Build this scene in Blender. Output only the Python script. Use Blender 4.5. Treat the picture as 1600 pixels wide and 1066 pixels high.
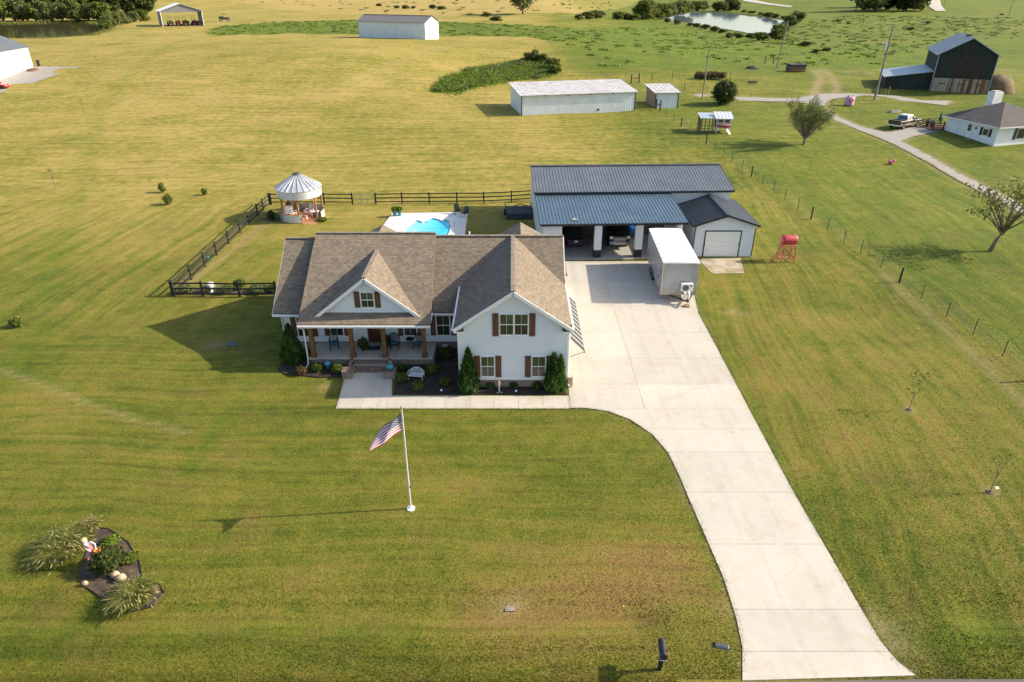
import bpy, math, random
import numpy as np
from mathutils import Vector, Matrix
random.seed(7); RNG = np.random.default_rng(7)
PI = math.pi
for o in list(bpy.data.objects): bpy.data.objects.remove(o)
S = bpy.context.scene
COL = S.collection
# ---------------------------------------------------------------- camera
F_PX, TILT, CAM_H = 1067.0, math.radians(28.0), 22.5
cd = bpy.data.cameras.new('camera'); cam = bpy.data.objects.new('camera', cd); COL.objects.link(cam)
cd.sensor_width = 36.0; cd.lens = F_PX / 1600 * 36.0; cd.clip_start = 0.5; cd.clip_end = 8000
cam.location = (0, 0, CAM_H); cam.rotation_euler = (PI/2 - TILT, 0, 0)
S.camera = cam
# ---------------------------------------------------------------- sky, sun, exposure
SUN_EL, SUN_AZ = math.radians(30.6), math.radians(4.8)      # azimuth from +x towards +y
w = bpy.data.worlds.new('World'); S.world = w; w.use_nodes = True
wn = w.node_tree.nodes; wl = w.node_tree.links; wn.clear()
sky = wn.new('ShaderNodeTexSky'); sky.sky_type = 'NISHITA'; sky.sun_disc = False
sky.sun_elevation = SUN_EL; sky.sun_rotation = PI/2 - SUN_AZ; sky.air_density = 1.0; sky.dust_density = 2.0; sky.ozone_density = 1.0
bg = wn.new('ShaderNodeBackground'); bg.inputs[1].default_value = 0.15
wo = wn.new('ShaderNodeOutputWorld'); wl.new(sky.outputs[0], bg.inputs[0]); wl.new(bg.outputs[0], wo.inputs[0])
sd = bpy.data.lights.new('sun', 'SUN'); sd.energy = 4.9; sd.angle = math.radians(0.55); sd.color = (1.0, 0.87, 0.67)
sun = bpy.data.objects.new('sun', sd); COL.objects.link(sun)
sv = Vector((math.cos(SUN_EL)*math.cos(SUN_AZ), math.cos(SUN_EL)*math.sin(SUN_AZ), math.sin(SUN_EL)))
sun.rotation_euler = sv.to_track_quat('Z', 'Y').to_euler(); sun.location = sv * 300
S.view_settings.view_transform = 'Standard'; S.view_settings.look = 'None'; S.view_settings.gamma = 1.0
S.view_settings.use_curve_mapping = False
S.view_settings.exposure = 0.72
S.render.engine = 'CYCLES'
# ---------------------------------------------------------------- terrain function and pixel -> place
def ss(a, b, t):
    t = np.clip((np.asarray(t, float) - a) / (b - a), 0, 1); return t*t*(3 - 2*t)
def hgt(x, y):
    x = np.asarray(x, float); y = np.asarray(y, float)
    L = 1 - ss(10, 75, x)
    h = L*(1.2*ss(80, 115, y) + 5.3*ss(105, 215, y)) + (1 - L)*(1.8*ss(80, 112, y) + 0.6*ss(112, 150, y))
    h = h + 16*ss(620, 1500, y) + ss(240, 420, y)*(0.9*np.sin(x*0.021 + 1) + 0.8*np.sin(y*0.017 + x*0.008))
    h = h + ss(95, 125, y)*(3.0*np.exp(-((x + 44)/46)**2 - ((y - 170)/38)**2) - 1.6*np.exp(-((x + 2)/24)**2 - ((y - 168)/24)**2) + 1.2*np.exp(-((x + 110)/50)**2 - ((y - 150)/40)**2) + 1.6*np.exp(-((x - 80)/40)**2 - ((y - 215)/40)**2))
    dr = 1 - ss(4.5, 6.5, x)*(1 - ss(16.5, 19.0, x))
    h = h - 0.34*np.exp(-((y - 18.7)/0.9)**2)*dr*(1 - ss(-60, -40, -np.abs(x))*0)
    return h
def gh(x, y): return float(hgt(x, y))
def ray(px, py):
    u = (px - 800)/F_PX; v = (533 - py)/F_PX
    return Vector((u, math.cos(TILT) + v*math.sin(TILT), -math.sin(TILT) + v*math.cos(TILT)))
def gz(px, py, z=0.0):
    d = ray(px, py); t = (z - CAM_H)/d.z; return Vector((d.x*t, d.y*t, z))
def gy(px, py, Y):
    d = ray(px, py); t = Y/d.y; return Vector((d.x*t, Y, CAM_H + d.z*t))
def P(px, py):
    d = ray(px, py); t = 8.0; o = Vector((0, 0, CAM_H))
    for _ in range(6000):
        p = o + d*t
        if p.z <= gh(p.x, p.y): break
        t += max(0.04, (p.z - gh(p.x, p.y))*0.6)
        if t > 4000: break
    return Vector((p.x, p.y, gh(p.x, p.y)))
# ---------------------------------------------------------------- materials
MATS = {}
def node_mat(name):
    m = bpy.data.materials.new(name); m.use_nodes = True
    nt = m.node_tree; nt.nodes.clear()
    out = nt.nodes.new('ShaderNodeOutputMaterial'); b = nt.nodes.new('ShaderNodeBsdfPrincipled')
    nt.links.new(b.outputs[0], out.inputs[0])
    return m, nt, b
class N:
    """small node helper"""
    def __init__(s, nt): s.nt = nt
    def new(s, t, **k):
        n = s.nt.nodes.new(t)
        for a, v in k.items(): setattr(n, a, v)
        return n
    def link(s, a, b): s.nt.links.new(a, b)
    def val(s, sock, v):
        if isinstance(v, (int, float)): sock.default_value = v
        elif isinstance(v, (tuple, list)): sock.default_value = v if len(v) == len(sock.default_value) else (*v, 1)
        else: s.link(v, sock)
    def math(s, op, a, b=0.0, c=0.0, clamp=False):
        n = s.new('ShaderNodeMath', operation=op); n.use_clamp = clamp
        s.val(n.inputs[0], a); s.val(n.inputs[1], b); s.val(n.inputs[2], c); return n.outputs[0]
    def mix(s, f, a, b, mode='MIX'):
        n = s.new('ShaderNodeMix', data_type='RGBA', blend_type=mode)
        s.val(n.inputs[0], f); s.val(n.inputs[6], a); s.val(n.inputs[7], b); return n.outputs[2]
    def noise(s, vec, scale, detail=3, rough=0.55, dist=0.0):
        n = s.new('ShaderNodeTexNoise'); n.inputs['Scale'].default_value = scale; n.inputs['Detail'].default_value = detail
        n.inputs['Roughness'].default_value = rough; n.inputs['Distortion'].default_value = dist
        if vec is not None: s.link(vec, n.inputs['Vector'])
        return n.outputs[0]
    def maprange(s, v, a, b, c=0.0, d=1.0):
        n = s.new('ShaderNodeMapRange'); s.val(n.inputs[0], v)
        for i, q in enumerate((a, b, c, d)): n.inputs[1+i].default_value = q
        return n.outputs[0]
    def mapping(s, vec, loc=(0,0,0), rot=(0,0,0), scale=(1,1,1)):
        n = s.new('ShaderNodeMapping'); s.link(vec, n.inputs[0]); n.inputs[1].default_value = loc; n.inputs[2].default_value = rot; n.inputs[3].default_value = scale
        return n.outputs[0]
    def pos(s): return s.new('ShaderNodeNewGeometry').outputs['Position']
    def obj(s): return s.new('ShaderNodeTexCoord').outputs['Object']
    def island(s): return s.new('ShaderNodeNewGeometry').outputs['Random Per Island']
    def ramp(s, f, stops):
        n = s.new('ShaderNodeValToRGB'); s.link(f, n.inputs[0]); e = n.color_ramp.elements
        while len(e) < len(stops): e.new(0.5)
        for el, (p, c) in zip(e, stops): el.position = p; el.color = (*c, 1)
        return n.outputs[0]
    def bump(s, h, strength, dist, b):
        n = s.new('ShaderNodeBump'); n.inputs['Strength'].default_value = strength; n.inputs['Distance'].default_value = dist
        s.link(h, n.inputs['Height']); s.link(n.outputs[0], b.inputs['Normal'])
def M(name, col, rough=0.6, metal=0.0, var=0.12, vscale=2.0, fine=0.06, fscale=40.0, bump=0.0, bscale=60.0, col2=None, coat=0.0, spec=None, streak=None):
    """general weathered surface: base colour, blotches, fine grain, optional relief"""
    if name in MATS: return MATS[name]
    m, nt, b = node_mat(name); n = N(nt); p = n.obj()
    pv = n.mapping(p, scale=streak) if streak else p
    a = n.maprange(n.noise(pv, vscale, 4), 0.3, 0.7, -1, 1); f = n.maprange(n.noise(pv, fscale, 2), 0.3, 0.7, -1, 1)
    k = n.math('ADD', n.math('MULTIPLY', a, var), n.math('MULTIPLY', f, fine)); k = n.math('ADD', k, 1.0)
    cmb = n.new('ShaderNodeCombineColor'); [n.link(k, cmb.inputs[i]) for i in range(3)]
    base = (*col, 1)
    if col2: base = n.mix(n.maprange(n.noise(pv, vscale*0.7, 5, 0.65), 0.42, 0.62), (*col, 1), (*col2, 1))
    c = n.mix(1.0, base, cmb.outputs[0], 'MULTIPLY')
    n.link(c, b.inputs['Base Color'])
    n.link(n.math('ADD', n.math('MULTIPLY', a, 0.06), rough, clamp=True), b.inputs['Roughness'])
    b.inputs['Metallic'].default_value = metal
    if coat: b.inputs['Coat Weight'].default_value = coat
    if spec is not None: b.inputs['Specular IOR Level'].default_value = spec
    if bump: n.bump(n.noise(pv, bscale, 3), bump, 0.02, b)
    MATS[name] = m; return m
def leafmat(name, cols, trans=0.35, rough=0.6):
    if name in MATS: return MATS[name]
    m, nt, b = node_mat(name); n = N(nt)
    r = n.island(); big = n.noise(n.pos(), 0.9, 2)
    f = n.math('ADD', n.math('MULTIPLY', r, 0.65), n.math('MULTIPLY', n.maprange(big, 0.3, 0.7), 0.35), clamp=True)
    c = n.ramp(f, [(i/(len(cols)-1), q) for i, q in enumerate(cols)])
    n.link(c, b.inputs['Base Color']); b.inputs['Roughness'].default_value = rough; b.inputs['Specular IOR Level'].default_value = 0.25
    t = n.new('ShaderNodeBsdfTranslucent'); n.link(c, t.inputs[0])
    mx = n.new('ShaderNodeMixShader'); mx.inputs[0].default_value = trans
    n.link(b.outputs[0], mx.inputs[1]); n.link(t.outputs[0], mx.inputs[2])
    o = [q for q in nt.nodes if q.type == 'OUTPUT_MATERIAL'][0]; n.link(mx.outputs[0], o.inputs[0])
    MATS[name] = m; return m
# ---------------------------------------------------------------- mesh builder
class MB:
    def __init__(s): s.v = []; s.f = []; s.m = []; s.mi = 0; s.T = None
    def add(s, vs, fs):
        k = len(s.v)
        if s.T is not None: vs = [s.T @ Vector(q) for q in vs]
        s.v += [tuple(q) for q in vs]; s.f += [tuple(i + k for i in q) for q in fs]; s.m += [s.mi]*len(fs); return s
    def box(s, x0, x1, y0, y1, z0, z1):
        return s.add([(x0,y0,z0),(x1,y0,z0),(x1,y1,z0),(x0,y1,z0),(x0,y0,z1),(x1,y0,z1),(x1,y1,z1),(x0,y1,z1)],
                     [(0,3,2,1),(4,5,6,7),(0,1,5,4),(1,2,6,5),(2,3,7,6),(3,0,4,7)])
    def bar(s, p, q, w, h, up=(0,0,1)):
        p = Vector(p); q = Vector(q); d = (q - p).normalized(); u = Vector(up)
        if abs(d.dot(u)) > 0.99: u = Vector((0, 1, 0))
        r = d.cross(u).normalized(); u = r.cross(d)
        vs = [e + r*(a*w/2) + u*(b*h/2) for e in (p, q) for a, b in ((-1,-1),(1,-1),(1,1),(-1,1))]
        return s.add(vs, [(0,1,2,3),(7,6,5,4),(0,4,5,1),(1,5,6,2),(2,6,7,3),(3,7,4,0)])
    def tube(s, p, q, r0, r1=None, n=8):
        r1 = r0 if r1 is None else r1
        p = Vector(p); q = Vector(q); d = (q - p).normalized(); u = Vector((0,0,1)) if abs(d.z) < 0.95 else Vector((1,0,0))
        a = d.cross(u).normalized(); b = d.cross(a); vs = []
        for e, r in ((p, r0), (q, r1)):
            vs += [e + (a*math.cos(2*PI*i/n) + b*math.sin(2*PI*i/n))*r for i in range(n)]
        return s.add(vs, [(i, (i+1) % n, n + (i+1) % n, n + i) for i in range(n)] + [tuple(range(n-1, -1, -1)), tuple(range(n, 2*n))])
    def path(s, pts, r, n=6):
        pts = [Vector(q) for q in pts]; rs = r if isinstance(r, (list, tuple)) else [r]*len(pts); vs = []
        for i, c in enumerate(pts):
            d = (pts[min(i+1, len(pts)-1)] - pts[max(i-1, 0)]).normalized(); u = Vector((0,0,1)) if abs(d.z) < 0.95 else Vector((1,0,0))
            a = d.cross(u).normalized(); b = d.cross(a)
            vs += [c + (a*math.cos(2*PI*j/n) + b*math.sin(2*PI*j/n))*rs[i] for j in range(n)]
        fs = [(i*n + j, i*n + (j+1) % n, (i+1)*n + (j+1) % n, (i+1)*n + j) for i in range(len(pts)-1) for j in range(n)]
        k = (len(pts)-1)*n
        return s.add(vs, fs + [tuple(range(n-1, -1, -1)), tuple(range(k, k+n))])
    def lathe(s, prof, c=(0,0,0), n=16, a0=0.0, a1=2*PI, cap=True):
        full = abs(a1 - a0 - 2*PI) < 1e-6; k = n if full else n + 1; vs = []
        for r, z in prof:
            vs += [(c[0] + r*math.cos(a0 + (a1-a0)*i/n), c[1] + r*math.sin(a0 + (a1-a0)*i/n), c[2] + z) for i in range(k)]
        fs = [(j*k + i, j*k + (i+1) % k, (j+1)*k + (i+1) % k, (j+1)*k + i) for j in range(len(prof)-1) for i in range(n)]
        if cap and full:
            fs += [tuple(range(k-1, -1, -1)), tuple(range((len(prof)-1)*k, len(prof)*k))]
        return s.add(vs, fs)
    def ball(s, c, r, n=12, m=8, sq=(1,1,1)):
        prof = [(max(r*math.sin(PI*i/m), 1e-4), -r*math.cos(PI*i/m)) for i in range(m+1)]; vs = []
        k = n
        for rr, z in prof: vs += [(c[0] + rr*math.cos(2*PI*i/n)*sq[0], c[1] + rr*math.sin(2*PI*i/n)*sq[1], c[2] + z*sq[2]) for i in range(n)]
        return s.add(vs, [(j*k + i, j*k + (i+1) % k, (j+1)*k + (i+1) % k, (j+1)*k + i) for j in range(m) for i in range(n)])
    def poly(s, pts, z0, z1):
        """prism of a plan outline (x, y), z0/z1 number or function"""
        n = len(pts); f0 = z0 if callable(z0) else (lambda x, y: z0); f1 = z1 if callable(z1) else (lambda x, y: z1)
        vs = [(q[0], q[1], f0(q[0], q[1])) for q in pts] + [(q[0], q[1], f1(q[0], q[1])) for q in pts]
        ar = sum(pts[i][0]*pts[(i+1) % n][1] - pts[(i+1) % n][0]*pts[i][1] for i in range(n))
        fs = [tuple(range(n-1, -1, -1)), tuple(range(n, 2*n))] + [(i, (i+1) % n, n + (i+1) % n, n + i) for i in range(n)]
        if ar < 0: fs = [tuple(reversed(q)) for q in fs]
        return s.add(vs, fs)
    def slab(s, pts, t):
        """flat panel through pts (3D), thickness t below its normal"""
        pts = [Vector(q) for q in pts]; nn = (pts[1]-pts[0]).cross(pts[2]-pts[0]).normalized()
        if nn.z < 0: pts.reverse(); nn = -nn
        n = len(pts); vs = pts + [q - nn*t for q in pts]
        return s.add(vs, [tuple(range(n)), tuple(range(2*n-1, n-1, -1))] + [(i, n + i, n + (i+1) % n, (i+1) % n) for i in range(n)])
    def plate(s, pts, nrm, t):
        """panel through pts extruded by t along nrm"""
        pts = [Vector(q) for q in pts]; nn = Vector(nrm).normalized(); n = len(pts)
        if (pts[1]-pts[0]).cross(pts[2]-pts[0]).dot(nn) < 0: pts.reverse()
        vs = pts + [q + nn*t for q in pts]
        return s.add(vs, [tuple(range(n-1, -1, -1)), tuple(range(n, 2*n))] + [(i, (i+1) % n, n + (i+1) % n, n + i) for i in range(n)])
    def loft(s, secs, caps=True):
        n = len(secs[0]); vs = [q for sec in secs for q in sec]
        fs = [(i*n + j, i*n + (j+1) % n, (i+1)*n + (j+1) % n, (i+1)*n + j) for i in range(len(secs)-1) for j in range(n)]
        if caps: k = (len(secs)-1)*n; fs += [tuple(range(n-1, -1, -1)), tuple(range(k, k+n))]
        return s.add(vs, fs)
    def mesh(s, name):
        me = bpy.data.meshes.new(name); me.from_pydata(s.v, [], s.f); return me
    def build(s, name, mat, parent=None, smooth=False, world=False, bevel=0.0):
        v = s.v
        if world and parent is not None:
            inv = wmat(parent).inverted(); s.v = [tuple(inv @ Vector(q)) for q in v]
        me = s.mesh(name)
        for q in (mat if isinstance(mat, (list, tuple)) else [mat]): me.materials.append(q)
        if isinstance(mat, (list, tuple)): me.polygons.foreach_set('material_index', s.m)
        if smooth: me.polygons.foreach_set('use_smooth', [True]*len(me.polygons))
        fix_normals(me)
        o = bpy.data.objects.new(name, me); COL.objects.link(o); o.parent = parent
        if bevel:
            b = o.modifiers.new('bevel', 'BEVEL'); b.width = bevel; b.segments = 2; b.limit_method = 'ANGLE'; b.angle_limit = 0.6
        return o
import bmesh
def fix_normals(me):
    if len(me.polygons) > 4000 or len(me.polygons) == 1: return
    bm = bmesh.new(); bm.from_mesh(me); bmesh.ops.recalc_face_normals(bm, faces=bm.faces[:]); bm.to_mesh(me); bm.free()
def wmat(o):
    m = Matrix.Translation(o.location) @ o.rotation_euler.to_matrix().to_4x4()
    return wmat(o.parent) @ m if o.parent else m
def tag(o, label, cat, group=None):
    o['label'] = label; o['category'] = cat
    if group: o['group'] = group
    return o
def thing(name, label, cat, loc=(0,0,0), rz=0.0, group=None):
    o = bpy.data.objects.new(name, None); COL.objects.link(o); o.empty_display_size = 0.3
    o.location = loc; o.rotation_euler = (0, 0, rz); return tag(o, label, cat, group)
def struct(o): o['kind'] = 'structure'; return o
def stuff(o): o['kind'] = 'stuff'; return o
ORD = ['first', 'second', 'third', 'fourth', 'fifth', 'sixth', 'seventh', 'eighth', 'ninth', 'tenth', 'eleventh', 'twelfth', 'thirteenth', 'fourteenth', 'fifteenth', 'sixteenth', 'seventeenth', 'eighteenth', 'nineteenth', 'twentieth']
def dup(root, loc, rz=0.0, label=None, group=None, scale=None):
    r = root.copy(); COL.objects.link(r); r.location = loc; r.rotation_euler = (0, 0, rz)
    if scale: r.scale = scale if isinstance(scale, tuple) else (scale,)*3
    if label: r['label'] = label
    if group: r['group'] = group
    def rec(src, dst):
        for ch in list(src.children):
            c = ch.copy(); COL.objects.link(c); c.parent = dst; rec(ch, c)
    rec(root, r); return r
def np_mesh(name, V, Fq, mat, parent=None, smooth=False):
    """many quads/tris from numpy arrays"""
    k = Fq.shape[1]; me = bpy.data.meshes.new(name)
    me.vertices.add(len(V)); me.vertices.foreach_set('co', np.asarray(V, np.float32).ravel())
    me.loops.add(Fq.size); me.loops.foreach_set('vertex_index', Fq.astype(np.int32).ravel())
    me.polygons.add(len(Fq)); me.polygons.foreach_set('loop_start', np.arange(0, Fq.size, k, dtype=np.int32))
    if smooth: me.polygons.foreach_set('use_smooth', np.ones(len(Fq), bool))
    me.update(calc_edges=True); me.validate(); me.materials.append(mat)
    o = bpy.data.objects.new(name, me); COL.objects.link(o); o.parent = parent; return o
def inpoly(x, y, poly):
    x = np.asarray(x); y = np.asarray(y); r = np.zeros(x.shape, bool); n = len(poly)
    for i in range(n):
        x0, y0 = poly[i][0], poly[i][1]; x1, y1 = poly[(i+1) % n][0], poly[(i+1) % n][1]
        if y0 == y1: continue
        c = ((y0 > y) != (y1 > y)) & (x < (x1-x0)*(y-y0)/(y1-y0) + x0); r ^= c
    return r
def pdist(x, y, poly, closed=True):
    d = np.full(np.shape(x), 1e9); n = len(poly)
    for i in range(n if closed else n-1):
        ax, ay = poly[i][0], poly[i][1]; bx, by = poly[(i+1) % n][0], poly[(i+1) % n][1]
        t = np.clip(((x-ax)*(bx-ax) + (y-ay)*(by-ay))/((bx-ax)**2 + (by-ay)**2 + 1e-9), 0, 1)
        d = np.minimum(d, np.hypot(x - ax - t*(bx-ax), y - ay - t*(by-ay)))
    return d
def clip(poly, a, b, c):
    """keep a*x+b*y<=c"""
    out = []
    for i in range(len(poly)):
        p, q = poly[i], poly[(i+1) % len(poly)]; dp = a*p[0]+b*p[1]-c; dq = a*q[0]+b*q[1]-c
        if dp <= 0: out.append(p)
        if (dp < 0 < dq) or (dq < 0 < dp):
            t = dp/(dp-dq); out.append((p[0]+(q[0]-p[0])*t, p[1]+(q[1]-p[1])*t))
    return out
def W(*pts): return [(lambda q: (q.x, q.y))(P(*p)) for p in pts]
def W0(*pts): return [(lambda q: (q.x, q.y))(gz(*p)) for p in pts]
# ---------------------------------------------------------------- plan outlines of the place
DRIVE = W0((884,409),(1074,409),(1091,490),(1110,525),(1150,601),(1190,677),(1240,770),(1290,856),(1340,943),(1375,1002),(1400,1032),(1430,1056),(1160,1064),
           (1160,1012),(1150,965),(1131,905),(1105,845),(1080,788),(1062,745),(1044,708),(1020,680),(985,656),(950,643),(915,638),(888,638),(888,600))
DRIVE = [(max(x, 3.42) if y > 33.5 and i > 20 else x, y) for i, (x, y) in enumerate(DRIVE)]
DRIVE[0] = (3.42, DRIVE[0][1])
WALK = W0((525,639),(889.6,639),(889.6,619),(612,619),(613,590),(600,577),(553,577),(538,592))
DECK = [(-13.9,58.0),(-4.55,58.0),(-4.55,71.6),(-13.0,71.6)]
q = gz(613,335); DECK[3] = (q.x, q.y); q = gz(731,333); DECK[2] = (q.x, q.y)
BED_L = W0((434,578),(446,560),(487,560),(540,572),(537,589),(500,591),(470,588),(445,586))
BED_R = [(-7.25,38.9),(-7.25,35.35),(3.3,35.3),(3.3,36.3),(-3.3,36.3),(-3.3,41.1),(-5.2,41.1),(-5.2,38.9)]
ISLAND = W0((122,902),(130,878),(140,850),(150,825),(170,828),(200,848),(218,880),(222,905),(250,915),(256,928),(240,945),(205,952),(175,945),(150,928),(130,915))
GRAVEL_R = W((1700,350),(1600,338),(1530,300),(1450,255),(1395,226),(1340,204),(1300,187),(1285,174),(1270,163),(1230,160),(1160,158),(1080,150),(1085,147),(1160,152),(1240,154),(1280,147),(1330,146),(1400,150),(1440,157),(1490,158),(1480,166),(1430,160),(1380,156),(1330,152),(1300,156),(1290,163),(1300,177),(1320,187),(1350,199),(1385,207),(1440,196),(1475,199),(1462,207),(1425,215),(1412,222),(1460,247),(1545,293),(1600,320),(1700,330))
PAD_L = W((-80,165),(0,147),(60,128),(100,115),(131,105),(60,104),(0,112),(-80,118))
POND_R = [(q.x, q.y) for q in (gz(px, py, 2.0) for px, py in ((1030,30),(1045,26),(1080,19),(1130,20),(1180,25),(1225,31),(1236,36),(1222,52),(1206,62),(1190,60),(1160,52),(1130,47),(1085,38),(1050,34)))]
POND_L = [(q.x, q.y) for q in (gz(px, py, 6.1) for px, py in ((-120,38),(0,37),(60,36),(120,34),(150,36),(168,42),(160,50),(140,57),(90,60),(40,62),(-120,62)))]
HAY = W((830,50),(870,62),(893,76),(914,106),(1050,104),(1130,101),(1200,100),(1300,104),(1400,100),(1420,70),(1330,66),(1250,66),(1200,68),(1090,50),(1040,42),(960,42),(900,50))
WEED = W((676,142),(690,126),(735,108),(790,98),(835,93),(868,102),(866,118),(820,124),(760,133),(715,146))
STRIP = W((330,56),(450,53),(560,54),(690,56),(830,58),(880,66),(915,58),(900,44),(780,38),(700,35),(560,31),(420,35),(330,44))
TANS = W((330,-3),(1010,-3),(900,22),(700,25),(560,22),(420,14))
NLAWN = W((1290,190),(1400,238),(1620,350),(1620,620),(1480,500),(1300,368),(1180,280),(1110,228),(1150,170))
FENCE_T = [(1041,182,0),(1052,190,0),(1064,198,1),(1077,208,0),(1090,217,0),(1103,226,1),(1117,237,0),(1130,246,0),(1143,254,0),(1159,266,0),(1174,276,1),(1191,288,0),(1209,299,0),(1226,312,0),(1246,328,0),(1267,343,1),(1292,361,0),(1318,379,0),(1344,396,0),(1376,419,0),(1405,442,1),(1439,467,0),(1478,496,0),(1520,523,0),(1566,557,0),(1615,596,1),(1670,640,0)]
FLINE = W(*[(a, b) for a, b, c in FENCE_T])
STRAW = W((1380,430),(1440,480),(1520,555),(1600,630),(1680,700))
TRACK_A = W0((0,578),(60,600),(140,632),(220,658),(290,676)); TRACK_B = W0((405,590),(370,630),(330,680),(290,740))
TRACK_C = W((20,612),(150,190),(180,140),(300,60),(345,55))
TRACK_D = W((400,195),(520,140),(640,90),(720,70))
RUT1 = W((1275,110),(1282,122),(1278,135),(1270,147)); RUT2 = W((1290,110),(1300,122),(1308,135),(1305,145)); RUT3 = W((1282,110),(1330,112),(1360,115))
SPOTS = [(1145,488,.55),(1160,492,.3),(797,948,.5),(340,538,.8),(600,590,.3),(1355,965,.6),(1375,985,.8),(1395,1005,.7),(1130,860,.4),(1150,955,.5),(510,605,.5),(1420,640,.35),(1548,768,.35),
         (362,34,2.0),(350,45,1.5),(1600,118,2),(1570,110,2.5)]
DRYS = [(*W(s[:2])[0], s[2]) for s in ((1290,500,2.5),(1210,600,1.5),(940,950,2.2),(760,980,1.5),(960,900,1.8),(60,620,2.2),(90,660,1.6),(1230,730,1.4),(1330,700,1.8),(1000,870,1.6),(880,1000,2.0),(500,900,1.5),(700,760,1.4),(400,620,1.2),(1300,560,2.0),(1500,800,1.6))]
SPW = [(*W(s[:2])[0], s[2]) for s in SPOTS]
def zones(x, y):
    x = np.asarray(x, float); y = np.asarray(y, float)
    wob = 0.6*np.sin(x*1.3 + y*0.7) + 0.4*np.sin(y*2.1 - x*0.9)
    fx = np.interp(y, [p[1] for p in FLINE][::-1], [p[0] for p in FLINE][::-1])
    dv = np.interp(y, [16, 30, 40, 48], [12, 10, 11, 13])
    R = ss(0, 2.5, x - dv)*(1 - ss(85, 105, y))
    A = (1 - ss(-24, -18, x))*ss(40, 48, y)*(1 - ss(66, 84, y))
    dry = 0.30 + 0.34*ss(40, 75, y)*(1 - ss(5, 20, x)) + 0.08*ss(90, 150, y)*(1 - ss(5, 40, x))  # dry golden back field; its sun-facing brightness is painted in here too
    dry = dry + 0.22*np.exp(-(((x-3)/9)**2 + ((y-20.5)/4.5)**2)) + 0.12*np.exp(-(((x-24)/9)**2 + ((y-36)/8)**2))
    for sx, sy, r in DRYS: dry = dry + .30*np.exp(-(((x-sx)/(r*1.7))**2 + ((y-sy)/(r*.8))**2))
    lush = 0.32*ss(0, 2, x - fx)*(1 - ss(120, 150, y)) + 0.10*np.exp(-(((x+5)/9)**2 + ((y-29)/6)**2))
    hay = inpoly(x, y, HAY); d = pdist(x, y, HAY)
    hs = np.where(hay, .5 + .5*ss(0, 9, d), .5*(1 - ss(0, 7, d))); lush = np.maximum(lush, .9*hs); dry = dry*(1 - hs) + .3*hs
    wd = inpoly(x, y, WEED); lush = np.where(wd, 0.55, lush); dry = np.where(wd, 0.3, dry)
    st = inpoly(x, y, STRIP); lush = np.where(st, 0.62, lush); dry = np.where(st, .3, dry)
    tn = inpoly(x, y, TANS); dry = np.where(tn, 0.95, dry)
    lush = lush + 0.35*np.exp(-(pdist(x, y, DRIVE)/0.5)**2)*(y > 20) + 0.2*np.exp(-((y - 18.2)/0.8)**2)*(np.abs(x) < 60) + 0.5*np.exp(-(((x-19)/3)**2 + ((y-17.8)/.9)**2))
    lush = lush + 0.3*np.exp(-(pdist(x, y, [(3.6,46),(13.6,48),(14.4,58)], False)/0.9)**2) + 0.35*np.exp(-(pdist(x, y, TRACK_B, False)/.5)**2)
    lush = lush + 0.42*ss(125, 190, y)*ss(22, 70, x)
    bare = np.zeros(x.shape)
    for sx, sy, r in SPW: bare = np.maximum(bare, 0.62*np.exp(-(((x-sx)/(r*1.3))**2 + ((y-sy)/r)**2)))
    for tr, wd_, k in ((STRAW, .5, .45), (TRACK_A, .2, .55), (RUT1, .8, 1.0), (RUT2, .8, 1.0), (RUT3, .8, .8), (TRACK_D, 1.0, .3)):
        bare = np.maximum(bare, k*np.exp(-(pdist(x, y, tr, False)/wd_)**2))
    bare = np.maximum(bare, 0.6*np.exp(-(pdist(x, y, GRAVEL_R)/0.5)**2)); bare = np.maximum(bare, .7*np.exp(-(pdist(x, y, [(-27.0,50.5),(-25.4,71)], False)/.35)**2))
    bare = np.maximum(bare, .5*np.exp(-(pdist(x, y, DRIVE)/0.16)**2))
    lush = lush + .25*np.exp(-(pdist(x, y, TRACK_C, False)/1.2)**2)
    dark = .5*np.exp(-((pdist(x, y, [(p[0]+.25, p[1]+.35) for p in TRACK_A], False))/.35)**2)
    return np.stack([R, np.clip(dry, 0, 1), np.clip(lush + dark, 0, 1), A], -1), np.clip(bare, 0, 1)
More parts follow.
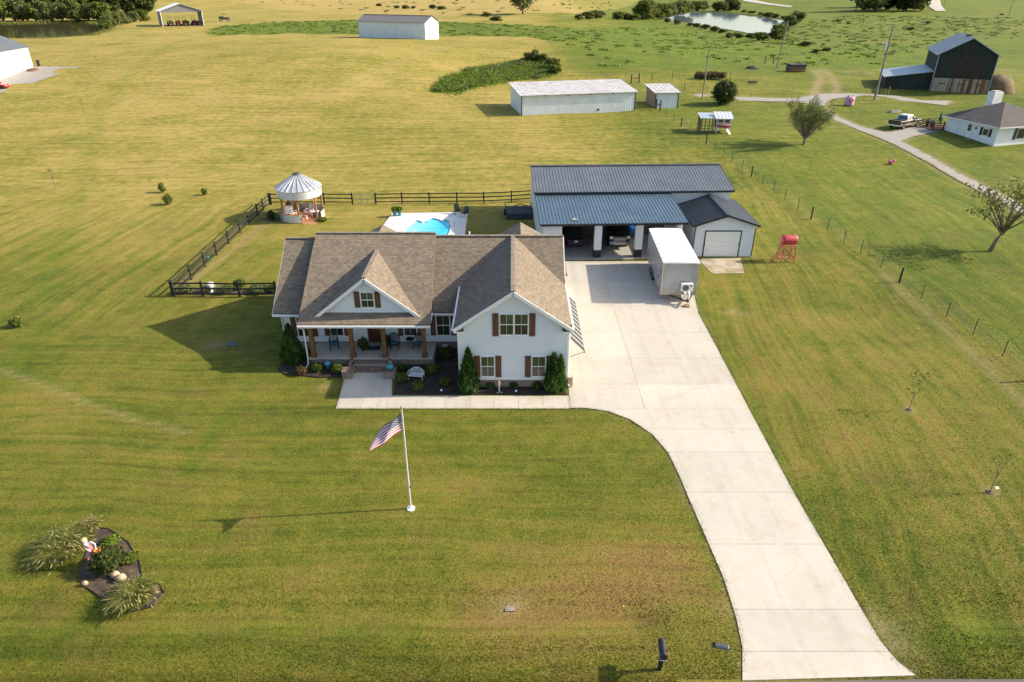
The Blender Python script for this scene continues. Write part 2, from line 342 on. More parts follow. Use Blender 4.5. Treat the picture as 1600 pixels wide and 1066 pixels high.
def grass_material():
    m, nt, b = node_mat('grass'); n = N(nt); p = n.pos()
    za = n.new('ShaderNodeAttribute', attribute_name='zone'); ba = n.new('ShaderNodeAttribute', attribute_name='bare')
    sp = n.new('ShaderNodeSeparateColor'); n.link(za.outputs['Color'], sp.inputs[0]); A = za.outputs['Alpha']
    R, DRY, LUSH = sp.outputs[0], sp.outputs[1], sp.outputs[2]
    flat = n.mapping(p, scale=(1, 1, 0))
    wv = n.new('ShaderNodeTexNoise'); wv.inputs['Scale'].default_value = 0.05; wv.inputs['Detail'].default_value = 2; n.link(flat, wv.inputs['Vector'])
    va = n.new('ShaderNodeVectorMath', operation='MULTIPLY_ADD'); n.link(wv.outputs[1], va.inputs[0]); va.inputs[1].default_value = (5, 5, 0); n.link(flat, va.inputs[2])
    wp = va.outputs[0]
    dR = gz(1290, 750) - gz(1180, 520); aR = math.atan2(dR.y, dR.x)
    dA = gz(170, 380) - gz(0, 470); aA = math.atan2(dA.y, dA.x)
    st = []; ln = []
    for ang, off, per, amp in ((0.0, 0, 1.35, .15), (aR, 5, 1.15, .16), (aA, 9, 2.4, .28), (0.03, 3, 3.3, .13)):
        v = n.mapping(wp, rot=(0, 0, -ang), loc=(off, off*2, 0)); v2 = n.mapping(v, scale=(0.045, 1, 1))
        s1 = n.noise(v2, 1.0, 7, 0.72)
        wn_ = n.new('ShaderNodeTexWave', wave_type='BANDS', bands_direction='Y', wave_profile='SIN'); n.link(v, wn_.inputs[0])
        wn_.inputs['Scale'].default_value = 0.314/per; wn_.inputs['Distortion'].default_value = 1.6; wn_.inputs['Detail'].default_value = 2; wn_.inputs['Detail Scale'].default_value = 0.5
        ln.append(n.math('POWER', wn_.outputs['Fac'], 7.0))
        st.append(n.math('ADD', n.math('MULTIPLY', n.math('SUBTRACT', s1, 0.5), 1.5), n.math('MULTIPLY', n.math('SUBTRACT', wn_.outputs['Fac'], 0.5), amp)))
    mixf = lambda f, a, c: n.math('ADD', n.math('MULTIPLY', a, n.math('SUBTRACT', 1.0, f)), n.math('MULTIPLY', c, f))
    sy = n.new('ShaderNodeSeparateXYZ'); n.link(p, sy.inputs[0]); far = n.maprange(sy.outputs[1], 68, 84)
    s = mixf(A, mixf(R, mixf(far, st[0], st[3]), st[1]), st[2])
    lines = mixf(A, mixf(R, mixf(far, ln[0], ln[3]), ln[1]), ln[2])
    macro = n.math('SUBTRACT', n.noise(wp, 0.028, 5, 0.62), 0.5)
    patch = n.math('SUBTRACT', n.noise(wp, 0.13, 5, 0.6), 0.5); mid = n.math('SUBTRACT', n.noise(flat, 0.9, 5, 0.68, 0.4), 0.5)
    fine = n.math('SUBTRACT', n.noise(flat, 7.0, 5, 0.75), 0.5); grain = n.math('SUBTRACT', n.noise(flat, 34.0, 2, 0.6), 0.5)
    t = n.math('ADD', n.math('MULTIPLY', s, 0.58), n.math('MULTIPLY', patch, 0.55))
    t = n.math('ADD', t, n.math('MULTIPLY', mid, n.math('ADD', n.math('MULTIPLY', far, .35), .6))); t = n.math('ADD', t, n.math('MULTIPLY', fine, 0.60)); t = n.math('ADD', t, n.math('MULTIPLY', grain, 0.34))
    t = n.math('ADD', t, n.math('MULTIPLY', macro, n.math('ADD', n.math('MULTIPLY', far, .45), .25)))
    t = n.math('ADD', t, n.math('MULTIPLY', DRY, 0.62)); t = n.math('SUBTRACT', t, n.math('MULTIPLY', LUSH, 0.28)); t = n.math('ADD', t, 0.20, clamp=True)
    cn = n.ramp(t, [(0.0, (.034, .058, .008)), (0.22, (.084, .110, .013)), (0.42, (.148, .156, .021)), (0.60, (.208, .182, .035)), (0.78, (.240, .174, .048)), (1.0, (.25, .155, .056))])
    c = n.ramp(t, [(0.0, (.036, .066, .009)), (0.22, (.082, .116, .014)), (0.42, (.156, .162, .023)), (0.60, (.250, .214, .044)), (0.78, (.345, .268, .080)), (1.0, (.39, .270, .115))])
    c = n.mix(n.maprange(sy.outputs[1], 36, 74), cn, c)
    brown = n.maprange(n.noise(flat, 0.35, 5, 0.65), 0.52, 0.72)
    c = n.mix(n.math('MULTIPLY', brown, n.math('SUBTRACT', .5, n.math('MULTIPLY', far, .28))), c, (.205, .132, .05, 1))
    c = n.mix(n.math('MULTIPLY', LUSH, n.maprange(n.noise(flat, 0.16, 5, .65), .3, .62, .2, 1.0)), c, n.mix(n.noise(flat, .5, 4, .7), (.06, .115, .008, 1), (.20, .255, .022, 1)))
    ro = n.math('MULTIPLY', n.math('MULTIPLY', LUSH, far), n.maprange(n.noise(wp, .11, 8, .75), .47, .66)); c = n.mix(n.math('MULTIPLY', ro, .65), c, n.mix(n.noise(flat, .4, 4, .7), (.06, .075, .018, 1), (.20, .16, .07, 1)))
    cl = n.maprange(n.noise(flat, 1.7, 5, .72), .57, .70); c = n.mix(n.math('MULTIPLY', cl, .38), c, (.05, .095, .008, 1))
    bn = n.math('MULTIPLY', ba.outputs['Fac'], n.maprange(n.noise(flat, 3.0, 5, 0.7), 0.25, 0.6))
    c = n.mix(bn, c, n.mix(n.noise(flat, 5, 3), (.24, .165, .085, 1), (.42, .32, .19, 1)))
    k = n.math('ADD', n.math('MULTIPLY', n.island(), 0.36), 0.82); k2 = n.math('ADD', n.math('MULTIPLY', grain, 1.1), n.math('MULTIPLY', fine, 0.7)); k2 = n.math('ADD', k2, 1.0)
    k = n.math('MULTIPLY', k, k2); k = n.math('MULTIPLY', k, n.math('SUBTRACT', 1.04, n.math('MULTIPLY', n.math('MULTIPLY', lines, n.maprange(n.noise(wp, .09, 4, .6), .35, .6)), .26)))
    cmb = n.new('ShaderNodeCombineColor'); [n.link(k, cmb.inputs[i]) for i in range(3)]
    c = n.mix(1.0, c, cmb.outputs[0], 'MULTIPLY')
    n.link(c, b.inputs['Base Color']); b.inputs['Roughness'].default_value = 0.85; b.inputs['Specular IOR Level'].default_value = 0.12
    h = n.math('ADD', n.math('MULTIPLY', fine, 1.0), n.math('MULTIPLY', grain, 0.8)); h = n.math('ADD', h, n.math('MULTIPLY', mid, 1.2))
    n.bump(h, 0.8, 0.10, b)
    return m
GRASS = grass_material()
def put_zones(me, x, y):
    z, br = zones(x, y)
    a = me.color_attributes.new('zone', 'FLOAT_COLOR', 'POINT'); a.data.foreach_set('color', z.astype(np.float32).ravel())
    c = me.attributes.new('bare', 'FLOAT', 'POINT'); c.data.foreach_set('value', br.astype(np.float32))
def axis(lo, hi, a, b, st, g):
    mid = list(np.arange(a, b + st/2, st)); r = []; x = mid[-1]; d = st
    while x < hi: d *= g; x += d; r.append(x)
    l = []; x = mid[0]; d = st
    while x > lo: d *= g; x -= d; l.append(x)
    return np.array(l[::-1] + mid + r)
def ground():
    xs = axis(-1600, 1600, -46, 46, 0.44, 1.045); ys = axis(-150, 2600, 12, 80, 0.44, 1.024)
    X, Y = np.meshgrid(xs, ys); Z = hgt(X, Y); nx, ny = len(xs), len(ys)
    for pl, lv in ((POND_R, 2.0), (POND_L, 6.1)):
        d = pdist(X, Y, pl); ins = inpoly(X, Y, pl); Z = np.where(ins, np.minimum(Z, lv - 1.2), np.where(d < 14, np.maximum(lv + 0.25, Z*(d/14) + (lv + 0.3)*(1 - d/14)), Z))
    Z = np.where(Y > 95, Z + 0.12*np.sin(X*0.31 + Y*0.2)*np.sin(Y*0.23 - X*0.11)*ss(95, 140, Y), Z)
    V = np.stack([X.ravel(), Y.ravel(), Z.ravel()], -1)
    i = np.arange(ny-1)[:, None]*nx + np.arange(nx-1)[None, :]; i = i.ravel()
    cx = V[i, 0] + 0.22; cy = V[i, 1] + 0.22
    keep = ~((cx > DECK[0][0] + .9) & (cx < DECK[1][0] - .9) & (cy > 58.9) & (cy < DECK[2][1] - 1.0))
    i = i[keep]
    o = np_mesh('ground', V, np.stack([i, i+1, i+1+nx, i+nx], -1), GRASS, smooth=True)
    put_zones(o.data, V[:, 0], V[:, 1]); struct(o)
    return o
ground()
# ---------------------------------------------------------------- concrete, gravel, asphalt
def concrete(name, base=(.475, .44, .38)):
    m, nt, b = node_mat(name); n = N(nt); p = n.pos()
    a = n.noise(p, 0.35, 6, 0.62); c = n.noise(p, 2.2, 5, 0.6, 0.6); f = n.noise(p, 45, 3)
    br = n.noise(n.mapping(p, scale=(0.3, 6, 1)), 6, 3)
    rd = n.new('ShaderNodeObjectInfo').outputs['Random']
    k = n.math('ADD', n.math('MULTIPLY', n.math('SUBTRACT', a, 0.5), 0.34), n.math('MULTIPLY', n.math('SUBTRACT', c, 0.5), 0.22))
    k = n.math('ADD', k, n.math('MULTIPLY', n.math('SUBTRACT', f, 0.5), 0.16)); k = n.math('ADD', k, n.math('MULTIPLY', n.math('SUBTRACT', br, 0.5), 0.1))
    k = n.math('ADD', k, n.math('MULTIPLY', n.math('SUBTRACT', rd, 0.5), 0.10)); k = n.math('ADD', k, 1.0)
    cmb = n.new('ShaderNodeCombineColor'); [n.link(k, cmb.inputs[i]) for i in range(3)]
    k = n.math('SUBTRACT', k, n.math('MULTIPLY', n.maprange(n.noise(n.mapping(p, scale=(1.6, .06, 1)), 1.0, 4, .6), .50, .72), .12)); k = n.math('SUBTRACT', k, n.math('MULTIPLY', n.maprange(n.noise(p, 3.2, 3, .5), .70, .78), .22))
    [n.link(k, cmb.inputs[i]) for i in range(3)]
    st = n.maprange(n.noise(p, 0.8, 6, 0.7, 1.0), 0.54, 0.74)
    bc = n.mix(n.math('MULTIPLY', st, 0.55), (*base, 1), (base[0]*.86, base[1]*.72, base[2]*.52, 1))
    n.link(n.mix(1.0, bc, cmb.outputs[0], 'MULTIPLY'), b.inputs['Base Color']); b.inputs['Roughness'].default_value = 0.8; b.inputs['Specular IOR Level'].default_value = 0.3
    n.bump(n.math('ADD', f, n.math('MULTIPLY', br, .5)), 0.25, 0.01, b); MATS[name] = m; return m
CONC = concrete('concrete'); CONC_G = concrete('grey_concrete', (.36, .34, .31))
def gravelmat():
    m, nt, b = node_mat('gravel'); n = N(nt); p = n.pos()
    vo = n.new('ShaderNodeTexVoronoi'); vo.inputs['Scale'].default_value = 9; n.link(p, vo.inputs['Vector'])
    a = n.noise(p, 0.5, 5, 0.65)
    ed = n.new('ShaderNodeAttribute', attribute_name='edge').outputs['Fac']
    c = n.mix(n.maprange(n.noise(p, 12, 3), .35, .65), (.19, .185, .175, 1), (.38, .365, .34, 1)); c = n.mix(n.math('MULTIPLY', n.maprange(a, 0.45, 0.7), 0.55), c, (.26, .21, .12, 1))
    eg = n.math('LESS_THAN', ed, n.maprange(n.noise(p, 1.6, 6, .75), .3, .7, -.2, .72)); c = n.mix(eg, c, n.mix(n.noise(p, 2.5, 4), (.10, .105, .02, 1), (.24, .19, .075, 1)))
    n.link(c, b.inputs['Base Color']); b.inputs['Roughness'].default_value = 0.9; n.bump(vo.outputs[0], 0.5, 0.03, b); MATS['gravel'] = m; return m
GRAV = gravelmat()
def slabs(name, poly, xcuts, ycuts, zt, mat, gap=0.014, zb=-0.12, xlim=None, zfun=None):
    """a paved area whose slabs are separate pieces with open joints over a dark base"""
    root = MB().poly(poly, zb, zt - 0.035).build(name, M('joint_filler', (.24, .21, .17), .95))
    struct(root)
    ye = [-1e3] + sorted(ycuts) + [1e3]; xe = [-1e3] + sorted(xcuts) + [1e3]
    for j in range(len(ye)-1):
        for i in range(len(xe)-1):
            q = clip(clip(poly, 0, -1, -(ye[j] + gap/2)), 0, 1, ye[j+1] - gap/2)
            use = xe if (xlim is None or ye[j] > xlim) else [-1e3, 1e3]
            if i >= len(use)-1: continue
            if len(use) > 2: q = clip(clip(q, -1, 0, -(use[i] + gap/2)), 1, 0, use[i+1] - gap/2)
            if len(q) < 3: continue
            ar = abs(sum(q[k][0]*q[(k+1) % len(q)][1] - q[(k+1) % len(q)][0]*q[k][1] for k in range(len(q))))/2
            if ar < 0.03: continue
            MB().poly(q, zb + .02, zt).build('slab', mat, root)
    return root
yc = [gz(900, v).y for v in (440, 478, 520, 560, 601, 640, 671, 707, 770, 851, 953, 1019)]
slabs('driveway', DRIVE, [7.85], yc, 0.03, CONC, xlim=33.0)
walk_x = [gz(v, 628).x for v in (605, 652, 695, 735, 772, 810, 848)]
slabs('front_walk', WALK, [gz(567, 628).x] + walk_x, [gz(600, 619).y], 0.026, CONC)
# road with white edge line along the bottom right
a = gz(1160, 1066); RY = 16.15
root = MB().poly([(-300, RY - 0.55 - 9), (400, RY - .1 - 9), (400, RY - 0.05), (15.2, RY - 0.03), (8, RY - 0.16), (-300, RY - .55)], -0.2, 0.03).build('road', M('asphalt', (.115, .108, .1), .9, var=.2, vscale=.6, fine=.25, fscale=30, bump=.4, bscale=50)); struct(root)
MB().poly([(15.5, RY - .30), (400, RY - .32), (400, RY - .20), (15.5, RY - .18)], 0.03, 0.034).build('edge_line', M('road_paint', (.72, .70, .66), .7, var=.15, vscale=3, fine=.2), root)
# gravel drive and pads follow the land
def drape(name, poly, mat, dz=0.03, step=1.0):
    x0 = min(p[0] for p in poly); x1 = max(p[0] for p in poly); y0 = min(p[1] for p in poly); y1 = max(p[1] for p in poly)
    bm = bmesh.new(); vs = [bm.verts.new((p[0], p[1], 0)) for p in poly]; bm.faces.new(vs)
    for ax, lo, hi in ((0, x0, x1), (1, y0, y1)):
        k = lo + step
        while k < hi:
            co = (k, 0, 0) if ax == 0 else (0, k, 0); no = (1, 0, 0) if ax == 0 else (0, 1, 0)
            bmesh.ops.bisect_plane(bm, geom=bm.verts[:] + bm.edges[:] + bm.faces[:], plane_co=co, plane_no=no); k += step
    for v in bm.verts: v.co.z = gh(v.co.x, v.co.y) + dz
    bmesh.ops.recalc_face_normals(bm, faces=bm.faces[:])
    if sum(f.normal.z for f in bm.faces) < 0: bmesh.ops.reverse_faces(bm, faces=bm.faces[:])
    me = bpy.data.meshes.new(name); bm.to_mesh(me); bm.free(); me.materials.append(mat)
    co = np.array([v.co[:] for v in me.vertices]); at = me.attributes.new('edge', 'FLOAT', 'POINT'); at.data.foreach_set('value', np.clip(pdist(co[:, 0], co[:, 1], poly)/1.1, 0, 1).astype(np.float32))
    o = bpy.data.objects.new(name, me); COL.objects.link(o); return struct(o)
drape('gravel_drive', GRAVEL_R, GRAV, 0.06, 1.0)
drape('gravel_pad', PAD_L, GRAV, 0.07, 1.5)
drape('far_track', W((1150,-2),(1165,3),(1200,8),(1235,12),(1238,10),(1205,6),(1175,0),(1165,-4)), M('pale_gravel', (.42, .38, .32), .9), 0.3, 20)
drape('far_track', W((1455,0),(1450,10),(1462,18),(1478,18),(1470,8),(1468,0)), M('pale_gravel', (.42, .38, .32), .9), 0.3, 20)
# ponds
def water(name, poly, z):
    m, nt, b = node_mat(name); n = N(nt); b.inputs['Base Color'].default_value = (.075, .07, .03, 1) if name == 'pond_murky' else (.10, .16, .21, 1)
    b.inputs['Roughness'].default_value = 0.07; b.inputs['IOR'].default_value = 1.33; n.bump(n.noise(n.mapping(n.pos(), scale=(1, .3, 1)), 0.8, 3), 0.06, 0.1, b)
    return struct(MB().poly(poly, z - .05, z).build('pond', m))
water('pond_clear', POND_R, 2.0); water('pond_murky', POND_L, 6.1)
# mulch beds
def mulch(name, poly, label, col=(.020, .015, .011), h=0.07):
    m = M('mulch_' + name, col, .95, var=.35, vscale=3, fine=.6, fscale=28, bump=1.0, bscale=30, col2=(col[0]*2.0, col[1]*1.75, col[2]*1.5))
    o = MB().poly(poly, -.1, h).build('mulch_bed', m); struct(o); return o
mulch('a', BED_L, ''); mulch('b', BED_R, ''); mulch('c', ISLAND, '', (.052, .040, .030), .05)
GB = [(-26.6,50.2),(-18.9,50.2),(-18.9,51.3),(-26.2,51.3)]
mulch('d', GB, '', (.06, .045, .03), .04)
# ---------------------------------------------------------------- building materials
def brickmat(name, axis_u, c1, c2, mortar, bw, bh, ms=0.012, rough=.85, bump=.4, zs=1.0, dark=.3, rotx=False):
    if name in MATS: return MATS[name]
    m, nt, b = node_mat(name); n = N(nt); sp = n.new('ShaderNodeSeparateXYZ'); n.link(n.pos(), sp.inputs[0])
    cv = n.new('ShaderNodeCombineXYZ'); n.link(sp.outputs[axis_u], cv.inputs[0]); n.link(n.math('MULTIPLY', sp.outputs[2], zs), cv.inputs[1])
    br = n.new('ShaderNodeTexBrick'); n.link(cv.outputs[0], br.inputs['Vector']); br.inputs['Scale'].default_value = 1
    br.inputs['Color1'].default_value = (*c1, 1); br.inputs['Color2'].default_value = (*c2, 1); br.inputs['Mortar'].default_value = (*mortar, 1)
    br.inputs['Brick Width'].default_value = bw; br.inputs['Row Height'].default_value = bh; br.inputs['Mortar Size'].default_value = ms; br.inputs['Mortar Smooth'].default_value = .3; br.inputs['Bias'].default_value = 0
    k = n.math('ADD', n.math('MULTIPLY', n.math('SUBTRACT', n.noise(n.pos(), 0.7, 5, .6), .5), dark), n.math('MULTIPLY', n.math('SUBTRACT', n.noise(n.pos(), 18, 3), .5), .45)); k = n.math('ADD', k, 1.0)
    cmb = n.new('ShaderNodeCombineColor'); [n.link(k, cmb.inputs[i]) for i in range(3)]
    n.link(n.mix(1.0, br.outputs[0], cmb.outputs[0], 'MULTIPLY'), b.inputs['Base Color']); b.inputs['Roughness'].default_value = rough; b.inputs['Specular IOR Level'].default_value = .2
    h = n.math('SUBTRACT', n.math('MULTIPLY', n.noise(n.pos(), 30, 2), .3), br.outputs['Fac']); n.bump(h, bump, 0.015, b); MATS[name] = m; return m
SH1, SH2, SHM = (.255, .208, .158), (.165, .134, .102), (.115, .094, .072)
SHX = brickmat('shingle_front', 0, SH1, SH2, SHM, .24, .085, .009, .9, .6, 1.0)
SHY = brickmat('shingle_side', 1, SH1, SH2, SHM, .24, .085, .009, .9, .6, 1.0)
BRX = brickmat('brick_front', 0, (.30, .18, .125), (.15, .105, .085), (.36, .32, .28), .23, .078, .010)
BRY = brickmat('brick_side', 1, (.30, .18, .125), (.15, .105, .085), (.36, .32, .28), .23, .078, .010)
WHITE = M('white_siding', (.71, .73, .735), .55, var=.03, vscale=.5, fine=.015, fscale=12)
TRIM = M('white_trim', (.80, .79, .76), .45, var=.05, vscale=2)
WOOD = M('stained_cedar', (.17, .075, .028), .6, var=.3, vscale=2, fine=.25, fscale=14, streak=(6, 6, 1), bump=.25, bscale=8)
SHUT = M('shutter_wood', (.12, .046, .02), .65, var=.25, vscale=2, fine=.25, fscale=14, streak=(8, 8, 1))
DOORW = M('front_door_wood', (.085, .026, .014), .4, var=.25, vscale=2, streak=(8, 8, 1), coat=.3)
DARKM = M('charcoal_metal', (.035, .042, .05), .45, var=.15, vscale=1)
def glassmat(name, col, rough=.06):
    if name in MATS: return MATS[name]
    m, nt, b = node_mat(name); n = N(nt)
    c = n.mix(n.maprange(n.noise(n.pos(), 1.1, 3), .35, .65), (*col, 1), (col[0]*.5, col[1]*.5, col[2]*.5, 1)); n.link(c, b.inputs['Base Color'])
    b.inputs['Roughness'].default_value = rough; b.inputs['Specular IOR Level'].default_value = .8; MATS[name] = m; return m
GL_UP = glassmat('window_glass_green_reflect', (.085, .095, .055)); GL_LO = glassmat('window_glass_dark', (.05, .045, .035)); GLASS = glassmat('car_glass', (.015, .018, .02), .04)  # greenish reflection in the upper panes is painted into their colour
def siding(mb, O, u, nrm, z0, z1, ext, h=0.2):
    """lapped boards; ext(z) -> (a, b) along u"""
    O = Vector(O); u = Vector(u); nrm = Vector(nrm); z = z0
    while z < z1 - 1e-4:
        zn = min(z + h, z1); zt = zn - .034; a0, b0 = ext(z); a1, b1 = ext(zt)
        if b0 - a0 > .02:
            if b1 - a1 < 0.01: c = (a1 + b1)/2; a1, b1 = c - .005, c + .005
            pt = lambda s, zz, o: O + u*s + nrm*o + Vector((0, 0, zz))
            mb.add([pt(a0, z, .052), pt(b0, z, .052), pt(b1, zt, .012), pt(a1, zt, .012), pt(a0, z, .0), pt(b0, z, .0)], [(0,1,2,3), (4,5,1,0)])
        z = zn
def gable_ext(a, b, zc, apex, mid):
    def e(z):
        if z <= zc: return a, b
        k = (z - zc)/(apex - zc); return a + (mid - a)*k, b + (mid - b)*k
    return e
def window(root, x0, x1, z0, z1, Y, double=False, up=None, lo=None, world=True, axis='y', sgn=-1):
    """sash window standing proud of a wall facing -y"""
    up = up or GL_UP; lo = lo or GL_LO
    f = MB(); d0, d1 = Y - .075, Y + .02; t = .05
    f.box(x0 - t, x0, d0, d1, z0 - t, z1 + t); f.box(x1, x1 + t, d0, d1, z0 - t, z1 + t); f.box(x0, x1, d0, d1, z1, z1 + t); f.box(x0, x1, d0, d1, z0 - t, z0)
    zm = (z0 + z1)/2; xm = (x0 + x1)/2
    f.box(x0, x1, Y - .068, Y, zm - .028, zm + .028)
    for (a, b) in ((z0, zm - .028), (zm + .028, z1)): f.box(xm - .008, xm + .008, Y - .061, Y, a, b)
    wo_ = f.build('window', TRIM, root, world=world)
    for (a, b, mt) in ((z0, zm - .028, lo), (zm + .028, z1, up)):
        for (c, d) in ((x0, xm - .011), (xm + .011, x1)):
            MB().box(c, d, Y - .052, Y - .04, a, b).build('pane', mt, wo_, world=world)
    s = MB().box(x0 - t - .03, x1 + t + .03, Y - .11, Y, z0 - t - .05, z0 - t).build('sill', TRIM, wo_, world=world)
    return wo_
def shutter(root, x0, x1, z0, z1, Y, world=True, mat=None):
    m = MB(); w_ = (x1 - x0)/3
    for i in range(3): m.box(x0 + i*w_ + .006, x0 + (i+1)*w_ - .006, Y - .065, Y - .03, z0, z1)
    for z in (z0 + .18, z1 - .18): m.box(x0 + .01, x1 - .01, Y - .085, Y - .064, z - .05, z + .05)
    return m.build('shutter', mat or SHUT, root, world=world)
def farmhouse():
    R = thing('farmhouse', 'white farmhouse with brown shingle roof, front porch and wood shutters', 'house', (-6, 41, 0))
    b = lambda mb, name, mat, par=None, **k: mb.build(name, mat, par or R, world=True, **k)
    FY, GY, PY = 41.2, 36.2, 39.4
    # cores of the walls
    c = MB(); c.box(-15.3, -3.3, FY, 49.8, .0, 2.95); c.box(-3.23, 3.36, GY + .02, 49.8, .0, 4.05); c.box(-13.3, -5.4, 41.25, 45, 2.9, 4.2)
    c.plate([(-3.2, GY + .02, 4.05), (3.33, GY + .02, 4.05), (.06, GY + .02, 6.34)], (0, 1, 0), .1)
    c.plate([(-15.28, 41.2, 2.95), (-15.28, 49.8, 2.95), (-15.28, 45.5, 6.15)], (1, 0, 0), .1)
    c.plate([(3.3, 41.2, 3.1), (3.3, 49.8, 3.1), (3.3, 45.5, 6.3)], (-1, 0, 0), .1)
    b(c, 'wall', WHITE)
    s = MB()
    siding(s, (0, GY + .02, 0), (1, 0, 0), (0, -1, 0), .62, 6.32, gable_ext(-3.25, 3.38, 4.05, 6.36, .06))
    siding(s, (0, FY, 0), (1, 0, 0), (0, -1, 0), .6, 2.95, lambda z: (-15.3, -3.25))
    siding(s, (-3.23, 0, 0), (0, 1, 0), (-1, 0, 0), .6, 4.05, lambda z: (GY, FY))
    siding(s, (3.36, 0, 0), (0, 1, 0), (1, 0, 0), .3, 4.0, lambda z: (GY, 49.8))
    siding(s, (-15.3, 0, 0), (0, 1, 0), (-1, 0, 0), .5, 6.1, gable_ext(41.2, 49.8, 2.9, 6.15, 45.5))
    siding(s, (0, PY, 0), (1, 0, 0), (0, -1, 0), 3.62, 5.9, gable_ext(-12.25, -6.15, 3.62, 6.0, -9.2))
    stuff(b(s, 'siding', WHITE))
    g = MB().plate([(-12.3, PY + .01, 3.5), (-6.1, PY + .01, 3.5), (-9.2, PY + .01, 5.98)], (0, 1, 0), .12); b(g, 'porch_gable', WHITE)
    # corner boards, frieze
    t = MB()
    for x, y in ((-3.27, GY), (3.28, GY)): b(MB().box(x, x + .13, y - .03, y + .12, .66, 4.1), 'corner_board', TRIM)
    b(MB().box(-15.35, -15.2, FY - .045, FY + .1, .5, 2.95), 'corner_board', TRIM); b(MB().box(-3.42, -3.27, FY - .045, FY, .6, 3.0), 'corner_board', TRIM)
    b(MB().box(-3.3, 3.41, GY - .05, GY, .56, .66), 'water_table', TRIM); b(MB().box(-13.2, -5.4, FY - .05, FY - .02, 2.75, 2.98), 'frieze_board', TRIM)
    # brick skirts
    b(MB().box(-3.3, 3.43, GY - .045, GY + .3, -.1, .56), 'brick_skirt', BRX); b(MB().box(-15.35, -3.3, FY - .045, FY + .2, -.1, .56), 'brick_skirt', BRX)
    b(MB().box(3.37, 3.44, GY + .31, 49.8, -.1, .25), 'brick_skirt', BRY); b(MB().box(-15.36, -15.3, FY + .21, 49.8, -.1, .5), 'brick_skirt', BRY)
    # roofs -----------------------------------------------------------
    T = .15
    def roof(pts, mat, name='roof'): return b(MB().slab(pts, T), name, mat)
    roof([(-15.8,40.6,2.97),(-13.4,40.6,2.97),(-13.4,45.5,6.45),(-15.8,45.5,6.45)], SHX); roof([(-15.8,45.5,6.45),(-13.4,45.5,6.45),(-13.4,50.4,2.97),(-15.8,50.4,2.97)], SHX)
    mr = roof([(-13.55,38.5,3.2),(-5.15,38.5,3.2),(-5.3,45.5,6.83),(-13.65,45.5,6.83)], SHX); roof([(-13.65,45.5,6.83),(-5.3,45.5,6.83),(-5.3,50.4,3.3),(-13.65,50.4,3.3)], SHX)
    roof([(-5.35,40.6,3.05),(3.58,40.6,3.05),(3.58,45.5,6.62),(-5.35,45.5,6.62)], SHX); roof([(-5.35,45.5,6.62),(3.58,45.5,6.62),(3.58,50.4,3.05),(-5.35,50.4,3.05)], SHX)
    ge = 6.68 - .69*3.52
    gr = roof([(-3.46,35.8,ge),(.06,35.8,6.68),(.06,45.5,6.68),(-3.46,45.5,ge)], SHY); roof([(3.58,35.8,ge),(.06,35.8,6.68),(.06,45.5,6.68),(3.58,42.6,ge)], SHY)
    pz, px0, px1 = 6.12, -12.72, -5.68; pe = 6.12 - .79*3.52
    pr = roof([(px0,39.1,pe),(-9.2,39.1,pz),(-9.2,44.2,pz),(px0,39.15,pe)], SHY); roof([(px1,39.1,pe),(-9.2,39.1,pz),(-9.2,44.2,pz),(px1,39.15,pe)], SHY)
    for px, py in ((597, 353), (813, 349)):
        q = gy(px, py, 52.3)
        for sg in (-1, 1): roof([(q.x, 46.2, q.z), (q.x, 52.6, q.z), (q.x + sg*3.4, 52.6, q.z - 1.9), (q.x + sg*3.4, 46.2, q.z - 1.9)], SHY)
        w_ = MB().plate([(q.x - 3, 52.1, .1), (q.x + 3, 52.1, .1), (q.x + 3, 52.1, q.z - 1.85), (q.x, 52.1, q.z - .2), (q.x - 3, 52.1, q.z - 1.85)], (0, -1, 0), 3.0); b(w_, 'rear_wing_wall', WHITE)
    # ridge caps
    rc = MB()
    for (p, q) in (((-15.8,45.5,6.47),(-13.66,45.5,6.47)), ((-13.65,45.5,6.85),(-5.3,45.5,6.85)), ((-5.3,45.5,6.64),(3.58,45.5,6.64)), ((.06,35.8,6.70),(.06,45.4,6.70)), ((-9.2,39.1,6.14),(-9.2,44.1,6.14))):
        rc.bar(p, q, .26, .05)
    b(rc, 'ridge_cap', M('ridge_shingle', (.20, .165, .125), .9, var=.3, vscale=3, fine=.3, fscale=10))
    # gutters and fascia
    for (p, q) in (((-15.8,40.53,2.84),(-13.4,40.53,2.84)), ((-13.55,38.43,3.07),(-5.15,38.43,3.07)), ((-5.15,40.53,2.93),(-3.5,40.53,2.93)), ((-3.52,35.85,ge-.1),(-3.52,42.2,ge-.1)), ((3.64,35.85,ge-.1),(3.64,42.6,ge-.1))):
        b(MB().bar(p, q, .11, .13), 'gutter', TRIM)
    # rake boards
    for (p, q) in (((-3.46,35.78,ge-.12),(.06,35.78,6.56)), ((3.58,35.78,ge-.12),(.06,35.78,6.56)), ((px0,39.07,pe-.1),(-9.2,39.07,pz-.12)), ((px1,39.07,pe-.1),(-9.2,39.07,pz-.12)), ((-15.8,40.6,2.84),(-15.8,45.5,6.32)), ((3.58,45.5,6.5),(3.58,42.8,4.53))):
        b(MB().bar(p, q, .05, .2), 'rake_board', TRIM)
    # soffits under the overhangs
    so = MB(); so.plate([(-3.3,35.82,ge-.2),(.06,35.82,6.42),(.06,36.2,6.42),(-3.3,36.2,ge-.2)], (0,0,-1), .02); so.plate([(3.42,35.82,ge-.2),(.06,35.82,6.42),(.06,36.2,6.42),(3.42,36.2,ge-.2)], (0,0,-1), .02)
    so.box(-13.5, -5.2, 38.5, 41.15, 2.99, 3.02); so.box(-15.7, -13.4, 40.6, 41.2, 2.80, 2.83)
    b(so, 'soffit', TRIM)
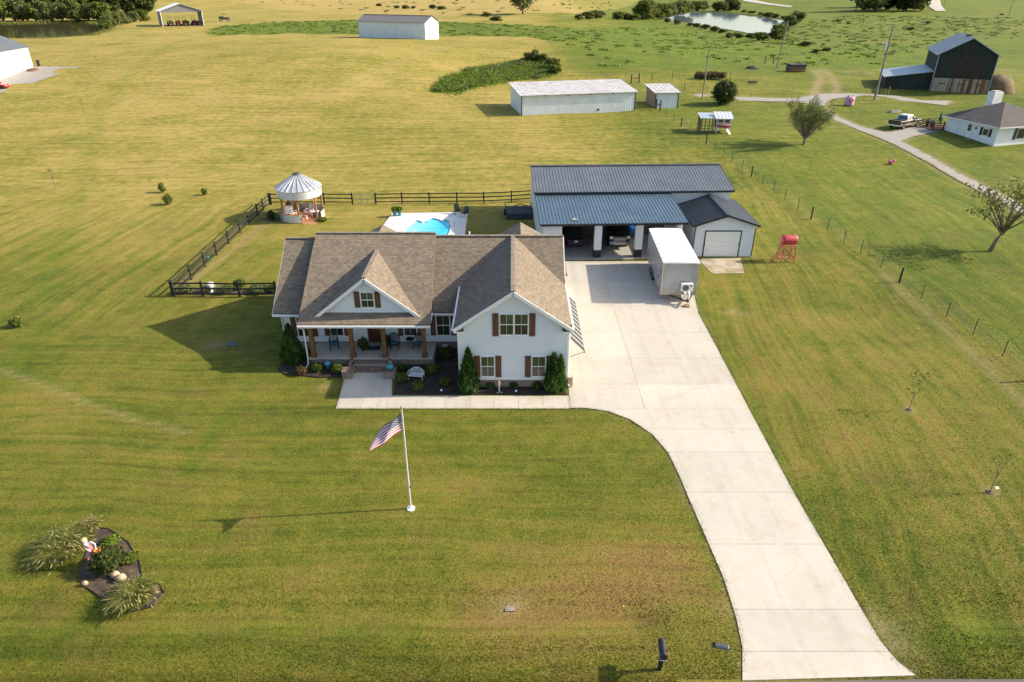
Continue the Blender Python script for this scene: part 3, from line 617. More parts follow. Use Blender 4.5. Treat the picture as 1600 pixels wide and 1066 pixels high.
    for sg in (-1, 1):                                                   # boxed eave returns with a little roof
        xa = .06 + sg*3.52; xb = xa - sg*.6
        x0, x1 = min(xa, xb), max(xa, xb)
        rt = b(MB().box(x0, x1, 35.8, 36.17, ge - .28, ge - .16), 'eave_return', TRIM)
        b(MB().slab([(x0, 35.78, ge - .155), (x1, 35.78, ge - .155), (x1, 36.17, ge + .12), (x0, 36.17, ge + .12)], .02), 'return_roof', M('dark_shingle', (.06, .052, .046), .9), rt)
    # porch -----------------------------------------------------------
    b(MB().box(-13.25, -5.2, 39.02, FY - .05, -.05, .41), 'porch_base', BRX)
    b(MB().box(-5.2, -5.12, 39.02, FY - .05, -.05, .5), 'porch_base', BRY)
    for (x0, x1) in ((-13.3, -11.45), (-11.43, -10.45), (-10.43, -8.28), (-8.26, -7.0), (-6.98, -5.2)): b(MB().box(x0, x1, 38.97, FY - .05, .412, .5), 'porch_slab', CONC)
    b(MB().box(-13.3, -5.35, 39.02, 39.3, 2.7, 2.98), 'porch_beam', TRIM)
    for x in (-13.0, -10.42, -8.32, -5.72):
        pst = b(MB().box(x - .13, x + .13, 39.04, 39.30, .5, 2.7), 'porch_post', WOOD)
        b(MB().box(x - .18, x + .18, 38.99, 39.35, .502, .74), 'post_base', WOOD, pst); b(MB().box(x - .17, x + .17, 39.0, 39.34, 2.5, 2.69), 'post_cap', WOOD, pst)
    st = MB()
    for i, z in enumerate((.36, .24, .12)): st.box(-10.35, -8.15, 39.0 - .36*(i+1), 39.02 - .36*i, -.05, z)
    b(st, 'porch_steps', BRX)
    nz = MB()
    for i, z in enumerate((.36, .24, .12)): nz.box(-10.37, -8.13, 39.0 - .36*(i+1) - .03, 39.0 - .36*(i+1) + .1, z, z + .022)
    b(nz, 'step_nosing', M('rowlock_brick', (.16, .115, .09), .85, var=.35, vscale=6, fine=.3, fscale=20))
    for (xa, xb, bx, by) in ((-10.36, -10.60, -10.45, 37.42), (-8.14, -7.90, -7.72, 37.42)):
        cw = MB().add([(xa,39,0),(xb,39,0),(bx+.16,37.6,0),(bx-.16,37.6,0),(xa,39,.5),(xb,39,.5),(bx+.16,37.6,.42),(bx-.16,37.6,.42)], [(0,1,2,3),(4,5,6,7),(0,1,5,4),(1,2,6,5),(2,3,7,6),(3,0,4,7)])
        b(cw, 'stair_cheek', BRY)
        pl = b(MB().box(bx - .31, bx + .31, by - .3, by + .3, -.05, .5), 'brick_pier', BRX); b(MB().box(bx - .34, bx + .34, by - .33, by + .33, .5, .56), 'pier_cap', M('rowlock_brick', (.2, .13, .1), .85), pl)
    # door ------------------------------------------------------------
    d = MB(); d.box(-9.78, -9.70, FY - .09, FY, .52, 2.62); d.box(-8.90, -8.82, FY - .09, FY, .52, 2.62); d.box(-9.7, -8.9, FY - .09, FY, 2.54, 2.62)
    dr = b(d, 'door_frame', SHUT)
    b(MB().box(-9.7, -8.9, FY - .06, FY - .03, .54, 2.54), 'front_door', DOORW, dr)
    for i in range(3): b(MB().box(-9.6 + i*.21, -9.43 + i*.21, FY - .07, FY - .058, 1.75, 2.38), 'door_light', GL_LO, dr)
    pn = MB(); pn.box(-9.6, -9.34, FY - .075, FY - .059, .68, 1.6); pn.box(-9.26, -9.0, FY - .075, FY - .059, .68, 1.6); b(pn, 'door_panel', DOORW, dr)
    b(MB().ball((-8.97, FY - .1, 1.5), .035), 'door_handle', M('brass', (.5, .35, .12), .3, 1.0), dr)
    # windows and shutters --------------------------------------------
    for x0, x1 in ((-.70, .06), (.17, .93)): window(R, x0, x1, 3.72, 5.05, GY - .01)
    b(MB().box(.115, .116, GY - .09, GY, 3.7, 5.05), 'mullion', TRIM)
    shutter(R, -1.16, -.80, 3.6, 5.12, GY); shutter(R, 1.03, 1.39, 3.6, 5.12, GY)
    for x0, x1 in ((-1.87, -1.10), (1.24, 2.01)):
        window(R, x0, x1, .84, 2.2, GY - .01); shutter(R, x0 - .45, x0 - .09, .75, 2.26, GY); shutter(R, x1 + .09, x1 + .45, .75, 2.26, GY)
    window(R, -9.53, -8.77, 4.03, 5.02, PY - .01); shutter(R, -9.98, -9.62, 3.98, 5.1, PY); shutter(R, -8.68, -8.32, 3.98, 5.1, PY)
    for x0, x1, z0, z1 in ((-14.45, -13.6, 1.02, 2.42), (-12.25, -11.45, 1.08, 2.5), (-7.27, -6.47, 1.08, 2.5), (-5.06, -4.22, 1.1, 2.55)):
        window(R, x0, x1, z0, z1, FY - .01, lo=GL_LO); shutter(R, x0 - .45, x0 - .09, z0 - .05, z1 + .06, FY); shutter(R, x1 + .09, x1 + .45, z0 - .05, z1 + .06, FY)
    # rear-facing garage side: doors under the awning
    for y0 in (37.6, 41.2):
        gd = b(MB().box(3.38, 3.41, y0, y0 + 2.8, .06, 2.25), 'side_garage_door', TRIM)
        for i in range(4): b(MB().box(3.405, 3.425, y0 + .05, y0 + 2.75, .1 + i*.54, .6 + i*.54), 'door_panel', TRIM, gd)
    # downspouts
    for pts in ([(-13.5, 38.4, 3.05), (-13.42, 38.75, 2.8), (-13.36, 38.95, 2.6), (-13.36, 38.95, .5), (-13.36, 38.8, .12), (-13.4, 38.4, .06)], [(-15.75, 40.5, 2.85), (-15.4, 41.05, 2.6), (-15.4, 41.05, .2), (-15.4, 40.7, .08)], [(3.6, 36.2, ge - .1), (3.46, 36.25, ge - .5), (3.46, 36.25, .35), (3.5, 36.0, .2)], [(-3.5, 40.4, 2.9), (-3.38, 40.9, 2.6), (-3.38, 40.9, .3)]):
        b(MB().path(pts, .045, 6), 'downspout', TRIM)
    # roof vents and stacks at the back
    for x, y, z in ((-3.0, 46.0, 6.5), (-6.9, 46.2, 6.6)): b(MB().tube((x, y, z - .4), (x, y, z + .25), .05), 'vent_pipe', TRIM)
    # foundation vents
    for x in (2.3, -4.6): b(MB().box(x - .18, x + .18, (GY if x > 0 else FY) - .06, (GY if x > 0 else FY) - .03, .18, .36), 'foundation_vent', TRIM)
    hb = MB().box(3.45, 3.75, 36.1, 36.5, .1, .75); b(hb, 'meter_box', M('meter_tan', (.5, .35, .25), .6))
    # wall awning: slats of two colours
    fr = b(MB().bar((3.44, 37.25, 2.98), (3.44, 44.6, 2.98), .06, .06).bar((4.52, 37.25, 1.88), (4.52, 44.6, 1.88), .05, .05), 'awning_frame', DARKM)
    y = 37.3; i = 0
    while y < 44.55:
        w_ = .48 if i % 2 == 0 else .2
        b(MB().slab([(3.44, y, 3.04), (3.44, y + w_ - .01, 3.04), (4.55, y + w_ - .01, 1.93), (4.55, y, 1.93)], .025), 'slat', M('awning_dark', (.035, .033, .055), .7) if i % 2 == 0 else M('awning_pale', (.30, .32, .26), .7), fr)
        y += w_; i += 1
    for y in (37.35, 40.9, 44.5): b(MB().tube((3.44, y, 1.45), (4.5, y, 1.86), .02), 'awning_brace', DARKM, fr)
    return R
farmhouse()
# ---------------------------------------------------------------- metal sided buildings
METB = M('blue_grey_metal_roof', (.11, .17, .215), .40, .3, var=.12, vscale=.6, fine=.08, fscale=6)
METD = M('dark_metal_roof', (.05, .058, .068), .45, .3, var=.12, vscale=.6, fine=.08, fscale=6)
BLACK = M('black_trim', (.012, .014, .016), .5)
PMETAL = M('white_metal_wall', (.66, .68, .68), .45, .0, var=.07, vscale=.7, fine=.04)
def metal_roof(root, a, b_, c, d, mat, step=.3, name='roof', rib=.035, t=.08):
    """a-b eave, d-c ridge; ribs run from eave to ridge"""
    a, b_, c, d = map(Vector, (a, b_, c, d)); nn = (b_-a).cross(d-a).normalized()
    if nn.z < 0: nn = -nn
    r = MB().slab([a, b_, c, d], t).build(name, mat, root)
    m = MB(); k = max(2, int((b_-a).length/step))
    for i in range(k + 1):
        f = i/k; p = a.lerp(b_, f) + nn*rib*.45; q = d.lerp(c, f) + nn*rib*.45; m.bar(p, q, .055, rib, nn)
    stuff(m.build('roof_ribs', mat, r)); return r
def vribs(root, p, q, z0, z1, nrm, mat, step=.23, zf=None):
    """vertical corrugation on a metal wall between p and q (plan points)"""
    m = MB(); p = Vector((*p, 0)); q = Vector((*q, 0)); k = int((q-p).length/step); nrm = Vector(nrm).normalized()
    for i in range(k + 1):
        f = i/k; s = p.lerp(q, f) + nrm*.012; zt = zf(f) if zf else z1
        m.bar(s + Vector((0,0,z0)), s + Vector((0,0,zt)), .05, .03, nrm)
    return stuff(m.build('wall_ribs', mat, root))
def workshop():
    R = thing('carport_workshop', 'long workshop with blue-grey metal roofs and open three-bay carport front', 'workshop', (2.75, 58.15, 0), math.radians(2.3))
    w_ = MB(); w_.box(0, 18.6, 6.3, 6.45, 0, 4.3); w_.box(0, .14, 0, 6.3, 0, 3.4); w_.box(0, .14, 6.45, 16.5, 0, 4.3); w_.box(18.46, 18.6, 6.45, 16.5, 0, 4.3); w_.box(.14, 18.46, 16.36, 16.5, 0, 4.25)
    w_.plate([(0.01, 6.35, 4.3), (0.01, 16.5, 4.3), (0.01, 11.4, 5.45)], (1,0,0), .12); w_.plate([(18.59, 6.35, 4.3), (18.59, 16.5, 4.3), (18.59, 11.4, 5.45)], (-1,0,0), .12)
    w_.plate([(0.01, 0, 3.38), (0.01, 6.3, 3.38), (0.01, 6.3, 4.05)], (1,0,0), .12)
    w_.build('wall', PMETAL, R)
    vribs(R, (12.7, 6.29), (18.6, 6.29), 0, 4.3, (0,-1,0), PMETAL)
    s = MB(); siding(s, (0, 0, 0), (1,0,0), (0,-1,0), .05, 3.25, lambda z: (0, 1.7)); s.box(0, 1.7, 0, .12, .0, 3.25); s.build('front_panel', WHITE, R)
    for x0, x1 in ((4.65, 5.3), (8.35, 9.0), (12.0, 12.5)):
        p = MB().box(x0, x1, 0, .5, .8, 3.2); siding(p, (0,0,0), (1,0,0), (0,-1,0), .8, 3.2, lambda z: (x0, x1), .2); pp = p.build('pillar', WHITE, R)
        MB().box(x0 - .01, x1 + .01, -.05, .51, .06, .8).build('pillar_base', BLACK, pp)
    MB().box(0, 12.6, -.05, .1, 3.22, 3.36).build('header_beam', TRIM, R)
    for x0, x1 in ((1.72, 4.63), (5.32, 8.33), (9.02, 11.98)): MB().box(x0, x1, -.02, .06, 3.12, 3.21).build('opening_trim', BLACK, R)
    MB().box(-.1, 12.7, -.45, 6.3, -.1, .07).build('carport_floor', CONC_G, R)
    MB().box(.14, 12.5, 6.2, 6.3, .07, 4.0).build('inner_wall', M('osb_inner', (.16, .13, .1), .8, var=.2), R)
    metal_roof(R, (-.25, -.4, 3.40), (12.85, -.4, 3.40), (12.75, 6.28, 4.18), (-.25, 6.28, 4.18), METB)
    metal_roof(R, (-.35, 6.05, 4.42), (18.95, 6.05, 4.42), (18.95, 11.4, 5.62), (-.35, 11.4, 5.62), M('slate_metal_roof', (.175, .19, .205), .42, .3, var=.12, vscale=.6))
    metal_roof(R, (18.95, 16.75, 4.42), (-.35, 16.75, 4.42), (-.35, 11.4, 5.62), (18.95, 11.4, 5.62), METB)
    MB().bar((-.37, 11.4, 5.66), (18.97, 11.4, 5.66), .4, .05).build('ridge_cap', METD, R)
    for p, q in (((-.25, -.44, 3.3), (12.85, -.44, 3.3)), ((-.35, 6.0, 4.32), (18.95, 6.0, 4.32)), ((18.97, 6.05, 4.36), (18.97, 11.4, 5.56)), ((-.37, 6.05, 4.36), (-.37, 11.4, 5.56)), ((-.27, -.4, 3.34), (-.27, 6.2, 4.1))): MB().bar(p, q, .08, .16).build('eave_trim', BLACK, R)
    MB().box(-.65, -.08, .6, 1.5, 0, 1.1).build('heat_pump', M('pump_grey', (.06, .065, .07), .6), R)
    for x in (3.5, 9.5): MB().box(x, x + 1.0, 6.12, 6.2, 1.3, 2.2).build('wall_cabinet', BLACK, R)
    MB().slab([(2.6, .2, 3.56), (3.1, .2, 3.56), (2.95, .6, 3.6), (2.7, .6, 3.6)], .02).build('roof_stain', M('pale_mark', (.3, .27, .22), .8), R)
    return R
workshop()
def shed():
    R = thing('garage_shed', 'small white gabled shed with roll-up door and dark metal roof', 'shed', (16.45, 58.75, 0))
    wd, dp, ev, pk = 5.33, 7.2, 3.05, 3.88; mid = wd/2
    MB().box(0, wd, .03, dp, 0, ev).plate([(0, .03, ev), (wd, .03, ev), (mid, .03, pk)], (0,1,0), .1).plate([(0, dp, ev), (wd, dp, ev), (mid, dp, pk)], (0,-1,0), .1).build('wall', WHITE, R)
    s = MB(); siding(s, (0, .03, 0), (1,0,0), (0,-1,0), .04, pk - .04, gable_ext(0, wd, ev, pk, mid), .19); siding(s, (wd, 0, 0), (0,1,0), (1,0,0), .04, ev, lambda z: (.03, dp), .19); siding(s, (0, 0, 0), (0,1,0), (-1,0,0), .04, ev, lambda z: (.03, dp), .19); stuff(s.build('siding', WHITE, R))
    metal_roof(R, (-.3, -.35, ev + .0), (-.3, dp + .2, ev + .0), (mid, dp + .2, pk + .14), (mid, -.35, pk + .14), METD); metal_roof(R, (wd + .3, dp + .2, ev), (wd + .3, -.35, ev), (mid, -.35, pk + .14), (mid, dp + .2, pk + .14), M('sunlit_grey_roof', (.16, .18, .20), .38, .4))  # right slope's sun glare is put into a lighter grey than the left
    MB().bar((mid, -.36, pk + .17), (mid, dp + .2, pk + .17), .34, .04).build('ridge_cap', METD, R)
    for p, q in (((-.3, -.38, ev - .06), (mid, -.38, pk + .07)), ((wd + .3, -.38, ev - .06), (mid, -.38, pk + .07)), ((-.33, -.35, ev - .06), (-.33, dp, ev - .06)), ((wd + .33, -.35, ev - .06), (wd + .33, dp, ev - .06))): MB().bar(p, q, .06, .15).build('fascia', BLACK, R)
    for x in (-.03, wd + .03): MB().path([(x*1.04, -.3, ev - .1), (x, -.07, ev - .4), (x, -.07, .1)], .045).build('downspout', BLACK, R)
    f = MB(); f.box(.9, 1.0, -.05, .02, .03, 2.5); f.box(4.1, 4.2, -.05, .02, .03, 2.5); f.box(1.0, 4.1, -.05, .02, 2.4, 2.5); fr = f.build('door_frame', BLACK, R)
    for i in range(5): MB().box(1.0, 4.1, -.035, -.005, .04 + i*.472, .04 + i*.472 + .46).build('door_panel', TRIM, fr)
    for x in (.96, 4.14): MB().box(x - .06, x + .06, -.09, -.05, 1.1, 1.28).build('door_latch', BLACK, fr)
shed()
q = W0((1090,405),(1157,404),(1163,427),(1112,428)); struct(MB().poly(q, -.08, .03).build('concrete_pad', M('stained_concrete', (.36, .33, .27), .9, var=.3, vscale=1.2, fine=.25, fscale=12, col2=(.30, .22, .12))))
# ---------------------------------------------------------------- wheels and vehicles
TYRE = M('tyre_rubber', (.012, .012, .013), .8, var=.2); CHROME = M('chrome', (.62, .63, .65), .18, 1.0, var=.03); RIMM = M('alloy_rim', (.42, .43, .45), .35, .8)
HEAD = M('headlight_lens', (.75, .77, .8), .12, .2); TAIL = M('tail_light_red', (.30, .012, .014), .25); PLATE = M('number_plate', (.72, .73, .74), .5)
def wheel(root, x, y, r, wdt):
    t = MB(); prof = [(r*.62, -wdt/2), (r*.92, -wdt/2), (r, -wdt*.34), (r, wdt*.34), (r*.92, wdt/2), (r*.62, wdt/2)]
    t.lathe(prof, n=20, cap=False); t.v = [(x + v[2], y + v[0], r + v[1]) for v in t.v]; ty = t.build('wheel', TYRE, root, smooth=True)
    k = MB(); k.lathe([(r*.64, -wdt*.42), (r*.5, -wdt*.36), (r*.16, -wdt*.40)], n=20).lathe([(r*.64, wdt*.42), (r*.5, wdt*.36), (r*.16, wdt*.40)], n=20); k.v = [(x + v[2], y + v[0], r + v[1]) for v in k.v]; k.build('rim', RIMM, ty)
def sec(y, w_, z0, z1, bev=.1):
    return [(-w_*.96, y, z0), (-w_, y, z0 + .15), (-w_, y, z1 - bev*1.3), (-w_ + bev*.35, y, z1 - bev*.35), (-w_ + bev*1.2, y, z1), (w_ - bev*1.2, y, z1), (w_ - bev*.35, y, z1 - bev*.35), (w_, y, z1 - bev*1.3), (w_, y, z0 + .15), (w_*.96, y, z0)]
def cabin(root, y0, y1, w0, z0, ty0, ty1, w1, z1, paint, rpaint=None):
    lo = [(-w0, y0, z0), (w0, y0, z0), (w0, y1, z0), (-w0, y1, z0)]; hi = [(-w1, ty0, z1), (w1, ty0, z1), (w1, ty1, z1), (-w1, ty1, z1)]
    mid = [tuple(Vector(a).lerp(Vector(b), .96)) for a, b in zip(lo, hi)]; top = [tuple(Vector(a)*1.0 + Vector(((0-a[0])*.07, ((ty0+ty1)/2 - a[1])*.07, .06))) for a in hi]
    cb = MB().loft([lo, mid, top]).build('cab', rpaint or paint, root, bevel=.03)
    ce = Vector((0, (y0+y1)/2, (z0+z1)/2))
    for i in range(4):
        a, b_, c, d = Vector(lo[i]), Vector(lo[(i+1) % 4]), Vector(mid[(i+1) % 4]), Vector(mid[i])
        n_ = (b_-a).cross(d-a).normalized(); n_ = n_ if n_.dot((a+c)/2 - ce) > 0 else -n_
        parts = [(.06, .94)] if i in (0, 2) else [(.08, .47), (.53, .92)]
        for s0, s1 in parts:
            g = lambda s, t: a.lerp(b_, s).lerp(d.lerp(c, s), t) + n_*.004
            MB().plate([g(s0, .10), g(s1, .10), g(s1, .90), g(s0, .90)], n_, .01).build('window', GLASS, cb)
    return cb
def lights(root, pts, mat, name, w_=.3, h=.2, d=.08):
    for x, y, z in pts: MB().box(x - w_/2, x + w_/2, y - d/2, y + d/2, z - h/2, z + h/2).build(name, mat, root, bevel=.02)
def pickup(name, label, loc, rz, paint, roofp=None, lower=None, bed=True, big=False):
    R = thing(name, label, 'pickup truck', loc, rz); L = 3.0; w_ = 1.0; k = 1.12 if big else 1.0; hz = 1.28*k
    bm_ = MB().loft([sec(-L + .05, w_*.97, .55, hz - .1), sec(-L + .2, w_, .5, hz), sec(-.9, w_, .45, hz), sec(1.2, w_, .45, hz), sec(2.5, w_*.98, .5, hz - .06, .14), sec(2.85, w_*.93, .55, hz - .16, .16)])
    bd = bm_.build('body', paint, R, bevel=.02)
    if lower:
        for s_ in (-1, 1): MB().box(s_*1.0 - .012, s_*1.0 + .012, -2.8, 2.7, .5, .85).build('lower_panel', lower, bd)
    cabin(R, -1.05, 1.25, .93, hz - .04, -.85, .45, .74, 1.92*k, paint, roofp)
    if bed:
        MB().box(-.83, .83, -2.82, -1.18, hz - .05, hz + .006).build('bed_liner', M('bed_black', (.01, .011, .012), .85), R)
        MB().box(-.9, -.84, -2.9, -1.1, hz - .02, hz + .05).build('bed_rail', paint, R); MB().box(.84, .9, -2.9, -1.1, hz - .02, hz + .05).build('bed_rail', paint, R)
        MB().box(-.86, .86, -2.97, -2.9, .75, hz + .04).build('tailgate', paint, R, bevel=.02)
    for x in (-.86, .86):
        for y in (-1.85, 1.85):
            MB().tube((x*1.03, y, .5), (x*1.185, y, .5), .46, n=18).build('wheel_arch', TYRE, R); wheel(R, x*1.08, y, .40, .26)
    MB().box(-.98, .98, 2.8, 3.02, .48, .74).build('front_bumper', CHROME, R, bevel=.04); MB().box(-.96, .96, -3.12, -2.95, .5, .72).build('rear_bumper', CHROME, R, bevel=.03)
    gr = MB().box(-.62, .62, 2.82, 2.92, .78, hz - .14).build('grille', M('grille_dark', (.03, .03, .032), .4), R)
    for z in (.84, .97, 1.10): MB().box(-.6, .6, 2.9, 2.95, z - .03, z + .03).build('grille_bar', CHROME, gr)
    lights(R, [(-.8, 2.86, hz - .28), (.8, 2.86, hz - .28)], HEAD, 'headlight', .3, .26, .14); lights(R, [(-.92, -2.93, hz - .2), (.92, -2.93, hz - .2)], TAIL, 'tail_light', .14, .34, .1)
    for s_ in (-1, 1): MB().bar((s_*.95, .95, hz + .05), (s_*1.25, .92, hz + .12), .1, .2).build('mirror', BLACK, R)
    lights(R, [(0, -3.13, .64)], PLATE, 'number_plate', .3, .15, .02); return R
def car(name, label, loc, rz, paint, suv=False):
    R = thing(name, label, 'car', loc, rz); w_ = .9
    bd = MB().loft([sec(-2.3, w_*.86, .42, .86, .14), sec(-2.15, w_*.96, .32, .98, .14), sec(-1.2, w_, .25, 1.0), sec(.8, w_, .25, .98), sec(1.9, w_*.96, .28, .82, .14), sec(2.25, w_*.84, .36, .68, .14)]).build('body', paint, R, bevel=.02)
    cabin(R, -2.0 if suv else -1.75, 1.1, .84, .95, -1.55 if suv else -.95, .25, .62, 1.62 if suv else 1.42, paint)
    for x in (-.8, .8):
        for y in (-1.35, 1.4): MB().tube((x*1.03, y, .36), (x*1.135, y, .36), .36, n=18).build('wheel_arch', TYRE, R); wheel(R, x*1.02, y, .32, .21)
    MB().box(-.85, .85, -2.38, -2.2, .32, .55).build('rear_bumper', paint, R, bevel=.04); MB().box(-.83, .83, 2.15, 2.34, .28, .5).build('front_bumper', paint, R, bevel=.04)
    lights(R, [(-.7, -2.24, .8), (.7, -2.24, .8)], TAIL, 'tail_light', .26, .2, .12); lights(R, [(-.64, 2.18, .62), (.64, 2.18, .62)], HEAD, 'headlight', .32, .14, .16)
    lights(R, [(0, -2.32, .72)], PLATE, 'number_plate', .34, .17, .03); return R
PK_DARK = M('dark_green_paint', (.012, .02, .016), .25, .1, var=.05, coat=.8); CAR_DARK = M('dark_plum_paint', (.02, .012, .02), .25, .1, coat=.8)
q = gz(965, 388, .07); pickup('pickup_truck', 'dark pickup with chrome grille parked nose-out in the carport', (q.x, q.y + 2.6, .07), PI + math.radians(2), PK_DARK, big=True)
q = gz(900, 389, .07); car('parked_car', 'dark car parked tail-out in the left carport bay', (q.x - .1, q.y + 2.3, .07), math.radians(2), CAR_DARK, True)
PK_TAN = M('tan_paint', (.34, .30, .235), .3, .3, coat=.6); ROOF_S = M('silver_roof_paint', (.60, .64, .64), .25, .2, coat=.5)
q = P(1412, 199); pickup('pickup_truck', 'two-tone tan and dark pickup on the gravel beside the neighbouring house', q, math.radians(-58), PK_DARK, ROOF_S, PK_TAN)
q = P(-6, 139); car('parked_car', 'red car at the left edge on the pale gravel pad', q, math.radians(-80), M('red_paint', (.42, .015, .018), .3, coat=.6))
# blue compact tractor at the back of the carport
def tractor(loc, rz, label, col, group=None, s=1.0):
    R = thing('tractor', label, 'tractor', loc, rz, group); R.scale = (s, s, s); bl = M(*col)
    MB().loft([sec(-.2, .3, .55, 1.1), sec(.6, .32, .5, 1.15), sec(1.5, .28, .5, 1.0)]).build('hood', bl, R, bevel=.03); MB().box(-.3, .3, -1.2, -.2, .5, .75).build('chassis', BLACK, R)
    MB().box(-.25, .25, -1.0, -.6, .85, .95).box(-.25, .25, -1.05, -.95, .95, 1.35).build('seat', BLACK, R, bevel=.03)
    for x in (-.62, .62):
        wheel(R, x, -.85, .55, .3); MB().box(x - .17, x + .17, -1.35, -.35, 1.12, 1.18).build('fender', bl, R, bevel=.03)
    for x in (-.5, .5): wheel(R, x, 1.15, .32, .2)
    for x in (-.45, .45): MB().tube((x, -1.25, .9), (x, -1.25, 2.1), .035).build('roll_bar', BLACK, R)
    MB().tube((-.45, -1.25, 2.1), (.45, -1.25, 2.1), .035).build('roll_bar', BLACK, R); MB().tube((0, .0, 1.0), (0, -.25, 1.35), .02).lathe([(.2, 1.33), (.2, 1.36)], (0, -.28, 0)).build('steering_wheel', BLACK, R)
    return R
q = gz(978, 366, .07); tractor((q.x + .2, q.y + .3, .07), math.radians(190), 'blue compact tractor at the back of the carport', ('tractor_blue', (.01, .10, .42), .4))
# ---------------------------------------------------------------- cargo trailer
def trailer():
    fl = gz(1038, 411, 3.27); fr = gz(1093, 409, 3.27); bl = gz(1016, 357, 3.27); br = gz(1063, 357, 3.27)
    fc = (fl + fr)/2; bc = (bl + br)/2; rz = math.atan2(bc.y - fc.y, bc.x - fc.x) - PI/2; L = (bc - fc).length; hw = (fr - fl).length/2
    R = thing('cargo_trailer', 'white enclosed cargo trailer parked on the driveway', 'trailer', (fc.x, fc.y, .05), rz)
    AL = M('white_aluminium_skin', (.40, .415, .44), .36, .4, var=.10, vscale=1.0, fine=.05, fscale=8, col2=(.34, .355, .385)); z0, z1 = .5, 3.2
    MB().box(-hw, hw, 0, L, z0, z1 - .06).build('body', AL, R, bevel=.03)
    secs = []
    for y in (-.03, L + .03): secs.append([(-hw - .02, y, z1 - .08), (-hw - .02, y, z1 - .02), (-hw*.6, y, z1 + .035), (hw*.6, y, z1 + .035), (hw + .02, y, z1 - .02), (hw + .02, y, z1 - .08)])
    MB().loft(secs).build('roof', M('white_roof_sheet', (.82, .81, .80), .5, var=.06, vscale=1), R)
    bw = MB()
    for i in range(1, int(L/1.0)): bw.box(-hw, hw, i*1.0 - .03, i*1.0 + .03, z1 - .05, z1 + .048)
    stuff(bw.build('roof_seams', M('roof_seam', (.68, .67, .65), .6), R))
    MB().box(-hw - .012, hw + .012, -.03, -.005, z0, .98).build('stone_guard', M('tread_plate', (.42, .40, .37), .4, .5, var=.1), R)
    for x in (-hw, hw): MB().box(x - .035, x + .035, -.04, .05, z0, z1 - .08).build('corner_trim', M('corner_trim', (.56, .48, .36), .4, .4), R)  # tan tone is warm light off the trim, painted in
    s = MB(); y = 1.2
    while y < L: s.box(-hw - .012, -hw, y - .02, y + .02, z0 + .05, z1 - .1); s.box(hw, hw + .012, y - .02, y + .02, z0 + .05, z1 - .1); y += 1.22
    stuff(s.build('side_seams', AL, R))
    d = MB().box(-hw - .035, -hw - .01, .45, 1.35, .62, 2.6).build('side_door', AL, R, bevel=.01)
    for z in (.9, 2.3): MB().box(-hw - .06, -hw - .03, .40, .5, z - .06, z + .06).build('hinge', BLACK, d)
    MB().box(-hw - .07, -hw - .03, 1.22, 1.3, 1.4, 1.6).build('door_latch', BLACK, d)
    MB().box(-hw - .03, -hw - .005, 2.0, 4.0, 2.3, 2.34).build('side_rail', AL, R)
    for s_ in (-1, 1):
        for y in (L*.52, L*.52 + .95): wheel(R, s_*(hw - .05), y, .36, .22)
        MB().box(s_*hw - .06*(s_ > 0) - .02, s_*hw + .06*(s_ < 0) + .02, L*.52 - .5, L*.52 + 1.45, .78, .86).build('fender', BLACK, R)
    # split air conditioner on the nose
    a = MB().box(.1, 1.0, -.42, -.1, .95, 1.6).build('air_conditioner', TRIM, R, bevel=.03)
    f = MB().lathe([(.25, 0), (.25, .02), (.22, .03), (.05, .015)], n=20); f.v = [(.44 + v[0], -.425 - v[2], 1.27 + v[1]) for v in f.v]; f.build('fan_grille', M('fan_grey', (.12, .12, .12), .6), a)
    MB().box(.74, .94, -.425, -.415, 1.42, 1.52).build('maker_badge', BLACK, a)
    MB().box(.12, .98, -.4, -.02, .89, .95).build('mount_shelf', BLACK, a)
    # tongue and jack
    t = MB().bar((-.75, .1, .45), (.55, -1.15, .45), .08, .1).bar((1.1, .1, .45), (.55, -1.15, .45), .08, .1).build('tongue', BLACK, R)
    MB().tube((.55, -1.0, .12), (.55, -1.0, .95), .035).box(.47, .63, -1.08, -.92, .5, .62).build('jack', CHROME, t); MB().box(.5, .6, -1.35, -1.12, .46, .56).build('coupler', BLACK, t)
    MB().tube((.4, -.6, .5), (.4, -.6, 1.0), .1).tube((.7, -.6, .5), (.7, -.6, 1.0), .1).build('gas_bottle', TRIM, t)
    MB().box(.35, .75, -1.25, -.85, .0, .1).build('wood_block', M('wood_block', (.3, .15, .06), .8), R)
    for x in (-1.0, 1.0): MB().box(x - .08, x + .08, -.06, -.03, 2.9, 2.95).build('marker_lamp', M('amber_lamp', (.5, .16, .02), .3), R)
trailer()
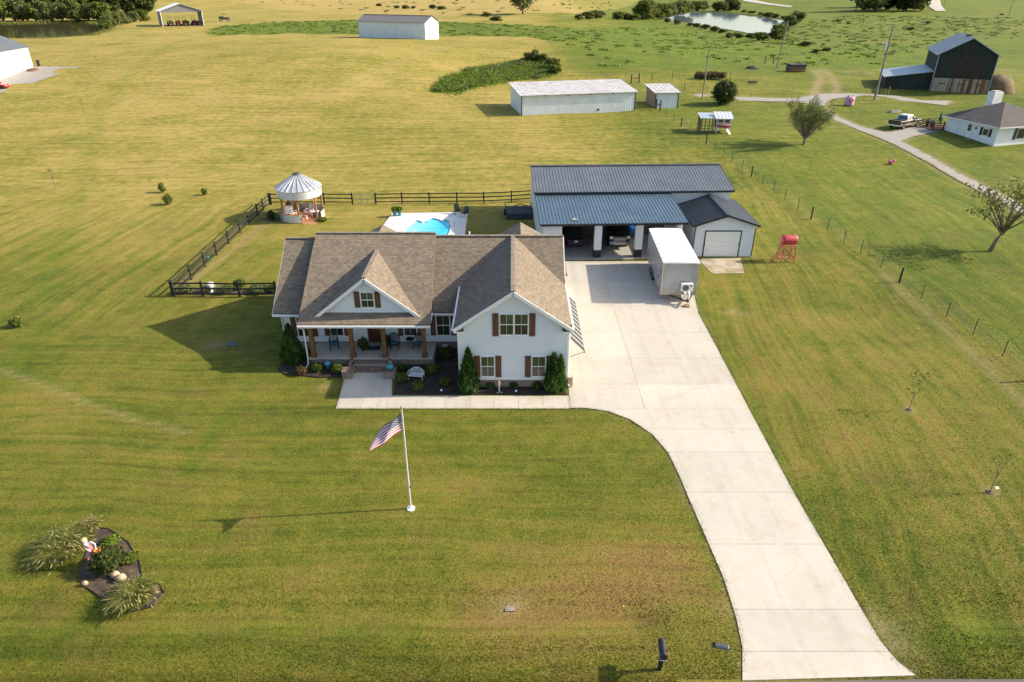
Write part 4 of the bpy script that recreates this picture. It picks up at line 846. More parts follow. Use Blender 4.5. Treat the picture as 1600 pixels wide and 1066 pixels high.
# ---------------------------------------------------------------- red fuel tank on a stand
def tank():
    q = gz(1229, 410); R = thing('fuel_tank', 'red cylindrical fuel tank', 'tank', (q.x, q.y + .4, 0), math.radians(6)); rd = M('tank_red', (.42, .04, .05), .45, var=.2, vscale=2)
    s = MB(); L = .68
    s.lathe([(.02, -L), (.3, -L + .0), (.42, -L + .06), (.44, -L + .16), (.44, L - .16), (.42, L - .06), (.3, L), (.02, L)], n=22, cap=False); s.v = [(v[2], v[0], v[1] + 1.98) for v in s.v]; s.build('tank', rd, R, smooth=True)
    MB().tube((.35, 0, 2.4), (.35, 0, 2.52), .07).tube((-.3, 0, 2.4), (-.3, 0, 2.48), .04).build('filler_cap', CHROME, R)
    MB().path([(.7, -.1, 1.7), (.75, -.2, 1.2), (-.55, -.55, .9), (-.6, -.5, 1.3)], .02).build('fuel_hose', BLACK, R)
    wdm = M('orange_timber', (.58, .20, .10), .7, var=.2); T = thing('tank_stand', 'orange timber stand with crossed braces under the red tank', 'stand', (q.x, q.y + .4, 0), math.radians(6))
    for x in (-.55, .55):
        for y in (-.4, .4): MB().bar((x*1.12, y*1.25, 0), (x, y, 1.54), .1, .1).build('leg', wdm, T)
    for y in (-.4, .4):
        MB().bar((-.6, y*1.02, 1.5), (.6, y*1.02, 1.5), .06, .12).build('rail', wdm, T); MB().bar((-.62, y*1.2, .35), (.62, y*1.2, .35), .05, .1).build('rail', wdm, T)
        MB().bar((-.6, y*1.22, .4), (.56, y*1.1, 1.4), .04, .09).build('brace', wdm, T); MB().bar((.6, y*1.25, .4), (-.56, y*1.12, 1.4), .04, .09).build('brace', wdm, T)
    for x in (-.55, .55): MB().bar((x, -.4, 1.5), (x, .4, 1.5), .06, .12).build('rail', wdm, T); MB().bar((x*1.1, -.45, .35), (x*1.1, .45, .35), .05, .1).build('rail', wdm, T)
    MB().bar((-1.4, -.1, 0), (-.6, -.1, 1.5), .08, .08).build('prop', wdm, T); MB().bar((-1.35, -.1, .15), (-.6, -.1, .3), .06, .08).build('prop', wdm, T)
tank()
# ---------------------------------------------------------------- fences
FBLK = M('black_fence_board', (.018, .016, .014), .7, var=.25)
def board_fence(pts, label, rails=(.28, .72, 1.16), hgt_=1.3, wire=False):
    R = thing('board_fence', label, 'fence', (*pts[0], gh(*pts[0])))
    for x, y in pts: z = gh(x, y); MB().box(x - .07, x + .07, y - .07, y + .07, z - .1, z + hgt_).build('post', FBLK, R, world=True)
    for (a, b_) in zip(pts[:-1], pts[1:]):
        d = (Vector(b_) - Vector(a)).normalized(); nx, ny = d.y*.085, -d.x*.085
        for r in rails: MB().bar((a[0] + nx, a[1] + ny, gh(*a) + r), (b_[0] + nx, b_[1] + ny, gh(*b_) + r), .03, .115).build('rail', FBLK, R, world=True)
    if wire:
        m = MB()
        for (a, b_) in zip(pts[:-1], pts[1:]):
            for k in range(1, 8): m.bar((*a, gh(*a) + k*.15), (*b_, gh(*b_) + k*.15), .006, .006)
            L = (Vector(b_) - Vector(a)).length
            for k in range(int(L/.25)): f = k*.25/L; x = a[0] + (b_[0]-a[0])*f; y = a[1] + (b_[1]-a[1])*f; m.bar((x, y, gh(x, y)), (x, y, gh(x, y) + 1.1), .006, .006)
        m.build('wire_mesh', M('galvanised_wire', (.08, .08, .08), .5, .4), R, world=True)
    return R
board_fence(W0((272,463),(318,463),(375,464),(432,463)), 'black board fence in front of the flower border left of the house', wire=True)
SIDE = W0((272,463),(297,437),(319,416.5),(339,399),(358.6,381),(376,364),(391.8,351),(406.5,337.5),(414.5,329),(421.6,319.5))
SIDE = [(SIDE[0][0] + (SIDE[-1][0] - SIDE[0][0])*i/9 if i else SIDE[0][0] - .16, p[1] + (.16 if i == 0 else 0)) for i, p in enumerate(SIDE)]
board_fence(SIDE, 'black board fence running back from its corner to the round gazebo', wire=True)
board_fence([(SIDE[-1][0] + .18, SIDE[-1][1])] + W0((465,319),(507,319),(551,319.5)), 'black board fence behind the round gazebo')
board_fence(W0((587.5,319),(628.5,318.5),(671,318.3),(714,317.8),(756,317.5),(799,315.5),(834,313)), 'black board fence behind the pool')
a, b_ = W0((553,319.5),(586,319.2)); G = thing('pipe_gate', 'grey wire-mesh pipe gate between black board fences', 'gate', (*a, 0)); g = MB(); GAL = M('galvanised_pipe', (.3, .3, .3), .45, .6)
pa, pb = Vector((*a, 0)), Vector((*b_, 0)); up = lambda z: Vector((0, 0, z))
for z in (.15, .6, 1.15): g.tube(pa + up(z), pb + up(z), .025)
for f in (0, .33, .66, 1): p = pa.lerp(pb, f); g.tube(p + up(.15), p + up(1.15), .025)
g.build('gate_frame', GAL, G, world=True); g = MB()
for k in range(1, 7): g.bar(pa + up(.15*k + .1), pb + up(.15*k + .1), .006, .006)
g.build('wire_mesh', GAL, G, world=True)
# wire field fence on the right
WF = thing('wire_fence', 'thin steel-post wire fence crossing the grass right of the workshop', 'fence', (*FLINE[4], gh(*FLINE[4])))
for (x, y), t in zip(FLINE, FENCE_T):
    z = gh(x, y)
    if t[2]: MB().tube((x, y, z - .1), (x, y, z + 1.35), .085, .08, 8).build('post', FBLK, WF, world=True)
    else: MB().bar((x, y, z - .1), (x, y, z + 1.25), .045, .045).build('post', M('steel_post', (.05, .06, .045), .6), WF, world=True)
for k in (.35, .65, .95, 1.2): MB().path([(x, y, gh(x, y) + k) for x, y in FLINE], .009, 3).build('wire', M('fence_wire', (.22, .22, .21), .5, .3), WF, world=True)
# ---------------------------------------------------------------- foliage
def leaf_quads(lobes, n, size, seed, shell=.5, droop=0.0, aspect=1.6, up=0.0):
    """lobes: (cx,cy,cz,rx,ry,rz); quads spread through the outer volume of the lobes"""
    r = np.random.default_rng(seed); L = np.array(lobes, float); vol = np.cbrt(L[:, 3]*L[:, 4]*L[:, 5])**2; pk = r.choice(len(L), n, p=vol/vol.sum())
    d = r.normal(size=(n, 3)); d /= np.linalg.norm(d, axis=1)[:, None]; rad = shell + (1 - shell)*r.random(n)**.6; rad *= 1 + .10*r.normal(size=n)
    c = L[pk, :3] + d*rad[:, None]*L[pk, 3:6]
    nrm = d*.9 + r.normal(size=(n, 3))*.75; nrm[:, 2] += up; nrm /= np.linalg.norm(nrm, axis=1)[:, None]
    t = r.normal(size=(n, 3)); t[:, 2] -= droop; t -= nrm*(t*nrm).sum(1)[:, None]; t /= np.linalg.norm(t, axis=1)[:, None] + 1e-9; b = np.cross(nrm, t)
    s = size*(.55 + .9*r.random(n))[:, None]
    V = np.stack([c - t*s*aspect*.5, c + b*s*.5, c + t*s*aspect*.5, c - b*s*.5], 1).reshape(-1, 3)
    return V, np.arange(4*n).reshape(n, 4)
LF_ARB = leafmat('arborvitae_leaf', [(0.016, 0.043, 0.009), (0.034, 0.085, 0.016), (0.070, 0.139, 0.022), (0.109, 0.194, 0.031)])
LF_SHRUB = leafmat('boxwood_leaf', [(0.046, 0.078, 0.012), (0.093, 0.132, 0.019), (0.155, 0.178, 0.028)])
LF_TREE = leafmat('tree_leaf', [(.04, .07, .012), (.085, .125, .02), (.15, .18, .03), (.21, .22, .05)])
LF_DARK = leafmat('dark_tree_leaf', [(0.016, 0.031, 0.008), (0.034, 0.059, 0.012), (0.070, 0.093, 0.019), (0.109, 0.124, 0.025)])
LF_SPARSE = leafmat('sparse_leaf', [(.06, .085, .016), (.11, .135, .024), (.17, .17, .035), (.19, .15, .05)])
LF_OLIVE = leafmat('olive_leaf', [(.075, .10, .03), (.13, .155, .045), (.20, .205, .07)])
LF_BRIGHT = leafmat('bright_weed_leaf', [(0.078, 0.132, 0.016), (0.139, 0.217, 0.019), (0.217, 0.295, 0.031)])
LF_STRAW = leafmat('straw_grass', [(.06, .095, .014), (.12, .155, .022), (.20, .20, .045), (.33, .28, .09)], .3)
BARK = M('bark', (.16, .135, .11), .9, var=.25, vscale=3, fine=.3, fscale=14, bump=.6, bscale=12)
def cone_shrub(name, label, loc, h, r, twin=0.0, seed=1, group=None, n=2600):
    R = thing(name, label, 'shrub', loc, 0, group); rg = np.random.default_rng(seed); Vs = []
    def cone(ox, hh, rr, k):
        z = hh*(rg.random(k)**1.25)*.98 + .02; f = z/hh; prof = np.where(f < .18, .72 + .28*f/.18, np.clip(1 - (f - .18)/.82, 0, 1)**.78)
        a = rg.random(k)*2*PI; lump = 1 + .10*np.sin(a*5 + z*4) + .08*np.sin(a*9 - z*7); rad = rr*prof*(.78 + .24*rg.random(k))*lump
        c = np.stack([ox + rad*np.cos(a), rad*np.sin(a), z + .03], -1); out = np.stack([np.cos(a), np.sin(a), .3 + 0*a], -1)
        t = np.stack([.35*np.cos(a), .35*np.sin(a), np.ones(k)], -1) + rg.normal(size=(k, 3))*.35; t /= np.linalg.norm(t, axis=1)[:, None]
        nn = out + rg.normal(size=(k, 3))*.5; b = np.cross(nn, t); b /= np.linalg.norm(b, axis=1)[:, None]; s = (.09 + .09*rg.random(k))[:, None]
        Vs.append(np.stack([c - t*s, c + b*s*.45, c + t*s*1.2, c - b*s*.45], 1).reshape(-1, 3))
        m = MB().lathe([(rr*.55, .05), (rr*.8, hh*.18), (rr*.62, hh*.45), (rr*.3, hh*.75), (.02, hh*.95)], (ox, 0, 0), 12); m.build('foliage_core', LF_ARB, R)  # solid core added inside the leaves to block light
    cone(0, h, r, n)
    if twin: cone(twin, h*.97, r*.62, n//2)
    V = np.concatenate(Vs); np_mesh('foliage', V, np.arange(len(V)).reshape(-1, 4), LF_ARB, R)
    MB().tube((0, 0, -.05), (0, 0, h*.5), .05, .02).build('stem', BARK, R); return R
def ball_shrub(name, label, loc, r, h, mat, seed=1, n=700, group=None, size=.09, cat='shrub'):
    R = thing(name, label, cat, loc, 0, group); z = max(h - r*.95, h*.5)
    rg = random.Random(seed); lobes = [(0, 0, h*.52, r, r, h*.5)] + [(rg.uniform(-.4, .4)*r, rg.uniform(-.4, .4)*r, h*rg.uniform(.45, .68), r*.6, r*.6, h*.36) for _ in range(4)]
    V, Fq = leaf_quads(lobes, n, size, seed, .72); V[:, 2] = np.maximum(V[:, 2], .02); np_mesh('foliage', V, Fq, mat, R)
    MB().ball((0, 0, h*.5), 1, 10, 6, (r*.74, r*.74, h*.4)).build('foliage_core', mat, R)
    MB().tube((0, 0, -.05), (0, 0, h*.4), .035).build('stem', BARK, R); return R
cone_shrub('arborvitae', 'tall narrow arborvitae at the left corner of the porch', gz(459, 566), 2.75, .72, 0, 1, 'arborvitae shrubs by the house')
cone_shrub('arborvitae', 'pointed arborvitae at the left corner of the garage gable', gz(733, 611), 2.95, .62, 0, 2, 'arborvitae shrubs by the house')
cone_shrub('arborvitae', 'double-tipped arborvitae at the right corner of the garage gable', gz(864, 610), 2.55, .58, .42, 3, 'arborvitae shrubs by the house')
for px, py, r, h, lb, mt in ((471,585,.36,.55,'reddish-brown rounded shrub leftmost in the bed before the porch', leafmat('reddish_leaf', [(.06, .045, .02), (.12, .075, .03), (.17, .10, .04)])), (496,580,.40,.65,'green rounded shrub left of the teal glass ball', LF_SHRUB), (528,582,.40,.62,'yellow-green rounded shrub between teal ball and brick pier', LF_SHRUB),
    (628,596,.36,.50,'clipped yellow-green shrub left of the white bench', LF_SHRUB), (653,609,.38,.55,'clipped yellow-green shrub in front of the white bench', LF_SHRUB), (676,584,.42,.68,'clipped yellow-green shrub right of the white bench', LF_SHRUB), (696,602,.35,.50,'clipped yellow-green shrub left of the pointed arborvitae', LF_SHRUB),
    (629,579,.26,.40,'small green shrub in the mulch right of the brick steps', LF_ARB), (698,560,.45,.85,'upright dark shrub in the shaded corner by the porch', LF_DARK), (766,607,.28,.42,'low green shrub left of the garden statue', LF_ARB), (803,605,.27,.42,'low green shrub right of the garden statue', LF_ARB), (839,607,.30,.45,'low green shrub left of the double-tipped arborvitae', LF_ARB)):
    ball_shrub('rounded_shrub', lb, gz(px, py), r, h, mt, px, 900, 'shrubs in the front beds', .075)
# ---------------------------------------------------------------- front garden ornaments
TEAL = M('teal_paint', (.015, .22, .26), .35, var=.1, coat=.3); TEALC = M('teal_cushion', (.02, .16, .20), .8, var=.1)
WICK = M('black_wicker', (.008, .012, .014), .6)
q = gz(513, 578); o = MB().tube((0, 0, 0), (0, 0, .3), .06, .04).ball((0, 0, .45), .2, 16, 10).build('gazing_ball', M('teal_glass', (.03, .30, .38), .12, .2), None, True); o.location = q; tag(o, 'teal glass gazing ball in the left mulch bed', 'garden ornament')
o = MB().lathe([(.12, .56), (.22, .62), (.25, .78), (.2, .92), (.12, .96)], n=18).build('pumpkin_jar', TEAL, None, True); o.location = (-7.72, 37.42, 0); tag(o, 'teal rounded jar on the right brick pier', 'jar')
def bench():
    R = thing('garden_bench', 'white cast-iron garden bench with curved lattice back in the mulch', 'bench', gz(651, 592), math.radians(-8)); R.scale = (.78,)*3; WI = M('white_iron', (.75, .75, .74), .45)
    m = MB()
    for i in range(7): m.bar((-.55, -.3 + i*.085, .42 + .0*i), (.55, -.3 + i*.085, .42), .035, .02)
    m.path([(-.57, -.32, .42), (.57, -.32, .42), (.57, .25, .42), (-.57, .25, .42), (-.57, -.32, .42)], .025); m.build('seat', WI, R)
    arc = [(-.58 + 1.16*i/12, .27, .62 + .34*math.sin(PI*i/12)) for i in range(13)]; bk = MB().path([(-.58, .26, .42)] + arc + [(.58, .26, .42)], .03)
    for k in range(3):
        cx = -.36 + .36*k; zt = .78 if k == 1 else .68
        for rr in (.15, .08): bk.path([(cx + rr*math.cos(2*PI*i/14), .27, zt - .06 + rr*1.1*math.sin(2*PI*i/14)) for i in range(15)], .018)
    for k in range(9): x = -.5 + k*.125; bk.tube((x, .265, .44), (x, .27, .60 + .33*math.sin(PI*(x + .58)/1.16)), .012)
    bk.build('backrest', WI, R)
    for sx in (-1, 1):
        for sy in (-.3, .24): MB().path([(sx*.54, sy, .42), (sx*.60, sy*1.1, .22), (sx*.56, sy*1.15, .08), (sx*.64, sy*1.25, 0)], .026).build('leg', WI, R)
        MB().path([(sx*.57, .26, .66), (sx*.64, .0, .68), (sx*.62, -.3, .62), (sx*.57, -.32, .44)], .025).build('armrest', WI, R)
bench()
q = gz(780, 614); R = thing('garden_statue', 'pale bird-topped garden statue below the garage windows', 'statue', q); R.scale = (.72,)*3
MB().lathe([(.16, 0), (.16, .06), (.07, .12), (.055, .5), (.1, .56), (.06, .6)], n=14).build('pedestal', M('stone_grey', (.42, .40, .37), .9, var=.2), R); MB().lathe([(.05, .6), (.11, .7), (.12, .95), (.07, 1.05), (.08, 1.12), (.05, 1.2)], n=12).build('figure', M('stone_tan', (.5, .38, .28), .8, var=.2), R)
MB().ball((.2, -.1, .08), .08).ball((-.15, -.18, .07), .07).build('pebble_cluster', M('stone_grey', (.42, .40, .37), .9), R)
for px, py in ((690, 616), (806, 617)):
    R = thing('path_light', 'small black path light near x' if False else ('small path light in the mulch before the garage gable' if px > 750 else 'small path light in the mulch corner by the walk'), 'lamp', gz(px, py)); MB().tube((0,0,0), (0,0,.3), .015).build('stake', BLACK, R); MB().lathe([(.09, .28), (.03, .36), (.01, .38)]).build('cap', CHROME, R)
# porch furniture -----------------------------------------------------
def rocking_chair(px, py, rz):
    q = gz(px, py, .5); R = thing('rocking_chair', 'black rocking chair with teal cushion at the left end of the porch', 'chair', q, rz); B_ = WICK
    for s in (-1, 1):
        MB().path([(s*.28, -.5 + i*.1, .03 + .12*((i - 5)/5)**2) for i in range(11)], .022).build('rocker', B_, R)
        MB().tube((s*.27, -.25, .05), (s*.27, -.25, .68), .025).build('leg', B_, R); MB().tube((s*.26, .22, .05), (s*.24, .36, 1.18), .025).build('leg', B_, R); MB().bar((s*.28, -.32, .69), (s*.26, .27, .69), .08, .03).build('armrest', B_, R)
    MB().box(-.28, .28, -.28, .24, .42, .46).build('seat', B_, R); MB().box(-.25, .25, -.26, .2, .462, .54).build('cushion', TEALC, R, bevel=.03)
    for i in range(5): x = -.18 + i*.09; MB().bar((x, .23, .5), (x, .35, 1.1), .04, .015, (0,1,0)).build('back_slat', B_, R)
    MB().bar((-.27, .36, 1.14), (.27, .36, 1.14), .03, .12).build('top_rail', B_, R); return R
rocking_chair(523, 545, math.radians(15))
def wicker_chair(px, py, rz, label):
    q = gz(px, py, .5); R = thing('wicker_chair', label, 'chair', q, rz, 'wicker chairs on the porch')
    for sx in (-.27, .27):
        for sy in (-.25, .25): MB().tube((sx, sy, 0), (sx*.95, sy*.95, .4), .025).build('leg', WICK, R)
    MB().lathe([(.31, .36), (.33, .40), (.31, .44)], n=16).build('seat', WICK, R); MB().lathe([(.25, .44), (.28, .48), (.24, .52), (.05, .53)], n=16).build('cushion', TEALC, R)
    hoop = [(.36*math.cos(a), .12 + .16*math.sin(a)*.9, .62 + .42*math.sin(a)) for a in [i*PI/14 for i in range(15)]]
    bk = MB().path([(.34, -.2, .44), (.38, -.22, .62)] + hoop + [(-.38, -.22, .62), (-.34, -.2, .44)], .035)
    for i in range(9): x = -.26 + i*.065; bk.tube((x, .24, .45), (x*1.05, .27, .62 + .42*math.sqrt(max(0, 1 - (x/.37)**2))), .012)
    for z in (.6, .72, .84): bk.path([(-.3, .2, z), (0, .28, z), (.3, .2, z)], .012)
    bk.build('backrest', WICK, R); return R
wicker_chair(617, 545, math.radians(8), 'black wicker armchair with teal cushion right of the front door'); wicker_chair(654, 545, math.radians(-25), 'black wicker armchair with teal cushion by the right porch post')
q = gz(641, 540, .5); R = thing('side_table', 'small round black table between the wicker armchairs', 'table', q); MB().lathe([(.02, .5), (.26, .5), (.27, .53), (.02, .535)], n=18).build('top', WICK, R)
for a in (0.5, 2.6, 4.7): MB().tube((.2*math.cos(a), .2*math.sin(a), 0), (.16*math.cos(a), .16*math.sin(a), .5), .015).build('leg', WICK, R)
for px, py, lb in ((568, 547, 'leafy potted plant left of the front door'), (603, 542, 'leafy potted plant right of the front door behind the post')):
    R = thing('potted_plant', lb, 'plant', gz(px, py, .5), 0, 'potted plants at the front door'); MB().lathe([(.13, 0), (.17, .3), (.19, .34), (.16, .34)], n=16).build('pot', BLACK, R)
    V, Fq = leaf_quads([(0, 0, .55, .36, .36, .3), (.1, -.1, .45, .3, .3, .25)], 420, .13, px, .3, .5, 2.2); np_mesh('foliage', V, Fq, LF_DARK, R)
q = gz(583, 545.5, .5); o = MB().box(-.45, .45, -.28, .28, 0, .012).build('door_mat', M('mat_grey', (.03, .035, .045), .95, var=.3, vscale=8)); o.location = q + Vector((0, .1, .003)); tag(o, 'dark rectangular mat in front of the door', 'mat')
o = MB().lathe([(.02, .0), (.07, .04), (.09, .2), (.05, .28), (.02, .3)], n=12).build('porch_lantern', BLACK); o.location = (-9.95, 41.05, 2.05); tag(o, 'black wall lantern left of the front door', 'lamp')
# ---------------------------------------------------------------- flag and pole
fp = gz(642, 795); FP = thing('flagpole', 'slender white flagpole standing in the front lawn', 'flagpole', fp); MB().tube((0, 0, 0), (0, 0, 2.0), .048, .045, 12).tube((0, 0, 2.0), (0, 0, 5.75), .042, .028, 12).build('pole', M('pole_white', (.72, .71, .69), .35, .3), FP)
MB().ball((0, 0, 5.81), .065).build('finial', CHROME, FP); MB().lathe([(.2, 0), (.2, .04), (.1, .07), (.06, .09)], n=16).build('base_collar', TRIM, FP); MB().box(.04, .09, -.03, .03, 1.3, 1.45).build('cleat', CHROME, FP)
MB().path([(-.05, -.03, 1.35), (-.05, -.035, 3.5), (-.04, -.03, 5.7)], .006, 4).build('rope', M('rope', (.6, .58, .5), .9), FP)
def flag():
    nu, nv = 52, 26; H0, LN = 1.0, 1.5; ht = 5.55; V = []
    for i in range(nu + 1):
        u = i/nu
        for j in range(nv + 1):
            v = j/nv                                             # 0 bottom .. 1 top
            zt = -1.18*u**1.05 - .05*math.sin(u*8); zb = -H0 - .42*u**1.6 + .07*math.sin(u*7 + .5)*u; z = zt*v + zb*(1 - v)
            sx = -LN*.86*u + .04*math.sin(u*10 + v*3)*u
            V.append((sx - .05, -.2*u - .9*(1 - v)*u + .10*math.sin(u*9 + v*2.5)*u**.5, ht + z))
    F = []; mi = []
    for i in range(nu):
        for j in range(nv):
            k = i*(nv + 1) + j; F.append((k, k + nv + 1, k + nv + 2, k + 1)); st = int(j/nv*13); mi.append(2 if (i/nu < .4 and st >= 6) else (0 if st % 2 == 0 else 1))
    m = MB(); m.v = V; m.f = F; m.m = mi; R_ = M('flag_red', (.30, .02, .04), .8, var=.08); W_ = M('flag_white', (.62, .61, .63), .8, var=.05); B_ = M('flag_blue', (.012, .02, .09), .8, var=.08)
    o = m.build('flag', [R_, W_, B_], None, True); o.location = fp; tag(o, 'striped red, white and blue flag with white stars flying from the pole', 'flag')
    s = MB(); 
    for r_ in range(9):
        for c in range(6 if r_ % 2 == 0 else 5):
            u = (.4/12)*(1 + 2*c + (r_ % 2)); v = 6/13 + (7/13)*(r_ + 1)/10; i = min(int(u*nu), nu - 1); j = min(int(v*nv), nv - 1); k = i*(nv + 1) + j
            a, bb, d = Vector(V[k]), Vector(V[k + nv + 1]), Vector(V[k + 1]); ex = (bb - a).normalized(); ey = (d - a).normalized(); nn = ex.cross(ey).normalized()
            c0 = a + (bb - a)*(u*nu - i) + (d - a)*(v*nv - j)
            for sg in (1, -1):
                pts = [c0 + nn*.004*sg + (ex*math.sin(2*PI*q/10) + ey*math.cos(2*PI*q/10))*(.034 if q % 2 == 0 else .014) for q in range(10)]; s.add(pts, [tuple(range(10))])
    s.build('stars', W_, o)
flag()
# ---------------------------------------------------------------- island bed at the lower left
def grass_clump(label, loc, n, r, h, seed, lean=(0, 0)):
    R = thing('ornamental_grass', label, 'plant', loc, 0, 'fountain grass clumps in the island bed'); rg = np.random.default_rng(seed); Vs = []; Fs = []; k = 0
    a = rg.random(n)*2*PI; rad = r*np.sqrt(rg.random(n)); hh = h*(.6 + .5*rg.random(n)); w0 = .012 + .014*rg.random(n); sg = 5
    base = np.stack([.18*rg.normal(size=n), .18*rg.normal(size=n)], -1)*r; wdir = np.stack([-np.sin(a), np.cos(a)], -1)
    for s in range(sg + 1):
        f = s/sg; o = rad*(f**1.7); z = hh*(1.6*f - .85*f*f*(.6 + rad/r*.6)); z = np.maximum(z, .02)
        c = np.stack([base[:, 0] + np.cos(a)*o + lean[0]*f*f, base[:, 1] + np.sin(a)*o + lean[1]*f*f, z], -1); w_ = (w0*(1 - .8*f))[:, None]
        Vs.append(c + np.concatenate([wdir*w_, np.zeros((n, 1))], 1)); Vs.append(c - np.concatenate([wdir*w_, np.zeros((n, 1))], 1))
    V = np.stack(Vs, 1).reshape(-1, 3); m_ = 2*(sg + 1); b0 = np.arange(n)*m_
    F = np.concatenate([np.stack([b0 + 2*s, b0 + 2*s + 1, b0 + 2*s + 3, b0 + 2*s + 2], -1) for s in range(sg)]); np_mesh('blades', V, F, LF_STRAW, R)
    e = np.stack([base[:, 0] + np.cos(a)*rad + lean[0], base[:, 1] + np.sin(a)*rad + lean[1], np.maximum(hh*(1.6 - .85*(.6 + rad/r*.6)), .05)], -1)[: n//9]
    t = np.stack([np.cos(a), np.sin(a), -.2 + 0*a], -1)[: n//9]; wq = np.concatenate([wdir, np.zeros((n, 1))], 1)[: n//9]*.022
    Vp = np.stack([e - t*.12, e + wq, e + t*.12, e - wq], 1).reshape(-1, 3); np_mesh('plumes', Vp, np.arange(len(Vp)).reshape(-1, 4), M('plume', (.30, .24, .10), .9, var=.2), R); return R
grass_clump('large fountain grass clump behind the skeleton figure in the island bed', gz(108, 862), 1900, 1.2, .9, 4, (-.25, -.05)); grass_clump('smaller fountain grass clump at the right tip of the island bed', gz(215, 938), 1400, .92, .68, 5, (-.15, .05))
grass_clump('pale upright fountain grass tuft at the top of the island bed', gz(140, 832), 550, .58, .7, 6, (.05, .1))
ball_shrub('rose_bush', 'dark green rose bush beside the skeleton figure', gz(172, 888), .68, 1.0, LF_DARK, 9, 1500, None, .10)
ball_shrub('creeping_shrub', 'low yellow-green mound plant at the right of the rose bush', gz(204, 876), .38, .3, LF_SHRUB, 10, 500, None, .08); ball_shrub('creeping_shrub', 'low green mound plant above the rose bush', gz(174, 850), .4, .3, LF_BRIGHT, 11, 500, None, .08)
q = gz(172, 880); MBm = MB(); rr = random.Random(3)
R = thing('rose_blooms', 'scattered red roses on the dark green bush', 'flower', q)
for i in range(9): a = rr.uniform(0, 6.28); MB().ball((.5*math.cos(a), -.35 + .4*math.sin(a), rr.uniform(.5, .95)), .045, 8, 6).build('bloom', M('rose_red', (.40, .04, .06), .7), R)
def rock(px, py, s, label, seed, col=(.45, .33, .21)):
    rg = random.Random(seed); m = MB().ball((0, 0, .35*s), s*.5, 10, 7, (1.0, .75, .8)); m.v = [(v[0]*(1 + rg.uniform(-.1, .1)), v[1]*(1 + rg.uniform(-.1, .1)), max(0, v[2]*(1 + rg.uniform(-.12, .12)))) for v in m.v]
    o = m.build('rock', M('tan_rock', col, .9, var=.25, vscale=3, fine=.2, fscale=12, bump=.5, bscale=10), None, True); o.location = gz(px, py) + Vector((0, 0, .04)); tag(o, label, 'rock', 'rocks in the island bed')
rock(182, 903, .42, 'upright tan rock touching the rose bush', 1); rock(191, 909, .48, 'rounded tan rock before the smaller grass clump', 2); rock(134, 915, .28, 'flat buff rock at the left edge of the island bed', 3)
ed = MB(); E_ = ISLAND[3:10]; ed.path([(x, y, .05) for x, y in E_], .035); o = ed.build('bed_edging', M('edging_black', (.012, .012, .014), .6)); tag(o, 'black edging strip along the right side of the island bed', 'edging')
def skeleton():
    q = gz(156, 884); R = thing('skeleton_decoration', 'white skeleton figure in pink holding an orange bucket', 'decoration', q, math.radians(35)); BN = M('bone_white', (.74, .70, .64), .6); PK = M('pink_cloth', (.55, .24, .27), .8, var=.15)
    b = MB().path([(-.02, 0, .05), (-.03, .02, .45), (-.08, .03, .82)], [.035, .03, .04]).path([(.26, -.1, .35), (.18, -.08, .48), (-.05, 0, .86)], [.03, .03, .04]).path([(-.08, .03, .82), (-.12, .04, 1.1), (-.16, .05, 1.38)], [.09, .07, .05])
    b.path([(-.16, .05, 1.34), (.02, -.05, 1.42), (.12, -.1, 1.28), (.1, -.14, 1.1)], .03).path([(-.16, .05, 1.34), (-.26, 0, 1.15), (-.12, -.1, 1.0)], .03)
    for i in range(5): b.path([(-.16 + .11*math.cos(a), .05 + .08*math.sin(a), 1.12 + .05*i) for a in [j*PI/5 for j in range(11)]], .012, 4)
    for i in range(4): b.tube((.1, -.14, 1.1), (.08 + .02*i, -.17, 1.0), .009, .007, 5)
    b.build('body', BN, R); hd = MB().ball((-.2, .03, 1.52), .115, 14, 10, (.95, 1.0, 1.15)).box(-.25, -.15, -.1, -.02, 1.38, 1.44).build('skull', BN, R, True)
    MB().ball((-.24, -.075, 1.53), .026, 8, 6).ball((-.16, -.08, 1.53), .026, 8, 6).build('eye_socket', BLACK, hd); MB().lathe([(.125, 1.56), (.11, 1.62), (.02, 1.66)], (-.2, .05, 0), 12).build('hair', M('straw_hair', (.5, .36, .18), .9), hd)
    MB().lathe([(.22, .66), (.13, .9), (.12, 1.1), (.13, 1.3)], (-.12, .04, 0), 12, cap=False).build('dress', PK, R)
    o = thing('bucket', 'orange bucket held by the skeleton figure', 'bucket', q, math.radians(35)); MB().lathe([(.02, .82), (.11, .82), (.15, 1.02), (.13, 1.02), (.1, .85), (.02, .85)], (.12, -.17, 0), 16, cap=False).build('pail', M('bucket_orange', (.62, .22, .03), .5), o); MB().path([(.12 + .14*math.cos(a), -.17, 1.02 + .1*math.sin(a)) for a in [j*PI/8 for j in range(9)]], .01, 4).build('handle', BLACK, o)
skeleton()
